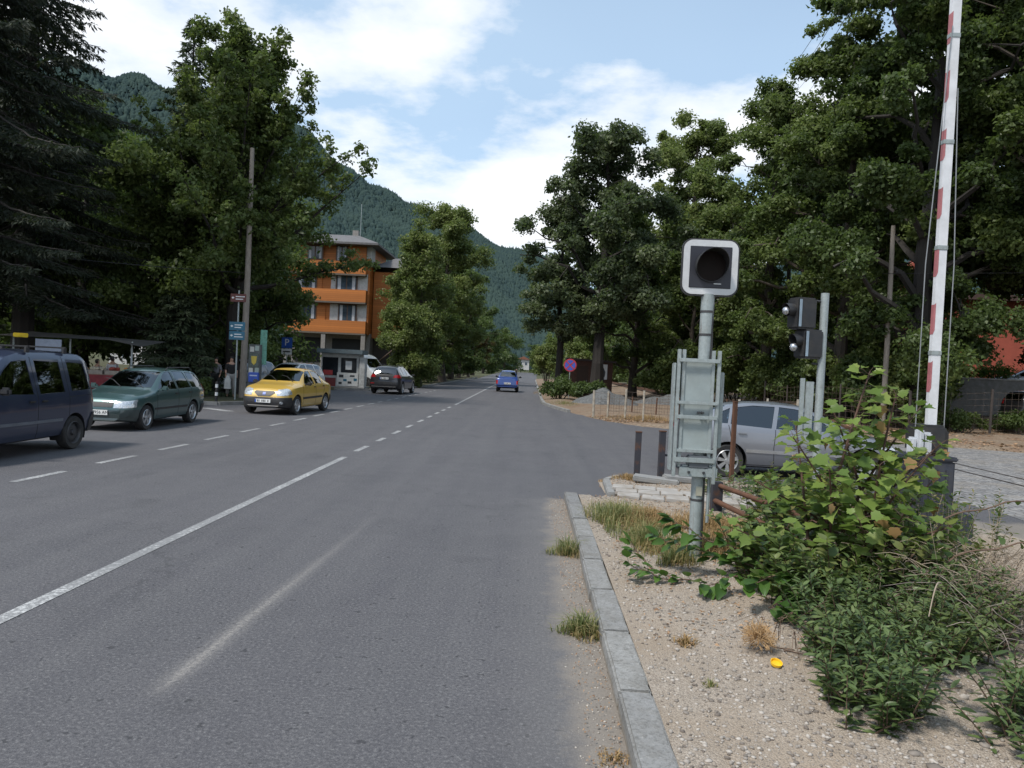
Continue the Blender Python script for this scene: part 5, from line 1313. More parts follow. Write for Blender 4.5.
# -- rusty rail-steel bollards
RUSTP = rustmat('rusty_flaking', (.035, .036, .045))
G_B2 = 'rusty steel posts at the junction corner'
for i, (x, y, h, w, lab, mt) in enumerate([
    (1.92, 13.5, .80, .10, 'dark rusty steel post farthest left at the junction corner', RUSTP),
    (2.32, 13.4, .84, .10, 'dark rusty steel post with a short side bar next to the signal mast', RUSTP),
    (3.5, 13.25, 1.42, .07, 'thin brown rusty post in front of the rear wheel of the silver car', rustmat())]):
    root = empty('steel_post', (x, y, .08), .2*i, lab, 'post', G_B2)
    mb = MB(); mb.box((0, 0, h/2-.1), (w, w*.9, h+.2), 0, .006); mb.build('shaft', mt, root)
    mb = MB(); mb.box((0, 0, h+.004), (w+.012, w*.9+.012, .02), 0, .004); mb.build('cap', rustmat(), root)
    if i == 1: mb = MB(); mb.tube([(.04, 0, .43), (.24, 0, .42)], .02, 8); mb.build('side_bar', RUSTP, root)
# concrete lumps
for i, (x, y, dx, dy, rz_) in enumerate([(2.15, 12.85, .75, .3, -.2), (2.75, 13.0, .9, .28, .1)]):
    mb = MB(); mb.box((0, 0, 0), (dx, dy, .09), 0, .02)
    o = mb.build('concrete_slab', CONC, smooth=True); o.location = (x, y, h_verge(x, y)+.05); o.rotation_euler = (.05, .06, rz_)
    tag(o, ['broken concrete slab lying at the foot of the left steel post', 'broken concrete slab lying right behind the signal mast'][i], 'slab', 'broken slabs at the junction corner')
# rusty low pipe rail
root = empty('pipe_rail', (2.55, 10.35, .1), 0, 'low rusty two pipe railing sloping into the weeds right of the signal mast', 'railing')
mb = MB(); mb.box((0, 0, .16), (.14, .12, .5), .1, .01); mb.build('post', RUSTP, root)
mb = MB(); mb.tube([(.02, -.02, .36), (.55, -1.4, .28), (.75, -2.1, .2)], .032, 10); mb.build('top_pipe', rustmat(), root, smooth=True)
mb = MB(); mb.tube([(-.03, -.04, .16), (.38, -1.4, .06), (.55, -2.1, .02)], .034, 10); mb.build('lower_pipe', rustmat(), root, smooth=True)

# -- no stopping sign across the road
root = empty('no_stopping_sign', (2.42, 49.2, .08), 0, 'round blue sign with red ring and crossed red bars on a post', 'sign')
mb = MB(); mb.tube([(0, 0, -.1), (0, 0, 2.5)], .03, 10); mb.build('post', GALV, root, smooth=True)
mb = MB(); mb.prism([(q[0], q[1]) for q in circ(0, 2.15, .41, 36)], -.05, -.035, 'y'); fc = mb.build('sign_face', M_('traffic_red', (.40, .035, .05), .45), root)
mb = MB(); mb.prism(circ(0, 2.15, .33, 36), -.054, -.051, 'y'); mb.build('blue_field', M_('traffic_blue', (.05, .09, .45), .45), fc)
for a in (45, -45):
    M = T(0, -.058-.003*(a > 0), 2.15) @ Matrix.Rotation(R(a), 4, 'Y'); mb = MB(); mb.box((0, 0, 0), (.70, .004, .075), M=M); mb.build('red_bar', MATS['traffic_red'], fc)

# -- brown hut with white posters
root = empty('wooden_hut', (4.15, 55.2, .05), 0, 'dark brown wooden hut with two white posters on its front', 'hut')
BRW = M_('brown_boards', (.075, .032, .022), .8, var=.3, scale=8, dirt=.2)
mb = MB(); mb.box((0, 0, 1.28), (3.0, 2.2, 2.6)); mb.build('wall', BRW, root)
for k in range(12):
    pass
mb = MB(); mb.prism([(-1.75, 2.58), (1.7, 2.50), (1.7, 2.62), (-1.75, 2.74)], -1.35, 1.3, 'y'); mb.build('roof', M_('hut_roof', (.05, .04, .04), .8, var=.2), root)
mb = MB(); mb.box((.75, -1.115, 1.85), (.75, .02, 1.05)); p1 = mb.build('poster', WHITE, root)
mb = MB(); mb.prism([(.55, 1.5), (.95, 1.5), (1.0, 1.85), (.85, 2.15), (.65, 2.1), (.55, 1.8)], -1.131, -1.128, 'y'); mb.build('poster_figure', DGREY, p1)
mb = MB(); mb.box((.55, -1.115, .55), (.85, .02, .65)); p2 = mb.build('poster', M_('poster_grey', (.45, .48, .5), .6), root)
mb = MB(); mb.box((-.6, -1.105, 1.2), (.8, .03, 2.0)); d_ = mb.build('door', M_('hut_door', (.05, .03, .022), .8), root)
mb = MB(); mb.box((-.3, -1.13, 1.15), (.04, .04, .14)); mb.build('handle', GALV, d_)
# gravel heaps
def heap(name, label, x, y, r, h, seed):
    rs = np.random.RandomState(seed); N = 26; V = []
    for j in range(N):
        for i in range(N):
            u = (i/(N-1)*2-1)*r*1.35; v = (j/(N-1)*2-1)*r*1.1; d = math.hypot(u/r/1.15, v/r)*(1+.35*noise.noise(Vector((u*.9, v*.9, seed*3))))
            z = h*max(0, 1-d)**.85*(1+.25*noise.noise(Vector((u*1.3+seed, v*1.3, 0))))+noise.noise(Vector((u*5, v*5, seed)))*.04-.06
            V.append((u, v, z))
    F = [(j*N+i, j*N+i+1, (j+1)*N+i+1, (j+1)*N+i) for j in range(N-1) for i in range(N-1)]
    o = np_mesh(name, V, F, HEAPM, smooth=False); o.location = (x, y, .12); tag(o, label, 'gravel heap', 'grey gravel heaps by the crossing'); return o
HEAPM = gravelmat('heap_gravel', (.07, .072, .075), (.19, .195, .195), (.13, .135, .135), .25)
heap('gravel_heap', 'grey gravel heap nearest the blue no stopping sign', 4.3, 44.0, 1.6, .95, 1)
heap('gravel_heap', 'lower grey gravel heap left of the panelled signal mast', 8.4, 47.0, 2.0, .7, 2)

# -- wire fence pieces at the far corner
WIRE = M_('rust_wire', (.13, .10, .08), .7, .3)
POSTW = M_('old_post', (.36, .32, .26), .85, var=.25, dirt=.4)
def wire_fence(name, label, pts, zf, h, step, post_mat, posts=None, mesh_step=.16, hor=5, vert=True, pr=.045, wr=.006):
    root = empty(name, (pts[0][0], pts[0][1], zf(*pts[0])), 0, label, 'fence'); o0 = root.location.copy()
    P = []
    for a, c in zip(pts[:-1], pts[1:]):
        L = math.hypot(c[0]-a[0], c[1]-a[1]); n = max(1, round(L/step))
        for k in range(n): P.append((a[0]+(c[0]-a[0])*k/n, a[1]+(c[1]-a[1])*k/n))
    P.append(pts[-1]); r = random.Random(len(P))
    tops = []
    for (x, y) in P:
        z = zf(x, y); hh = h*r.uniform(.9, 1.08); lx, ly = r.uniform(-.04, .04), r.uniform(-.04, .04)
        a = Vector((x, y, z-.2))-o0; b_ = Vector((x+lx, y+ly, z+hh))-o0; tops.append((Vector((x, y, z))-o0, b_))
        mb = MB(); mb.tube([a, b_], pr*r.uniform(.8, 1.2), 7); mb.build('post', post_mat, root)
    mb = MB()
    for (a, ta), (c, tc) in zip(tops[:-1], tops[1:]):
        for k in range(hor):
            g = .06+.86*k/max(1, hor-1); p = a.lerp(ta, g); q = c.lerp(tc, g); m = (p+q)/2-Vector((0, 0, r.uniform(0, .04)))
            mb.tube([p, m, q], wr, 3, cap=False)
        if vert:
            n = int((c-a).length/mesh_step)
            for k in range(1, n):
                g = k/n; p = a.lerp(c, g); q = ta.lerp(tc, g); mb.tube([p+Vector((0, 0, .03)), q-Vector((0, 0, .08))], wr*.8, 3, cap=False)
    o = mb.build('wire_mesh', WIRE, root, fix=False); return root
wire_fence('wire_fence', 'sagging wire fence on grey posts before the gravel heaps', [(2.6, 31.6), (3.12, 31.0), (4.3, 29.3), (6.6, 28.2), (9.5, 27.7)], h_farr, 1.15, 1.15, POSTW, hor=5, mesh_step=.3)
wire_fence('low_mesh_fence', 'rusty low mesh panels farther back between the gravel heaps', [(3.6, 35.5), (5.6, 34.4), (8.4, 33.2)], h_farr, .8, .95, rustmat(), hor=6, mesh_step=.12, pr=.03)
wire_fence('boundary_fence', 'long dark wire fence on thin posts in front of the concrete wall', [(12.2, 40.5), (13.6, 34.2), (15.2, 31.2), (18.2, 30.9), (21.5, 31.6), (26.5, 32.6)], h_farr, 1.75, 2.4, M_('dark_post', (.05, .04, .035), .8), hor=7, mesh_step=.3, pr=.045)

# -- concrete wall, hedge, red building, flags on the right
root = empty('concrete_wall', (23.4, 43.2, 1.0), R(-7), 'low weathered grey concrete wall under the bright hedge', 'wall')
mb = MB(); mb.box((0, 0, .5), (11.5, .3, 2.0), 0, .02); mb.build('wall_body', CONC, root)
mb = MB(); mb.box((0, 0, 1.53), (11.7, .42, .08), 0, .01); mb.build('coping', M_('coping_pale', (.42, .41, .38), .9, dirt=.3), root)
def hedge(name, label, x, y, z, L, W_, H_, n, rz_, mat, seed):
    rs = np.random.RandomState(seed); C = np.stack([rs.uniform(-L/2, L/2, 60), rs.uniform(-W_/2, W_/2, 60), rs.uniform(.3, H_, 60)], 1)
    V, F, t = leaves_at(C, np.full(60, .42), np.full(60, n//60), .12, rs, flat=.8, shell=.2)
    root = empty(name, (x, y, z), rz_, label, 'hedge'); np_mesh('foliage', V, F, mat, root, t)
    mb = MB()
    for i in range(14): xx = -L/2+L*(i+.5)/14; mb.tube([(xx, 0, -.1), (xx+.1, .05, H_*.6)], .03, 5)
    mb.build('stems', BARK, root, fix=False)
hedge('hedge', 'bright green clipped hedge on top of the concrete wall', 23.6, 44.0, 2.35, 6.0, 1.0, .8, 7000, R(-7), leafmat('leaves_bright', (.06, .11, .02), (.15, .24, .05)), 5)
REDW = M_('red_render', (.40, .10, .07), .85, var=.1, scale=2, bump=.2)
root = empty('red_building', (33.9, 61, 2.0), R(-6), 'salmon red rendered building glimpsed behind the trees on the right', 'building')
mb = MB(); mb.box((0, 0, 3.2), (13, 7, 6.6)); mb.build('wall', REDW, root)
mb = MB(); mb.box((-3.6, .5, 7.6), (4.2, 5, 2.4)); mb.build('upper_wall', REDW, root)
mb = MB(); mb.prism([(-7, 6.5), (7, 6.5), (6.4, 6.9), (-6.4, 6.9)], -4, 4, 'y'); mb.build('roof', M_('roof_dark', (.08, .05, .045), .8), root)
mb = MB(); mb.prism([(-6.2, 8.8), (-1.0, 8.8), (-3.6, 10.2)], -2.6, 3.6, 'y'); mb.build('gable', REDW, root)
for i, (x, z, w, h_) in enumerate([(-4.6, 7.6, 1.0, 1.5), (-5.2, 4.6, 1.0, 1.4), (-1.5, 4.6, 1.0, 1.4), (2.5, 4.6, 1.0, 1.4)]):
    yy = -3.53 if z < 6 else -2.03
    f = MB(); f.box((x, yy, z), (w, .06, h_)); f_ = f.build('window', WHITE, root)
    g_ = MB(); g_.box((x, yy-.035, z), (w-.16, .02, h_-.16)); g_.build('pane', M_('pane_dark', (.03, .04, .05), .1, bump=0), f_)
for i, (x, cols, lab) in enumerate([(22.6, [(.02, .035, .22)], 'dark blue flag hanging on the middle of three flagpoles'), (21.3, [(.6, .6, .6), (.03, .2, .1), (.45, .04, .05)], 'white green red flag on the left flagpole near the barrier arm'), (24.4, [(.5, .52, .55)], 'pale flag hanging limp on the right flagpole')]):
    root = empty('flagpole', (x, 44.6+i*.2, 2.2), 0, lab, 'flag', 'flagpoles above the concrete wall')
    mb = MB(); mb.tube([(0, 0, -1), (0, 0, 5.0)], .035, 8); mb.build('pole', GALV, root, smooth=True)
    nc = len(cols); N = 12
    for k, c in enumerate(cols):
        V = []; 
        for a in range(N+1):
            for q in range(5):
                w = (k+q/4)/nc; s_ = a/N
                V.append((.04+s_*.75+.15*w, .10*math.sin(s_*9+w*2), 4.9-w*.85-s_*1.1-.1*math.sin(s_*7)))
        F = [(a*5+q, a*5+q+1, (a+1)*5+q+1, (a+1)*5+q) for a in range(N) for q in range(4)]
        mb = MB(); mb.add(V, F); mb.build('flag_stripe' if nc > 1 else 'flag_cloth', M_('flag%d%d' % (i, k), c, .8), root, smooth=True, fix=False)
# leaning wooden pole on the right
root = empty('utility_pole', (14.95, 33.0, .35), 0, 'bare grey pole standing right of the black signal heads', 'pole')
mb = MB(); mb.tube([(0, 0, -.4), (0, 0, 4), (-.03, 0, 8.3)], [.12, .105, .085], 12); mb.build('shaft', WOODP, root, smooth=True)
mb = MB(); mb.tube([(.1, -.12, 6.3), (.14, -.2, 6.3), (.14, -.2, 6.42)], [.015, .015, .03], 8); mb.build('insulator', DGREY, root)

# -- lamp pole with signs on the left
root = empty('wooden_pole', (-12.05, 31.9, .08), 0, 'tall weathered wooden utility pole rising through the maple crown', 'pole')
mb = MB(); mb.tube([(0, 0, -.3), (.02, 0, 5), (.0, 0, 10.4)], [.15, .12, .085], 12); mb.build('shaft', WOODP, root, smooth=True)
mb = MB(); mb.tube([(-.14, 0, 9.9), (.14, 0, 9.9)], .02, 6); mb.build('cable_hook', DGREY, root)
root = empty('lamp_post', (-11.1, 80, .05), 0, 'slim concrete street lamp with a short arm in front of the tall round tree', 'street lamp')
mb = MB(); mb.tube([(0, 0, -.3), (0, 0, 13.4)], [.2, .11], 10); mb.build('post', M_('old_concrete_post', (.26, .22, .19), .9), root, smooth=True)
mb = MB(); mb.tube([(0, 0, 13.2), (.5, -.2, 14.4), (1.1, -.3, 14.9)], .05, 8); ar = mb.build('arm', GALV, root)
mb = MB(); mb.box((1.35, -.3, 15.0), (.7, .3, .16), 0, .05); mb.build('lamp_head', GALV, ar)

root = empty('direction_sign', (-11.74, 30.3, .08), 0, 'grey post with one dark red and two teal direction boards pointing left', 'sign')
mb = MB(); mb.tube([(0, 0, -.1), (0, 0, 4.35)], .032, 10); mb.build('post', GALV, root, smooth=True)
def board(z, h_, mat, lines, name):
    mb = MB(); mb.box((.0, -.05, z), (.62, .03, h_), 0, .006); bd = mb.build('board', mat, root)
    mb = MB(); mb.add([(-.27, -.068, z), (-.20, -.068, z+.055), (-.20, -.068, z+.02), (-.16, -.068, z+.02), (-.16, -.068, z-.02), (-.20, -.068, z-.02), (-.20, -.068, z-.055)], [tuple(range(7))]); mb.build('arrow', WHITE, bd, fix=False)
    for k, w_ in enumerate(lines):      # two lines too small to read in the photo
        mb = MB(); mb.box((-.10+w_/2, -.067, z+.05-.10*k), (w_, .004, .035)); mb.build('board_line', WHITE, bd)
board(4.05, .32, SIGNBROWN, [.36, .30], 'b'); board(2.93, .34, SIGNTEAL, [.32, .26], 'b'); board(2.56, .34, SIGNTEAL, [.28, .34], 'b')

# advertising column: blue box below, yellow poster, green panel above
root = empty('advert_column', (-11.15, 30.75, .08), 0, 'narrow post of pasted notices with a green panel and a blue box beside the yellow car', 'notice post')
mb = MB(); mb.box((0, 0, 1.1), (.5, .22, 2.3), 0, .02); mb.build('board', M_('board_grey', (.10, .11, .11), .8, var=.3, dirt=.4), root)
mb = MB(); mb.box((.28, .1, 2.15), (.26, .06, 1.4), .3, .01); mb.build('green_panel', M_('panel_green', (.10, .26, .20), .6, var=.3, scale=12), root)
mb = MB(); mb.box((.02, -.13, .93), (.42, .12, .40), 0, .02); bb = mb.build('blue_box', M_('box_blue', (.03, .08, .38), .5, var=.2), root)
mb = MB(); mb.box((.02, -.195, 1.0), (.3, .01, .05)); mb.build('box_stripe', M_('pale_stripe', (.4, .45, .6), .5), bb)
mb = MB(); mb.box((.0, -.125, 1.62), (.38, .02, .55)); ps = mb.build('poster', M_('poster_dark', (.08, .10, .09), .7, var=.4, scale=20), root)
mb = MB(); mb.prism([(-.12, 1.78), (.12, 1.78), (.09, 1.52), (0, 1.42), (-.09, 1.52)], -.142, -.138, 'y'); mb.build('poster_shield', M_('poster_yellow', (.5, .38, .06), .6), ps)
for i, (x, z) in enumerate([(-.1, 2.05), (.1, 2.1), (-.12, 1.2), (.12, 1.22)]):
    mb = MB(); mb.box((x, -.115, z), (.16, .01, .2), 0); mb.build('paper_notice', M_('paper%d' % (i % 2), [(.5, .5, .46), (.3, .36, .33)][i % 2], .8), root)
# little bollard
root = empty('bollard', (-11.62, 28.2, .08), 0, 'short black and white striped bollard on the kerb left of the yellow car', 'bollard')
mb = MB(); mb.tube([(0, 0, -.1), (0, 0, .78)], .05, 12); mb.build('tube', BLACKPL, root, smooth=True)
for z in (.25, .55): mb = MB(); mb.tube([(0, 0, z), (0, 0, z+.13)], .053, 12); mb.build('white_band', WHITE, root, smooth=True)
# parking sign
root = empty('parking_sign', (-14.46, 45, 0), 0, 'blue parking sign with a white plate beneath it behind the white car', 'sign')
mb = MB(); mb.tube([(0, 0, -.1), (0, 0, 3.05)], .03, 8); mb.build('post', GALV, root, smooth=True)
mb = MB(); mb.box((0, -.04, 2.72), (.62, .02, .62), 0, .0); bs = mb.build('sign_face', BLUE, root); text_obj('sign_letter', 'P', .55, WHITE, bs, face_south(0, -.055, 2.72))
mb = MB(); mb.box((0, -.04, 2.2), (.62, .02, .34)); pl = mb.build('sub_plate', WHITE, root); mb = MB(); mb.box((0, -.055, 2.2), (.42, .006, .07)); mb.build('plate_mark', DGREY, pl)

# -- kiosk
root = empty('kiosk', (-12.35, 50.0, .08), R(4), 'small white kiosk with dark windows and notices on its lower panel', 'kiosk')
KW = M_('kiosk_white', (.50, .51, .50), .6, var=.08, dirt=.35)
mb = MB(); mb.box((0, 0, 1.12), (2.4, 1.9, 2.24)); mb.build('wall', KW, root)
mb = MB(); mb.box((0, -.1, 2.32), (2.9, 2.5, .28), 0, .02); mb.build('roof', M_('kiosk_roof', (.13, .17, .19), .6, .2, dirt=.3), root)
mb = MB(); mb.box((-.62, -.965, 1.35), (.98, .03, 1.15)); w1 = mb.build('window', M_('kiosk_glass', (.015, .018, .022), .1, bump=0), root)
mb = MB(); mb.box((-.75, -.985, .95), (.6, .02, .3)); mb.build('red_goods', REDP, w1)
mb = MB(); mb.box((.55, -.965, 1.45), (.98, .03, .95)); w2 = mb.build('window', MATS['kiosk_glass'], root)
mb = MB(); mb.box((.55, -.99, 1.45), (.40, .01, .55)); mb.build('notice', WHITE, w2)
mb = MB(); mb.box((.5, -.975, .55), (1.35, .04, .85), 0, .01); lw = mb.build('notice_panel', M_('panel_white', (.6, .6, .58), .6), root)
for i, (x, z, w, h_) in enumerate([(.1, .75, .28, .18), (.35, .5, .22, .14), (.8, .78, .3, .1), (.65, .36, .24, .14), (1.0, .55, .2, .16), (.05, .3, .2, .14)]):
    mb = MB(); mb.box((x, -1.0, z), (w, .008, h_)); mb.build('notice_picture', [DGREY, SIGNTEAL, DGREY][i % 3], lw)
mb = MB(); mb.box((-.72, -.975, .32), (.95, .04, .6), 0, .01); mb.build('red_panel', M_('kiosk_red', (.20, .04, .04), .6), root)
mb = MB(); mb.box((1.42, -.6, 1.0), (.36, 1.0, 2.0), 0, .02); mb.build('side_cabinet', KW, root)
mb = MB(); mb.box((0, -.1, .03), (3.3, 2.6, .1)); mb.build('base', CONC, root)

# -- orange building
ORG = M_('orange_cladding', (.44, .15, .035), .65, var=.18, scale=1.5, bump=.2)
def cladding(name, col):
    m, nt, out = newmat(name); b = NB(nt); co = b.coord()
    sep = b.n('ShaderNodeSeparateXYZ'); b.l(co, sep.inputs[0])
    fr_ = b.math('FRACT', b.math('MULTIPLY', sep.outputs[2], 5.0)); ln = b.ramp(fr_, [(0., 1.), (.08, 1.), (.12, 0.)])
    id_ = b.math('FLOOR', b.math('MULTIPLY', sep.outputs[2], 5.0))
    n = b.noise(co, 1.3, 5, .6); w = b.n('ShaderNodeTexWhiteNoise', noise_dimensions='1D'); b.l(id_, w.inputs['W'])
    c = b.mix(w.outputs['Value'], tuple(x*.8 for x in col), tuple(x*1.15 for x in col)); c = b.mix(b.math('MULTIPLY', n, .4), c, tuple(x*.6 for x in col))
    c = b.mix(b.math('MULTIPLY', ln, .6), c, tuple(x*.3 for x in col)); b.bsdf(out, c, .6); return m
ORG = cladding('orange_cladding', (.50, .165, .032))
BW, BY = -24.9, 77.0
root = empty('orange_building', (BW, BY, .0), R(0), 'four storey building with orange timber balconies and a grey hipped roof', 'building')
RENW = M_('render_white', (.50, .50, .48), .85, var=.06, dirt=.25); RENG = M_('render_grey', (.24, .225, .21), .9, var=.15, dirt=.3)
DRK = M_('opening_dark', (.012, .013, .015), .5, bump=0); PANE = M_('window_pane', (.05, .07, .09), .08, var=.5, scale=1.5, bump=0); CURT = M_('curtain', (.42, .44, .46), .8, var=.2, scale=9)
WB = 8.2  # front width
mb = MB(); mb.box((WB/2, 4.2, 8.3), (WB, 8, 7.6)); mb.build('wall', ORG, root)
for z in (6.2, 9.3): mb = MB(); mb.box((6.15, .17, z), (3.7, .08, 2.5)); mb.build('white_panel', RENW, root)
mb = MB(); mb.box((WB/2+.1, 4.6, 2.3), (WB, 7.2, 4.6)); mb.build('ground_floor_wall', RENG, root)
# balcony bands, storeys at 4.35, 7.35, 10.35
for k, (z, x0, x1) in enumerate([(4.55, -.2, 8.1), (7.65, -.8, 8.0), (10.45, -.9, 7.9)]):
    mb = MB(); mb.box(((x0+x1)/2, -.45, z+.62), (x1-x0, .18, 1.22)); bf = mb.build('balcony_front', ORG, root)
    mb = MB(); mb.box(((x0+x1)/2, -.1, z-.08), (x1-x0, .9, .16)); mb.build('balcony_slab', M_('slab_edge', (.12, .10, .08), .9), root)
    for xx in (x0+.05, x1-.05): mb = MB(); mb.box((xx, -.15, z+.62), (.12, .6, 1.2)); mb.build('balcony_end', ORG, bf)
# orange wall patches, windows, curtains
for (x, z, w, h_, kind) in [(-.35, 9.4, 1.1, 4.6, 'o'), (.0, 6.4, 1.6, 1.6, 'o'), (3.3, 6.4, 1.1, 1.7, 'o'), (2.9, 9.4, 1.0, 1.7, 'o'), (6.6, 12.6, 2.3, 1.9, 'o'), (.4, 12.2, 1.4, .7, 'w2')]:
    mb = MB(); mb.box((x, .16, z), (w, .10, h_)); mb.build('orange_panel' if kind == 'o' else 'white_panel', ORG if kind == 'o' else RENW, root)
def win(x, z, w, h_, curtains=True, y=.10):
    f = MB(); f.box((x, y, z), (w, .08, h_)); f_ = f.build('window', M_('frame_brown', (.10, .06, .04), .6), root)
    n = 2
    for i in range(n):
        ww = (w-.12*(n+1))/n; cx = x-w/2+.12+ww/2+i*(ww+.12); mb = MB(); mb.box((cx, y-.045, z), (ww, .02, h_-.2)); mb.build('pane', PANE, f_)
        if curtains: mb = MB(); mb.box((cx+ww*.22*(1 if i else -1), y-.057, z), (ww*.35, .01, h_-.22)); mb.build('curtain', CURT, f_)
win(1.9, 6.6, 2.1, 1.7); win(1.9, 9.6, 2.0, 1.6); win(6.1, 6.5, 1.9, 1.9, True, .06); win(5.9, 9.5, 2.2, 1.9, True, .06); win(5.3, 12.5, 1.2, 1.6); win(2.6, 12.5, 1.6, 1.4)
mb = MB(); mb.box((WB/2+.4, 4.2, 12.5), (7.4, 7.6, 2.3)); mb.build('top_storey', ORG, root)
mb = MB(); mb.box((8.0, 1.2, 12.5), (.5, 1.7, 2.2)); mb.build('white_panel', RENW, root)
mb = MB(); x0, x1, y0, y1 = -.6, 9.2, -1.3, 9.4
mb.add([(x0, y0, 13.5), (x1, y0, 13.5), (x1, y1, 13.5), (x0, y1, 13.5), (x0+3.2, (y0+y1)/2, 15.0), (x1-3.2, (y0+y1)/2, 15.0), (x0, y0, 13.3), (x1, y0, 13.3), (x1, y1, 13.3), (x0, y1, 13.3)], [(0, 1, 5, 4), (1, 2, 5), (2, 3, 4, 5), (3, 0, 4), (0, 6, 7, 1), (1, 7, 8, 2), (2, 8, 9, 3), (3, 9, 6, 0), (6, 9, 8, 7)])
rf = mb.build('roof', M_('roof_grey', (.12, .115, .115), .8, var=.2, scale=3), root)
mb = MB(); mb.box((5.6, 4.4, 15.0), (.6, .6, 1.1)); mb.build('chimney', RENG, rf); mb = MB(); mb.tube([(6.3, 3.4, 14.2), (6.3, 3.4, 18.2)], .03, 5); mb.build('aerial', GALV, rf)
for x in (.2, 3.9, 7.9): mb = MB(); mb.box((x, -.3, 2.25), (.42, .42, 4.4)); mb.build('pillar', RENG, root)
for x, w in ((2.1, 2.9), (6.0, 3.1)): mb = MB(); mb.box((x, .98, 2.75), (w, .06, 2.5)); mb.build('shop_window', DRK, root)
# right wing, set back, timber clad
mb = MB(); mb.box((10.9, 5.2, 7.6), (5.2, 7, 6.8)); mb.build('wing_wall', ORG, root)
mb = MB(); mb.box((10.9, 5.6, 2.1), (5.2, 6.2, 4.2)); mb.build('wing_ground_floor', M_('wing_dark', (.06, .05, .045), .9), root)
mb = MB(); mb.tube([(8.4, 1.6, 1.2), (11.5, 1.6, 3.9)], .09, 6); mb.build('brace', M_('frame_brown', (.1, .06, .04)), root)
for z in (6.6, 9.4):
    f = MB(); f.box((11.3, 1.67, z), (2.2, .1, 1.5)); f_ = f.build('window', MATS['frame_brown'], root)
    for i in (-1, 1): mb = MB(); mb.box((11.3+i*.52, 1.6, z), (.95, .03, 1.3)); mb.build('pane', PANE, f_)
mb = MB(); mb.add([(8.2, .8, 11.4), (14, .8, 11.4), (14, 9, 11.4), (8.2, 9, 11.4), (9.8, 5, 12.9), (12.6, 5, 12.9)], [(0, 1, 5, 4), (1, 2, 5), (2, 3, 4, 5), (3, 0, 4)]); mb.build('wing_roof', MATS['roof_grey'], root, fix=False)
root = empty('house', (-43, 92, 0), 0, 'pale two storey house half hidden behind the trees left of the orange building', 'house')
mb = MB(); mb.box((0, 0, 3), (12, 8, 6)); mb.build('wall', RENW, root)
mb = MB(); mb.prism([(-6.6, 6), (6.6, 6), (0, 8.6)], -4.6, 4.6, 'y'); mb.build('roof', M_('tile_roof', (.20, .08, .05), .9), root)
for x in (-4, 0, 4):
    for z in (1.6, 4.4): f = MB(); f.box((x, -4.04, z), (1.2, .1, 1.4)); f_ = f.build('window', WHITE, root); mb = MB(); mb.box((x, -4.1, z), (.96, .03, 1.16)); mb.build('pane', PANE, f_)
root = empty('white_house', (-3.4, 300, 1.2), 0, 'tiny white house at the far end of the road', 'house')
mb = MB(); mb.box((0, 0, 2), (4.4, 8, 4)); mb.build('wall', RENW, root)
mb = MB(); mb.prism([(-2.6, 4), (2.6, 4), (0, 5.2)], -4.6, 4.6, 'y'); mb.build('roof', MATS['tile_roof'], root)
for x in (-1, 1): f = MB(); f.box((x, -4.04, 2.4), (.8, .1, 1.0)); f_ = f.build('window', PANE, root)

# -- market stall left
root = empty('market_stall', (-16.6, 27.6, .05), R(4), 'market stall with a dark awning and a red draped table of produce behind the vans', 'stall')
AWN = M_('awning_dark', (.05, .045, .04), .8, var=.3)
for x in (-2.2, -.2, 2.0): mb = MB(); mb.tube([(x, .0, 0), (x, 0, 2.12)], .035, 6); mb.build('pole', GALV, root)
mb = MB(); mb.add([(-2.6, -.5, 2.12), (1.4, -.5, 2.14), (2.5, -.4, 1.95), (2.5, 1.8, 2.2), (-2.6, 1.8, 2.35)], [(0, 1, 2, 3, 4)]); aw = mb.build('awning', AWN, root, fix=False)
mb = MB(); mb.box((-1.65, -.55, 2.16), (.52, .06, .15), 0, .02); mb.build('yellow_lamp_box', M_('yellow_box', (.75, .55, .03), .5), aw)
mb = MB(); mb.box((-.7, -.5, 1.85), (.9, .04, .42)); mb.build('white_banner', M_('banner', (.30, .34, .42), .6), root)
mb = MB(); mb.box((.5, .2, .85), (3.4, .9, .08), 0, .01); tb = mb.build('table', M_('old_table', (.2, .14, .1), .8), root)
mb = MB(); mb.box((.5, -.27, .62), (3.45, .03, .5)); mb.build('table_cloth', M_('cloth_red', (.16, .025, .03), .9, var=.3), tb)
r = random.Random(8); fruitm = [M_('fruit_red', (.30, .05, .03), .5), M_('fruit_orange', (.45, .17, .03), .5), M_('fruit_tan', (.32, .2, .1), .6), M_('fruit_pale', (.45, .4, .3), .6)]
crnames = ['first from the left', 'second from the left', 'third from the left', 'fourth from the left', 'fifth from the left', 'at the right end']
for i in range(6):
    cx = -1.0+i*.58; c = Matrix.Rotation(R(4), 4, 'Z') @ Vector((cx, .15, .84)); 
    cr_ = empty('produce_crate', (-16.6+c.x, 27.6+c.y, .05+c.z+.05), R(4), 'crate of fruit on the red draped stall table, '+crnames[i], 'crate', 'crates on the stall table')
    mb = MB(); mb.box((0, 0, .07), (.5, .4, .14)); mb.build('box', WOODP, cr_)
    mb = MB()
    for k in range(14):
        bm = bmesh.new(); bmesh.ops.create_icosphere(bm, subdivisions=1, radius=.06); o_ = Vector((r.uniform(-.2, .2), r.uniform(-.15, .15), .16+r.uniform(0, .06)))
        mb.add([v.co+o_ for v in bm.verts], [[v.index for v in f.verts] for f in bm.faces]); bm.free()
    ff = mb.build('fruit', fruitm[i % 4], cr_, smooth=True); ff['kind'] = 'stuff'

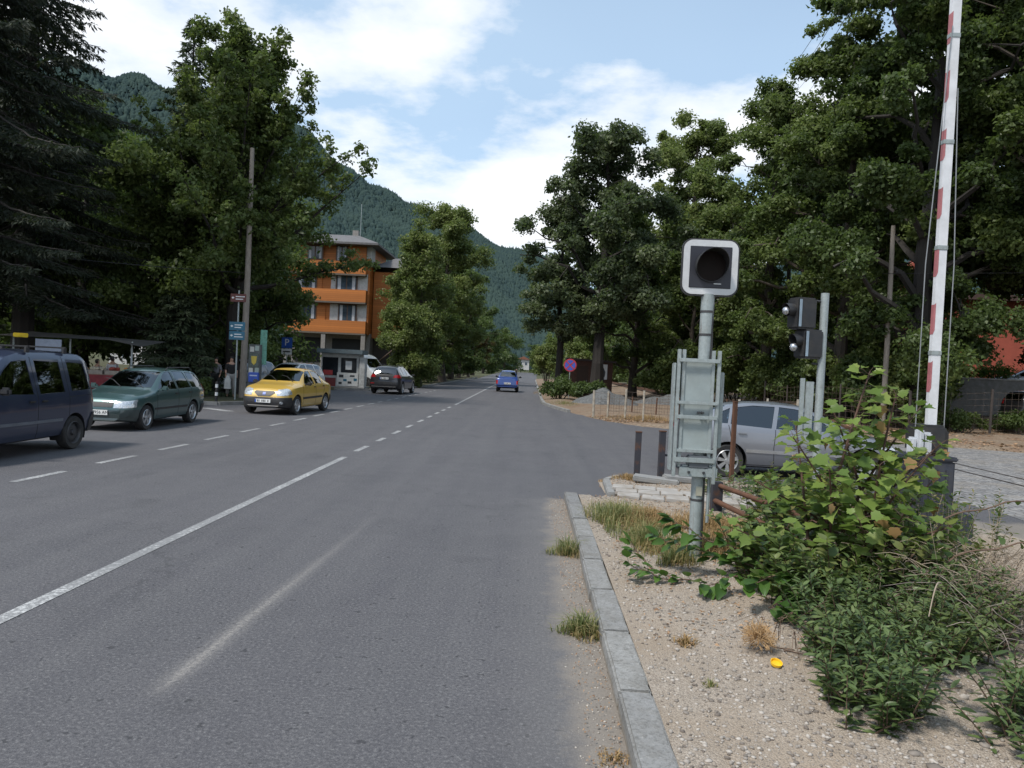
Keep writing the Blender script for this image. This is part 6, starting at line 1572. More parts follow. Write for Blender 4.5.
# -- people
def person(label, x, y, z, h, rz_, shirt, trousers, hair=HAIRD, pose=0, bag=None, skirt=False):
    s = h/1.75; root = empty('person', (x, y, z), rz_, label, 'person')
    sw = .12*pose
    V = [(0, 0, .95), (0, 0, 1.12), (.01, 0, 1.32), (0, 0, 1.44), (0, 0, 1.52), (.02, 0, 1.62), (.01, 0, 1.70),
         (0, .17, 1.41), (.0, .23, 1.14), (.10, .22, .92), (.16, .21, .84), (0, -.17, 1.41), (-.0, -.23, 1.14), (.08, -.22, .92), (.14, -.21, .84),
         (0, .10, .90), (.02+sw, .11, .50), (-.02+sw, .12, .09), (.14+sw, .13, .03), (0, -.10, .90), (.02-sw, -.11, .50), (-.02-sw, -.12, .09), (.14-sw, -.13, .03)]
    E = [(0, 1), (1, 2), (2, 3), (3, 4), (4, 5), (5, 6), (3, 7), (7, 8), (8, 9), (9, 10), (3, 11), (11, 12), (12, 13), (13, 14), (0, 15), (15, 16), (16, 17), (17, 18), (0, 19), (19, 20), (20, 21), (21, 22)]
    rr = [(.13, .15), (.12, .14), (.13, .16), (.10, .12), .055, (.09, .08), .07, .06, .045, .035, .03, .06, .045, .035, .03, .085, .06, .045, .035, .085, .06, .045, .035]
    V = [(a*s, b_*s, c*s) for a, b_, c in V]; rr = [tuple(q*s for q in t) if isinstance(t, tuple) else t*s for t in rr]
    me = skin_mesh(V, E, rr); body = mesh_obj('body', me, [SKIN], root, smooth=True)
    # clothes as slightly larger shells
    iv = [0, 1, 2, 3, 7, 8, 11, 12]; mp = {v: i for i, v in enumerate(iv)}
    me = skin_mesh([V[i] for i in iv], [(mp[a], mp[b_]) for a, b_ in E if a in mp and b_ in mp], [tuple(q*1.15+.01 for q in (rr[i] if isinstance(rr[i], tuple) else (rr[i], rr[i]))) for i in iv])
    mesh_obj('shirt', me, shirt, root, smooth=True)
    iv = [0, 15, 16, 17, 19, 20, 21] if not skirt else [0, 15, 16, 19, 20]; mp = {v: i for i, v in enumerate(iv)}
    me = skin_mesh([V[i] for i in iv], [(mp[a], mp[b_]) for a, b_ in E if a in mp and b_ in mp], [tuple(q*1.2+.012 for q in (rr[i] if isinstance(rr[i], tuple) else (rr[i], rr[i]))) for i in iv])
    mesh_obj('trousers' if not skirt else 'shorts', me, trousers, root, smooth=True)
    bm = bmesh.new(); bmesh.ops.create_uvsphere(bm, u_segments=14, v_segments=10, radius=.112*s); mb = MB()
    mb.add([(v.co.x-.015*s, v.co.y*.92, v.co.z+1.665*s) for v in bm.verts], [[v.index for v in f.verts] for f in bm.faces if f.calc_center_median().z > .02 or f.calc_center_median().x < -.04]); bm.free()
    mb.build('hair', hair, root, smooth=True, fix=False)
    if bag:
        bg = empty('shopping_bag', (x+bag[0], y+bag[1], z+.35), 0, 'white carrier bag held by the dark dressed person under the maple', 'bag')
        mb = MB(); mb.prism([(-.14, 0), (.14, 0), (.11, .38), (.04, .55), (-.04, .55), (-.11, .38)], -.06, .06, 'y'); mb.build('bag_body', M_('bag_white', (.6, .6, .58), .6), bg, smooth=True)
        mb = MB(); mb.tube([(-.03, 0, .54), (0, 0, .62), (.03, 0, .54)], .008, 5); mb.build('handle', WHITE, bg)
    return root
person('person in a white shirt standing with back turned at the stall', -16.55, 30.0, -.05, 1.62, R(95), M_('shirt_white', (.55, .56, .60), .9), M_('trouser_navy', (.02, .022, .035), .9))
person('smaller person in a grey white top beside the white shirted one', -17.15, 30.0, -.05, 1.48, R(70), M_('shirt_grey', (.40, .41, .42), .9), M_('trouser_red', (.12, .03, .03), .9))
person('person in a brownish top behind the fruit on the stall', -18.0, 28.9, .0, 1.6, R(-80), M_('shirt_brown', (.22, .11, .08), .9), M_('trouser_dark', (.03, .03, .03), .9))
person('person in dark clothes with a white bag walking under the maple', -12.75, 32.4, .08, 1.7, R(-60), M_('shirt_black', (.02, .02, .022), .9), M_('trouser_pale', (.25, .24, .23), .9), pose=1, bag=(-.02, -.28))
person('person standing in the shade behind the green estate car', -13.9, 33.6, .06, 1.65, R(-90), M_('shirt_dim', (.2, .2, .22), .9), M_('trouser_dark', (.03, .03, .03), .9))

# -- motorcycles
def motorbike(label, x, y, z, rz_, rider=None):
    root = empty('motorcycle', (x, y, z), rz_, label, 'motorcycle')
    for wx in (-.65, .65):
        mb = MB(); n = 20; V = []; F = []
        for i in range(n):
            a = 2*math.pi*i/n
            for rr, yy in ((.22, -.04), (.29, -.05), (.31, 0), (.29, .05), (.22, .04)): V.append((wx+rr*math.cos(a), yy, .31+rr*math.sin(a)))
        for i in range(n):
            for k in range(5): F.append([i*5+k, i*5+(k+1) % 5, ((i+1) % n)*5+(k+1) % 5, ((i+1) % n)*5+k])
        mb.add(V, F); w_ = mb.build('wheel', RUBBER, root, smooth=True)
        mb = MB(); mb.prism([(wx+q[0], .31+q[1]) for q in circ(0, 0, .2, 16)], -.02, .02, 'y'); mb.build('rim', CHROME, w_)
    mb = MB(); mb.box((0, 0, .42), (.45, .26, .34), 0, .05); mb.build('engine', DGREY, root, smooth=True)
    mb = MB(); mb.box((.18, 0, .78), (.5, .26, .22), 0, .08); mb.build('fuel_tank', M_('bike_paint', (.05, .06, .08), .3, coat=.5), root, smooth=True)
    mb = MB(); mb.box((-.38, 0, .78), (.65, .26, .1), 0, .04); mb.build('saddle', BLACKPL, root, smooth=True)
    mb = MB(); mb.tube([(.65, 0, .31), (.5, 0, .85), (.42, 0, 1.02)], .03, 8); mb.build('fork', CHROME, root)
    mb = MB(); mb.tube([(.32, -.34, 1.05), (.45, -.1, 1.02), (.45, .1, 1.02), (.32, .34, 1.05)], .018, 6); mb.build('handlebar', BLACKPL, root)
    mb = MB(); mb.box((.62, 0, .88), (.12, .18, .18), 0, .05); mb.build('headlight', HEADL, root, smooth=True)
    return root
motorbike('tiny motorcycle far ahead in the middle of the road', -3.0, 150, 0, R(95))
motorbike('dark motorcycle with pale fairing parked beside the railway bushes', 12.6, 60.5, .12, R(150))
person('rider in dark clothes on the far motorcycle', -3.0, 149.9, .25, 1.5, R(95), MATS['shirt_black'], MATS['trouser_dark'])

# -- overhead wires top right and left
def wires(label, lst, r_=.012, cat='wire'):
    for i, (a, c, sag) in enumerate(lst):
        mb = MB(); A, B = Vector(a), Vector(c); pts = [A.lerp(B, t/16)-Vector((0, 0, sag*math.sin(math.pi*t/16))) for t in range(17)]
        o = mb.tube(pts, r_, 4, cap=False).build('power_cable', BLACKPL, fix=False)
        tag(o, label[i] if isinstance(label, list) else label, 'cable', 'overhead cables at top right' if isinstance(label, str) and 'top right' in label else None)
wires('thin overhead cable crossing the sky patch at top right', [((10.09+.33*d, 28, 15.34-.015*d), (17.55+.86*d, 60, 24.25-.04*d), .25) for d in range(4)])
wires(['thin cable running right from the bare grey pole'], [((14.55, 32.9, 6.6), (45, 24, 9.5), .8)])
wires(['dark cable drooping across the black spruces'], [((-30, 22, 6.6), (-12.05, 31.9, 5.3), .6)])
# ------------------------------------------------------------------ foreground plants and litter
def leaf_shape(kind):
    """outline in unit leaf: x along midrib 0..1, y width, z cup; returns verts + tris"""
    if kind == 'lobed':
        P = [(0, .03), (-.03, .20), (.02, .38), (.20, .36), (.30, .58), (.44, .42), (.60, .40), (.66, .20), (1.0, 0)]
    elif kind == 'ovate':
        P = [(0, .02), (.12, .20), (.30, .30), (.52, .29), (.74, .19), (.90, .08), (1.0, 0)]
    else:
        P = [(0, .01), (.15, .09), (.40, .16), (.65, .14), (.85, .07), (1.0, 0)]
    V = [(x, 0, -.10*(x-.3)**2) for x, _ in P]           # midrib
    n = len(P)
    L = [(x, y, .22*y-.18*(max(0, x-.3))**2) for x, y in P]; Rr = [(x, -y, .22*y-.18*(max(0, x-.3))**2) for x, y in P]
    mid = [(x if x > 0 else 0, 0, -.18*(max(0, x-.3))**2) for x, _ in P]
    V = mid+L+Rr; F = []
    for i in range(n-1):
        F += [(i, i+1, n+i+1), (i, n+i+1, n+i), (i, 2*n+i+1, i+1), (i, 2*n+i, 2*n+i+1)]
    return np.array(V), np.array(F)

def put_leaves(name, kind, places, mat, parent, rs, offset):
    """places: list of (pos, dir, normal, size)"""
    V0, F0 = leaf_shape(kind); n = len(places); nv = len(V0)
    P = np.array([p[0] for p in places])-np.array(offset); D = np.array([p[1] for p in places], float); N = np.array([p[2] for p in places], float); S = np.array([p[3] for p in places])
    D /= np.linalg.norm(D, axis=1)[:, None]; N -= D*(N*D).sum(1)[:, None]; N /= np.linalg.norm(N, axis=1)[:, None]; B = np.cross(N, D)
    jit = 1+rs.normal(size=(n, nv, 1))*.03
    W = S[:, None, None]*(V0[None, :, 0:1]*D[:, None]+V0[None, :, 1:2]*B[:, None]*rs.uniform(.85, 1.15, (n, 1, 1))+V0[None, :, 2:3]*N[:, None]*rs.uniform(.3, 2.0, (n, 1, 1)))*jit+P[:, None]
    F = (F0[None]+(np.arange(n)*nv)[:, None, None]).reshape(-1, 3); t = np.repeat(rs.rand(n), len(F0))
    return np_mesh(name, W.reshape(-1, 3), F, mat, parent, np.clip(t, 0, 1), smooth=False)

LF_SAP = leafmat('sapling_leaf', (.10, .17, .035), (.28, .38, .09), (.30, .18, .06), .25, gloss=.42, trans=.5)
LF_PRIV = leafmat('shrub_leaf', (.040, .068, .022), (.13, .185, .062), (.13, .14, .04), .35, gloss=.42, trans=.25)
LF_BROAD = leafmat('broad_leaf', (.045, .10, .022), (.10, .19, .04), gloss=.35, trans=.35)
LF_BRAM = leafmat('bramble_leaf', (.05, .09, .02), (.13, .19, .05), (.22, .15, .05), .6, gloss=.45, trans=.35)
TWIG = M_('twig_brown', (.12, .075, .05), .8, var=.3)
TWIGG = M_('twig_dry', (.30, .24, .18), .9, var=.35, scale=3)
STEMR = M_('stem_red_brown', (.07, .035, .022), .7, var=.3)
DRYG = leafmat('grass_dry', (.26, .15, .06), (.46, .32, .16), gloss=.8, trans=.3)
GRNG = leafmat('grass_green', (.10, .14, .04), (.34, .33, .15), (.42, .30, .14), .8, gloss=.6, trans=.4)

def curve_pts(a, b, bow, n=10):
    a = Vector(a); b = Vector(b); bow = Vector(bow); return [a.lerp(b, i/n)+bow*math.sin(math.pi*i/n) for i in range(n+1)]

# tall sapling with lobed leaves
def sapling():
    rs = np.random.RandomState(21); base = (2.78, 6.75, .22)
    root = empty('plane_sapling', base, 0, 'tall young sapling of many thin red brown stems with big bright lobed leaves', 'sapling')
    tops = [((2.99, 6.9, 2.02), 1), ((3.23, 6.9, 1.82), 1), ((2.25, 6.6, 1.42), 1), ((2.72, 7, 1.66), 1), ((3.5, 7.0, 1.72), 1), ((3.66, 6.9, 1.42), 1), ((1.98, 6.75, 1.02), 1), ((2.45, 6.3, 1.2), 1),
            ((2.1, 6.2, .72), 1), ((3.35, 6.5, 1.35), 1), ((2.9, 6.4, 1.25), 1), ((3.1, 7.3, 1.55), 1), ((2.5, 7.3, 1.5), 1), ((3.8, 7.2, 1.1), 1), ((1.8, 6.55, .62), 1), ((2.6, 6.05, .85), 1), ((3.0, 6.15, .9), 1), ((3.4, 6.2, .8), 1)]
    pl = []; 
    for i, (tp, _) in enumerate(tops):
        bx = Vector(base)+Vector((rs.uniform(-.35, .45), rs.uniform(-.3, .3), -.15)); tv = Vector(tp)
        pts = curve_pts(bx, tv, ((tv.x-bx.x)*-.15+rs.uniform(-.06, .06), rs.uniform(-.06, .06), .03))
        mb = MB(); rr = .013+.004*tv.z; mb.tube([p-Vector(base) for p in pts], [rr*(1-.7*k/10) for k in range(11)], 7)
        L = (tv-bx).length; nn = max(5, int(L/.05)); ang = rs.rand()*6
        for k in range(nn):
            g = .22+.78*(k/(nn-1))**.8; 
            if g < .55 and rs.rand() < .45: continue
            q = g*10; k0 = min(9, int(q)); p = pts[k0].lerp(pts[k0+1], q-k0); ang += 2.4+rs.normal()*.4
            m_ = 2 if (rs.rand() < .3) else 1
            for w in range(m_):
                a = ang+w*math.pi; up = .35+.5*(g > .93); d = Vector((math.cos(a), math.sin(a), up)).normalized(); pet = rs.uniform(.06, .17)*(1.15-g*.45)
                e = p+d*pet-Vector((0, 0, .02)); mb.tube([p-Vector(base), (p+d*pet*.6)-Vector(base), e-Vector(base)], .0022, 4, cap=False)
                dd = Vector((math.cos(a+rs.normal()*.4), math.sin(a+rs.normal()*.4), rs.uniform(-.55, .25)+(.5 if g > .95 else 0)))
                nrm = Vector((rs.normal()*.3-.12, rs.normal()*.3-.25, 1))
                pl.append((tuple(e), tuple(dd), tuple(nrm), rs.uniform(.09, .165)*(1.05-.3*(g > .93))))
        st = mb.build('stem', STEMR, root, smooth=True, fix=False)
    put_leaves('foliage', 'lobed', pl, LF_SAP, root, rs, base)
    # a few withered curled leaves
    pl = []
    for i in range(16):
        k = rs.randint(len(tops)); tv = Vector(tops[k][0]); p = tv+Vector((rs.normal()*.12, rs.normal()*.1, -rs.uniform(.05, .5)))
        pl.append((tuple(p), (rs.normal()*.3, rs.normal()*.3, -1), (rs.normal(), rs.normal(), .2), rs.uniform(.07, .12)))
    put_leaves('withered_leaves', 'lobed', pl, leafmat('withered', (.22, .10, .035), (.42, .27, .12), trans=.3), root, rs, base)
sapling()

def shoots_shrub(name, label, cat, base, spots, hmin, hmax, lsize, mat, seed, kind='lance', gap=.022, stemmat=None, lean=.5, center=None, group=None, pair=True, top_only=0.0):
    rs = np.random.RandomState(seed); root = empty(name, base, 0, label, cat, group); B = Vector(base); mb = MB(); pl = []
    cx = center or (base[0], base[1])
    for (x, y) in spots:
        z = h_verge(x, y)-.02; h = rs.uniform(hmin, hmax); out = Vector((x-cx[0], y-cx[1], 0)); 
        if out.length > 1e-3: out = out.normalized()
        tip = Vector((x, y, z))+Vector((out.x*lean*h+rs.normal()*.09, out.y*lean*h+rs.normal()*.09, h)); p0 = Vector((x, y, z)); pts = curve_pts(p0, tip, (0, 0, h*.10), 5)
        mb.tube([p-B for p in pts], [.0045*(1-.6*k/5) for k in range(6)], 4, cap=False)
        n = int(h/gap); a = rs.rand()*6
        for k in range(n):
            g = (k+.6)/n
            if g < top_only: continue
            q = g*5; k0 = min(4, int(q)); p = pts[k0].lerp(pts[k0+1], q-k0); a += 1.57+rs.normal()*.3
            for w in range(2 if pair else 1):
                aa = a+w*math.pi; up = .25+.8*g; s = lsize*rs.uniform(.6, 1.25)*(1.1-.5*g**3)
                pl.append((tuple(p), (math.cos(aa), math.sin(aa), up*rs.uniform(-.2, 1.1)), (rs.normal()*.3-math.cos(aa)*.2, rs.normal()*.3-math.sin(aa)*.2, 1), s))
    put_leaves('foliage', kind, pl, mat, root, rs, base); mb.build('stems', stemmat or TWIG, root, fix=False); return root

def poly_spots(P, n, seed):
    r = random.Random(seed); xs = [p[0] for p in P]; ys = [p[1] for p in P]; S = []
    while len(S) < n:
        x, y = r.uniform(min(xs), max(xs)), r.uniform(min(ys), max(ys))
        if inpoly(x, y, P): S.append((x, y))
    return S
SHP = [(2.05, 5.9), (1.98, 5.4), (1.90, 4.95), (1.74, 4.45), (1.66, 4.0), (1.85, 3.9), (2.15, 4.1), (2.5, 4.7), (3.0, 4.9), (3.4, 5.4), (3.5, 5.9), (3.0, 6.2), (2.4, 6.2)]
shoots_shrub('privet_shrub', 'wide low dark green shrub with narrow leaves spreading over the gravel under the sapling', 'shrub', (2.5, 5.6, .15), poly_spots(SHP, 450, 4), .12, .40, .08, LF_PRIV, 31, lean=.45, center=(2.6, 5.8), gap=.026)
SHP2 = [(2.35, 3.7), (2.45, 4.05), (2.75, 4.35), (3.2, 4.6), (3.9, 4.6), (3.9, 3.2), (2.6, 3.2)]
shoots_shrub('privet_shrub', 'smaller dark green shrub cut off by the bottom right corner of the photo', 'shrub', (3.0, 4.0, .15), poly_spots(SHP2, 260, 5), .18, .42, .08, LF_PRIV, 32, lean=.3, center=(3.2, 4.0), gap=.027)
SHP3 = [(1.85, 5.9), (1.9, 6.8), (2.1, 7.2), (2.9, 7.6), (3.6, 7.3), (3.8, 6.6), (3.2, 6.0), (2.4, 5.9)]
shoots_shrub('leafy_undergrowth', 'dusty green undergrowth of broader leaves round the foot of the sapling', 'shrub', (2.8, 6.7, .2), poly_spots(SHP3, 190, 6), .2, .55, .115, leafmat('under_leaf', (.06, .10, .03), (.18, .24, .075), (.2, .13, .05), .3, gloss=.45, trans=.35), 33, kind='ovate', lean=.2, center=(2.8, 6.7), gap=.05, stemmat=STEMR)
shoots_shrub('yellowing_weed', 'yellow green weed with dry brown tips between the sapling and the barrier machine', 'weed', (3.75, 7.4, .2), poly_spots([(3.3, 6.8), (3.4, 7.8), (4.2, 8.0), (4.4, 7.2), (3.8, 6.7)], 90, 7), .35, .85, .075, LF_BRAM, 34, lean=.15, center=(3.8, 7.4), gap=.04, stemmat=TWIGG, kind='lance')

# broad leaved runner to the left of the shrub
def runner(label, paths, base, seed, kind='ovate', size=(.10, .17), mat=LF_BROAD, gap=.07):
    rs = np.random.RandomState(seed); root = empty('broad_leaved_shoot', base, 0, label, 'shoot'); B = Vector(base); pl = []; mb = MB()
    for P in paths:
        P = [Vector(p) for p in P]; pts = []
        for i in range(len(P)-1):
            for k in range(6): pts.append(P[i].lerp(P[i+1], k/6)+Vector((0, 0, .015*math.sin(k*1.1))))
        pts.append(P[-1]); mb.tube([p-B for p in pts], [.008*(1-.6*k/len(pts)) for k in range(len(pts))], 6)
        L = sum((b_-a).length for a, b_ in zip(pts[:-1], pts[1:])); n = int(L/gap); sgn = 1
        for k in range(n+1):
            q = (.15+.85*k/n)*(len(pts)-1); k0 = min(len(pts)-2, int(q)); p = pts[k0].lerp(pts[k0+1], q-k0); t = (pts[k0+1]-pts[k0]).normalized(); s_ = t.cross(Vector((0, 0, 1))).normalized(); sgn *= -1
            for rep in range(2):
                d = (s_*sgn*rs.uniform(.5, 1)+t*rs.uniform(.1, .8)+Vector((0, 0, rs.uniform(-.2, .8)))).normalized(); e = p+d*rs.uniform(.03, .09)
                mb.tube([p-B, e-B], .002, 4, cap=False); dd = d+Vector((0, 0, rs.uniform(-.7, .1)))
                pl.append((tuple(e), tuple(dd), (rs.normal()*.3, rs.normal()*.3-.2, 1), rs.uniform(*size))); sgn *= -1 if rep else 1
    put_leaves('foliage', kind, pl, mat, root, rs, base); mb.build('stem', TWIG, root, fix=False)
runner('leafy shoot arching left from the shrub in front of the signal mast', [[(2.2, 6.5, .3), (1.85, 6.65, .42), (1.5, 6.75, .52), (1.32, 6.85, .62)], [(2.1, 6.3, .25), (1.75, 6.25, .3), (1.45, 6.2, .22)], [(2.0, 6.5, .3), (1.6, 6.9, .34), (1.25, 7.1, .4)]], (2.0, 6.5, .2), 41)
runner('low leafy shoot lying on the gravel nearest the kerb', [[(1.9, 6.5, .14), (1.5, 6.55, .15), (1.15, 6.6, .17), (.92, 6.65, .26)], [(1.3, 6.6, .14), (1.1, 6.8, .22), (1.0, 6.95, .34)]], (1.5, 6.55, .12), 42, size=(.08, .13))
runner('big drooping leaf cluster at the left edge of the dark shrub', [[(2.2, 5.9, .35), (1.95, 5.85, .42), (1.72, 5.85, .36)], [(2.1, 6.0, .3), (1.8, 5.6, .25)]], (2.0, 5.9, .2), 43, size=(.13, .19))
# arching brambles on the right
runner('long arching bramble stem reaching out of the right edge of the photo', [[(2.9, 5.9, .3), (3.3, 5.95, .62), (3.8, 6.0, .74), (4.4, 6.0, .72), (4.9, 6.0, .6)], [(3.0, 6.2, .4), (3.4, 6.3, .85), (3.9, 6.35, 1.0), (4.5, 6.4, 1.0), (5.0, 6.4, .95)]], (3.3, 6.0, .3), 44, kind='ovate', size=(.06, .11), mat=LF_BRAM, gap=.17)
shoots_shrub('weed_patch', 'bright leafy weeds behind the rusty pipe rail in front of the silver car', 'weed', (3.5, 11.8, .1), poly_spots([(2.7, 11.2), (2.8, 12.6), (4.4, 12.6), (4.4, 11.0)], 90, 9), .12, .38, .11, leafmat('weed_leaf', (.06, .10, .035), (.17, .22, .09), gloss=.4, trans=.4), 45, lean=.15, center=(3.5, 11.8), gap=.055)
shoots_shrub('weed_patch', 'leafy weeds between the pipe rail and the barrier machine', 'weed', (3.6, 9.6, .1), poly_spots([(2.9, 9.0), (3.0, 10.6), (4.2, 10.6), (4.2, 9.0)], 110, 10), .25, .7, .11, LF_BRAM, 46, lean=.15, center=(3.6, 9.6), gap=.05, kind='ovate')

# dry tangle of twigs on the right
def twigs(name, label, cat, cx, cy, n, spread, hmax, seed, mat, thick=.003, flat=.6):
    rs = np.random.RandomState(seed); z0 = h_verge(cx, cy); root = empty(name, (cx, cy, z0), 0, label, cat); mb = MB()
    for i in range(n):
        a = rs.rand()*6.28; r = spread*math.sqrt(rs.rand()); p = Vector((r*math.cos(a), r*math.sin(a), rs.uniform(-.02, .1))); b_ = rs.rand()*6.28; L = rs.uniform(.3, 1.0)*spread; h = rs.uniform(.05, hmax)
        q = p+Vector((math.cos(b_)*L, math.sin(b_)*L, h)); pts = curve_pts(p, q, (rs.normal()*.06, rs.normal()*.06, rs.uniform(.0, .18)), 5)
        mb.tube(pts, [thick*(1-.5*k/5)*rs.uniform(.7, 1.5) for k in range(6)], 4, cap=False)
        if rs.rand() < .6: mb.tube([pts[3], pts[3]+Vector(rs.normal(size=3))*.12], thick*.6, 3, cap=False)
    mb.build('stems', mat, root, fix=False); return root
twigs('dry_brushwood', 'tangle of dry grey brown twigs right of the dark shrub', 'brushwood', 3.6, 6.2, 380, .7, .4, 51, TWIGG)
twigs('dry_brushwood', 'lower heap of dry twigs at the right edge below the brambles', 'brushwood', 3.7, 5.3, 330, .65, .28, 52, M_('twig_grey', (.24, .20, .17), .9, var=.3))
twigs('fallen_twigs', 'few thin bare twigs lying between the brown ball and the shrub', 'twigs', 1.75, 5.15, 10, .28, .05, 53, TWIG)
# pale curved stem
mb = MB(); mb.tube(curve_pts((2.75, 5.1, .62), (2.5, 4.75, .50), (.0, 0, .08)), [.006*(1-.05*k) for k in range(11)], 6)
tag(mb.build('bare_stem', TWIGG, smooth=True), 'single pale bare stem curving over the dark shrub', 'stem')

# grass tufts
def tuft(name, label, x, y, r, h, n, mat, seed, group=None, zf=h_verge, elong=1.0, cat='grass tuft'):
    rs = np.random.RandomState(seed); z = zf(x, y) if zf else 0
    V = []; F = []; T_ = []
    for i in range(n):
        a = rs.rand()*6.28; rr = r*rs.rand()**.75*1.15*(1+.35*math.sin(a*3+seed)); bx, by = rr*math.cos(a), rr*math.sin(a)*elong
        bz = (zf(x+bx, y+by)-z) if zf else 0
        L = h*rs.uniform(.3, 1.15)*(1.1-.5*rr/r); az = rs.rand()*6.28; ln = rs.uniform(.1, 1.25); w = rs.uniform(.0025, .0055); d = Vector((math.cos(az), math.sin(az), 0)); s = Vector((-d.y, d.x, 0))*w
        p0 = Vector((bx, by, max(bz, -.05)-.01)); p1 = p0+Vector((0, 0, L*.55))+d*L*ln*.3; p2 = p0+Vector((0, 0, L*(.95-.35*ln)))+d*L*ln
        b0 = len(V); V += [tuple(p0-s), tuple(p0+s), tuple(p1+s*.8), tuple(p1-s*.8), tuple(p2+s*.1), tuple(p2-s*.1)]; F += [(b0, b0+1, b0+2, b0+3), (b0+3, b0+2, b0+4, b0+5)]; t = rs.rand(); T_ += [t, t]
    o = np_mesh(name, V, F, mat, None, T_); o.location = (x, y, z); tag(o, label, cat, group); return o
G_T = 'grass tufts along the kerb'
tuft('grass_tuft', 'green grass tuft growing on the road side of the kerb, farther from the camera', .47, 7.95, .17, .26, 420, GRNG, 61, G_T, zf=None)
tuft('grass_tuft', 'green grass tuft growing on the road side of the kerb, nearer the camera', .46, 5.55, .15, .22, 460, GRNG, 62, G_T, zf=None)
tuft('grass_tuft', 'large mixed green and straw coloured tuft just inside the kerb left of the signal mast', 1.15, 9.3, .38, .34, 1500, GRNG, 63, G_T, elong=2.2)
tuft('grass_tuft', 'bushy darker grass tuft just left of the foot of the signal mast', 1.3, 8.0, .22, .36, 700, GRNG, 64, G_T, elong=1.6)
tuft('grass_tuft', 'straw dry grass patch between the large tuft and the signal mast', 1.5, 9.3, .35, .26, 1500, DRYG, 65, G_T, elong=1.8)
tuft('grass_tuft', 'orange dry grass around the foot of the rusty pipe rail', 2.2, 9.0, .55, .2, 2600, DRYG, 66, G_T, elong=1.5)
tuft('grass_tuft', 'low dry grass at the foot of the dark steel posts', 1.75, 13.2, .35, .14, 600, DRYG, 67, G_T, elong=.8)
tuft('grass_tuft', 'dry orange stalks under the broad leaved shoot', 1.85, 7.7, .45, .2, 1500, DRYG, 68, G_T)
tuft('grass_tuft', 'tiny withered tuft on bare gravel beside the kerb', 1.12, 5.15, .07, .10, 130, DRYG, 69, G_T)
tuft('grass_tuft', 'tiny greenish tuft on bare gravel nearest the camera', 1.12, 4.45, .04, .06, 60, GRNG, 70, G_T)
tuft('grass_tuft', 'small dry tuft in the road dust beside the lowest kerb stones', .5, 3.75, .1, .06, 160, DRYG, 71, G_T, zf=None)
tuft('grass_tuft', 'weedy green tuft between the dark shrub and the signal mast foot', 1.45, 7.25, .18, .28, 400, GRNG, 72, G_T)
tuft('grass_tuft', 'yellow dry grass strip on the far kerb beyond the blue pickup', 1.6, 60, 1.0, .8, 1200, DRYG, 73, None, zf=None, elong=5)
tuft('grass_tuft', 'yellow green grass between the far kerb and the no stopping sign', 1.9, 42.6, .9, .3, 1500, GRNG, 74, None, zf=None, elong=3.0)
tuft('grass_tuft', 'dry grass along the wire fence before the gravel heaps', 4.5, 30.2, 1.4, .3, 1300, DRYG, 75, None, zf=h_farr, elong=.8)

# brown ball of dry weed
root = empty('dry_weed_ball', (1.56, 5.02, h_verge(1.56, 5.0)), 0, 'light brown round ball of dried weed lying on the gravel', 'weed ball')
rs = np.random.RandomState(8); mb = MB()
for i in range(420):
    d = Vector(rs.normal(size=3)).normalized(); 
    if d.z < -.6: continue
    e = d*rs.uniform(.085, .125); e.z = e.z*.85+.09; c0 = Vector((0, 0, .09)); mb.tube([c0+(e-c0)*.2, c0+(e-c0)*.65+Vector(rs.normal(size=3))*.008, e], .0013, 3, cap=False)
    mb.tube([e, e+Vector(rs.normal(size=3))*.018], .001, 3, cap=False)
mb.build('dry_stalks', M_('straw', (.42, .27, .13), .9, var=.2), root, fix=False)
mb = MB(); mb.tube([(.05, 0, .05), (.16, .01, .02), (.3, -.06, .01)], .004, 5); mb.build('root_stalk', TWIG, root)
# yellow plastic cap
mb = MB(); n = 24; V = []; F = []
for i in range(n):
    a = 2*math.pi*i/n
    for rr, zz in ((.034, 0), (.037, .018), (.033, .018), (.030, .003)): V.append((rr*math.cos(a), rr*math.sin(a), zz))
for i in range(n):
    j = (i+1) % n
    for k in range(3): F.append([i*4+k, j*4+k, j*4+k+1, i*4+k+1])
F.append([i*4+3 for i in range(n)]); mb.add(V, F)
o = mb.build('bottle_cap', M_('yellow_plastic', (.85, .50, .02), .4, bump=0), smooth=True); o.location = (1.60, 4.78, h_verge(1.62, 4.8)+.012); o.rotation_euler = (.35, .1, 0)
tag(o, 'bright yellow plastic cap lying on the gravel below the brown ball', 'cap')

# gravel: loose pebbles
def pebbles(name, spots, smin, smax, mat, seed, zf=h_verge, power=3):
    rs = np.random.RandomState(seed); bm = bmesh.new(); bmesh.ops.create_icosphere(bm, subdivisions=1, radius=1); V0 = np.array([tuple(v.co) for v in bm.verts]); F0 = np.array([[v.index for v in f.verts] for f in bm.faces]); bm.free()
    n = len(spots); nv = len(V0); s = smin+(smax-smin)*rs.rand(n)**power
    P = np.array([(x, y, zf(x, y)) for x, y in spots]); V = V0[None]*(1+rs.normal(size=(n, nv, 1))*.16)*rs.uniform(.6, 1.15, (n, 1, 3)); V[:, :, 2] *= .6
    a = rs.rand(n)*6.28; c, s_ = np.cos(a)[:, None], np.sin(a)[:, None]; X = V[:, :, 0]*c-V[:, :, 1]*s_; Y = V[:, :, 0]*s_+V[:, :, 1]*c
    W = np.stack([X, Y, V[:, :, 2]], 2)*s[:, None, None]+P[:, None]; W[:, :, 2] += s[:, None]*.15
    F = (F0[None]+(np.arange(n)*nv)[:, None, None]).reshape(-1, 3)
    return np_mesh(name, W.reshape(-1, 3), F, mat, None, np.repeat(rs.rand(n), len(F0)))
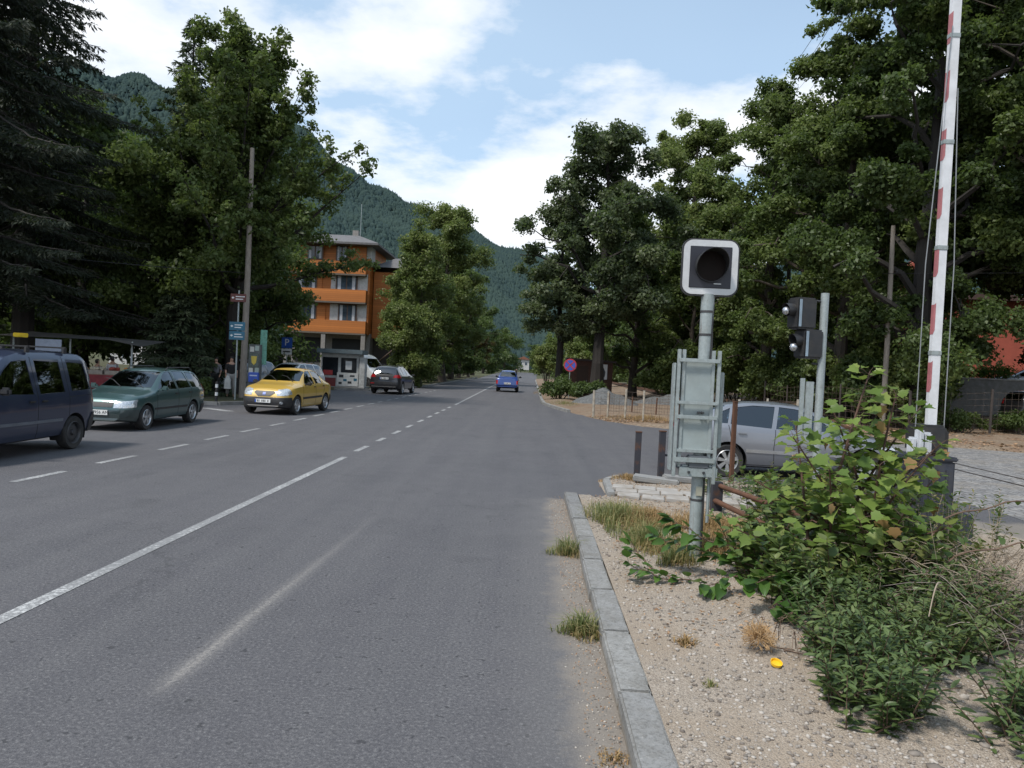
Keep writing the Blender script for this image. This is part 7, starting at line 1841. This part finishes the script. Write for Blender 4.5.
def stonemat(name, a, c):
    m, nt, out = newmat(name); b = NB(nt); at = b.n('ShaderNodeAttribute', attribute_name='tint').outputs['Fac']
    col = b.mix(at, a, c); col = b.mix(b.math('MULTIPLY', b.noise(b.coord(), 60, 3), .4), col, tuple(x*.5 for x in a)); b.bsdf(out, col, .85, spec=.3); return m
STN = stonemat('pebble', (.15, .125, .105), (.52, .475, .42))
r = random.Random(17); sp_ = []
while len(sp_) < 42000:
    y = 3.2+9.8*r.random()**1.7; x = r.uniform(.78, 4.6)
    if inpoly(x, y, VERGE): sp_.append((x, y))
tag(pebbles('loose_gravel', sp_, .003, .019, STN, 1, power=4), 'fine loose gravel and small stones covering the verge inside the kerb', 'gravel', kind='stuff')
sp_ = [(.30+.29*r.random()**.6, r.uniform(3.0, 11.3)) for _ in range(3500)]
tag(pebbles('roadside_grit', sp_, .002, .010, STN, 2, zf=lambda x, y: .0), 'sand and grit washed along the road side of the kerb', 'grit', kind='stuff')
lt = 'pale grey stone lying among rubble at the lower right below the dark shrub'
for i in range(26):
    x, y = r.uniform(1.9, 2.75), r.uniform(3.45, 4.7)
    if i > 14: x, y = r.uniform(4.0, 5.5), r.uniform(7.0, 9.0)
    o = pebbles('stone', [(0, 0)], .02, .02, STN, 100+i, zf=lambda a, b_: 0); s = r.uniform(.9, 2.6); o.scale = (s*1.3, s, s); o.location = (x, y, h_verge(x, y)); o.rotation_euler = (0, 0, r.uniform(0, 6))
    if i <= 14: tag(o, lt, 'stone', 'stones among the rubble at lower right')
    else: tag(o, 'sandy stone lying on pale dirt right of the barrier machine', 'stone', 'stones right of the barrier machine')
# fallen leaves
def litter(name, label, spots, size, mat, seed, zf):
    rs = np.random.RandomState(seed); n = len(spots); C = np.array([(x, y, zf(x, y)+.02) for x, y in spots])
    d = rs.normal(size=(n, 3))*[.25, .25, 0]+[0, 0, 1]; t = np.cross(d, rs.normal(size=(n, 3))); t /= np.linalg.norm(t, axis=1)[:, None]; s = np.cross(d, t); s /= np.linalg.norm(s, axis=1)[:, None]; z = size*rs.uniform(.5, 1.3, n)[:, None]
    V = np.stack([C-t*z*.5, C-s*z*.3+[0, 0, .008], C+t*z*.5, C+s*z*.3+[0, 0, .008]], 1).reshape(-1, 3)
    o = np_mesh(name, V, np.arange(4*n).reshape(-1, 4), mat, None, rs.rand(n)); tag(o, label, 'leaves', kind='stuff')
DRYL = leafmat('fallen_leaf', (.16, .085, .045), (.42, .27, .16), trans=.1, gloss=.8)
sp_ = []
while len(sp_) < 9000:
    x, y = r.uniform(10, 32), r.uniform(20, 40)
    if inpoly(x, y, FARR) and noise.noise(Vector((x*.4, y*.4, 2)))+.35 > r.random()*.9: sp_.append((x, y))
litter('fallen_leaves', 'brown fallen leaves covering the bank on the right', sp_, .13, DRYL, 3, h_farr)
litter('leaf_litter', 'dry brown plant litter along both sides of the kerb', [(.62+r.choice([-1, 1])*abs(r.gauss(0, .12))-(.0), r.uniform(3, 12)) if False else (r.uniform(.35, .56), r.uniform(3, 11.4)) for _ in range(700)], .018, DRYL, 4, lambda a, b_: 0)
litter('ground_litter', 'dry orange brown plant litter scattered over the verge', [(r.uniform(.9, 4.5), 5+8.5*r.random()) for _ in range(3500)], .035, DRYL, 5, h_verge)
litter('bank_litter', 'dry leaves and straw along the far edge of the side road', [(x, 26.4+12/(x+1)+abs(r.gauss(0, 1.3))) for x in [r.uniform(2.5, 14) for _ in range(2600)]], .11, DRYL, 6, h_farr)
# ------------------------------------------------------------------ sky, sun, camera
SUN_EL, SUN_AZ = 57, -132        # azimuth from +Y, clockwise
def world():
    w = bpy.data.worlds.new('World'); SC.world = w; w.use_nodes = True; nt = w.node_tree; nt.nodes.clear(); b = NB(nt)
    out = b.n('ShaderNodeOutputWorld'); bg = b.n('ShaderNodeBackground')
    sky = b.n('ShaderNodeTexSky'); sky.sky_type = 'NISHITA'; sky.sun_disc = False
    sky.sun_elevation = R(SUN_EL); sky.sun_rotation = R(SUN_AZ); sky.altitude = 600
    sky.air_density = 1.0; sky.dust_density = 1.2; sky.ozone_density = 1.3
    co = b.coord('Generated'); sep = b.n('ShaderNodeSeparateXYZ'); b.l(co, sep.inputs[0])
    z = b.math('MAXIMUM', sep.outputs[2], .03)
    zz = b.math('ADD', z, .18)
    cmb = b.n('ShaderNodeCombineXYZ'); b.l(b.math('DIVIDE', sep.outputs[0], zz), cmb.inputs[0]); b.l(b.math('DIVIDE', sep.outputs[1], zz), cmb.inputs[1])
    mp = b.n('ShaderNodeMapping'); mp.inputs['Location'].default_value = CLOUD_OFF; mp.inputs['Scale'].default_value = (1.0, 1.0, 1); b.l(cmb.outputs[0], mp.inputs['Vector'])
    n1 = b.noise(mp.outputs[0], 1.55, 9, .56); n2 = b.noise(mp.outputs[0], .7, 3, .5)
    s = b.math('ADD', n1, b.math('MULTIPLY', b.math('SUBTRACT', n2, .5), .55))
    low = b.math('MULTIPLY', b.math('SUBTRACT', .36, sep.outputs[2]), .30)
    s = b.math('ADD', s, low)
    f = b.ramp(s, [(.45, 0.), (.52, .6), (.62, 1.)])
    veil = b.math('MULTIPLY', b.ramp(n2, [(.3, .45), (.7, .65)]), 1.0)
    shade = b.noise(mp.outputs[0], 3.2, 5, .6)
    cc = b.mix(shade, (5.3, 5.6, 6.0), (6.6, 6.6, 6.7))
    c = b.mix(.0, sky.outputs[0], cc); c = b.mix(veil, sky.outputs[0], (3.8, 5.0, 6.1)); c = b.mix(f, c, cc)
    b.l(c, bg.inputs['Color']); bg.inputs['Strength'].default_value = .182
    b.l(bg.outputs[0], out.inputs['Surface'])
CLOUD_OFF = (11.3, 9.2, 0)
world()
sl = bpy.data.lights.new('sun', 'SUN'); sl.energy = 3.8; sl.angle = R(9); sl.color = (1, .95, .88)
so = bpy.data.objects.new('sun', sl); COL.objects.link(so)
sd = Vector((math.sin(R(SUN_AZ))*math.cos(R(SUN_EL)), math.cos(R(SUN_AZ))*math.cos(R(SUN_EL)), math.sin(R(SUN_EL))))
so.rotation_euler = sd.to_track_quat('Z', 'Y').to_euler()

cam = bpy.data.cameras.new('camera'); cam.sensor_width = 36; cam.lens = 770/1024*36; cam.clip_end = 8000; cam.clip_start = .05
co_ = bpy.data.objects.new('camera', cam); COL.objects.link(co_)
rx = Vector((0.9984951617746062, -0.04883456055301485, 0.024951905905091425))
ry = Vector((0.025960013144064202, 0.020119010186649754, -0.9994605060464716))
rz = Vector((0.04830620695379244, 0.9986042314774675, 0.02135648016490466))
m = Matrix((rx, ry, rz)).to_4x4(); m.translation = Vector((0, 0, 1.9)); co_.matrix_world = m
SC.camera = co_
SC.view_settings.view_transform = 'Standard'; SC.view_settings.look = 'None'; SC.view_settings.exposure = 0; SC.view_settings.gamma = 1
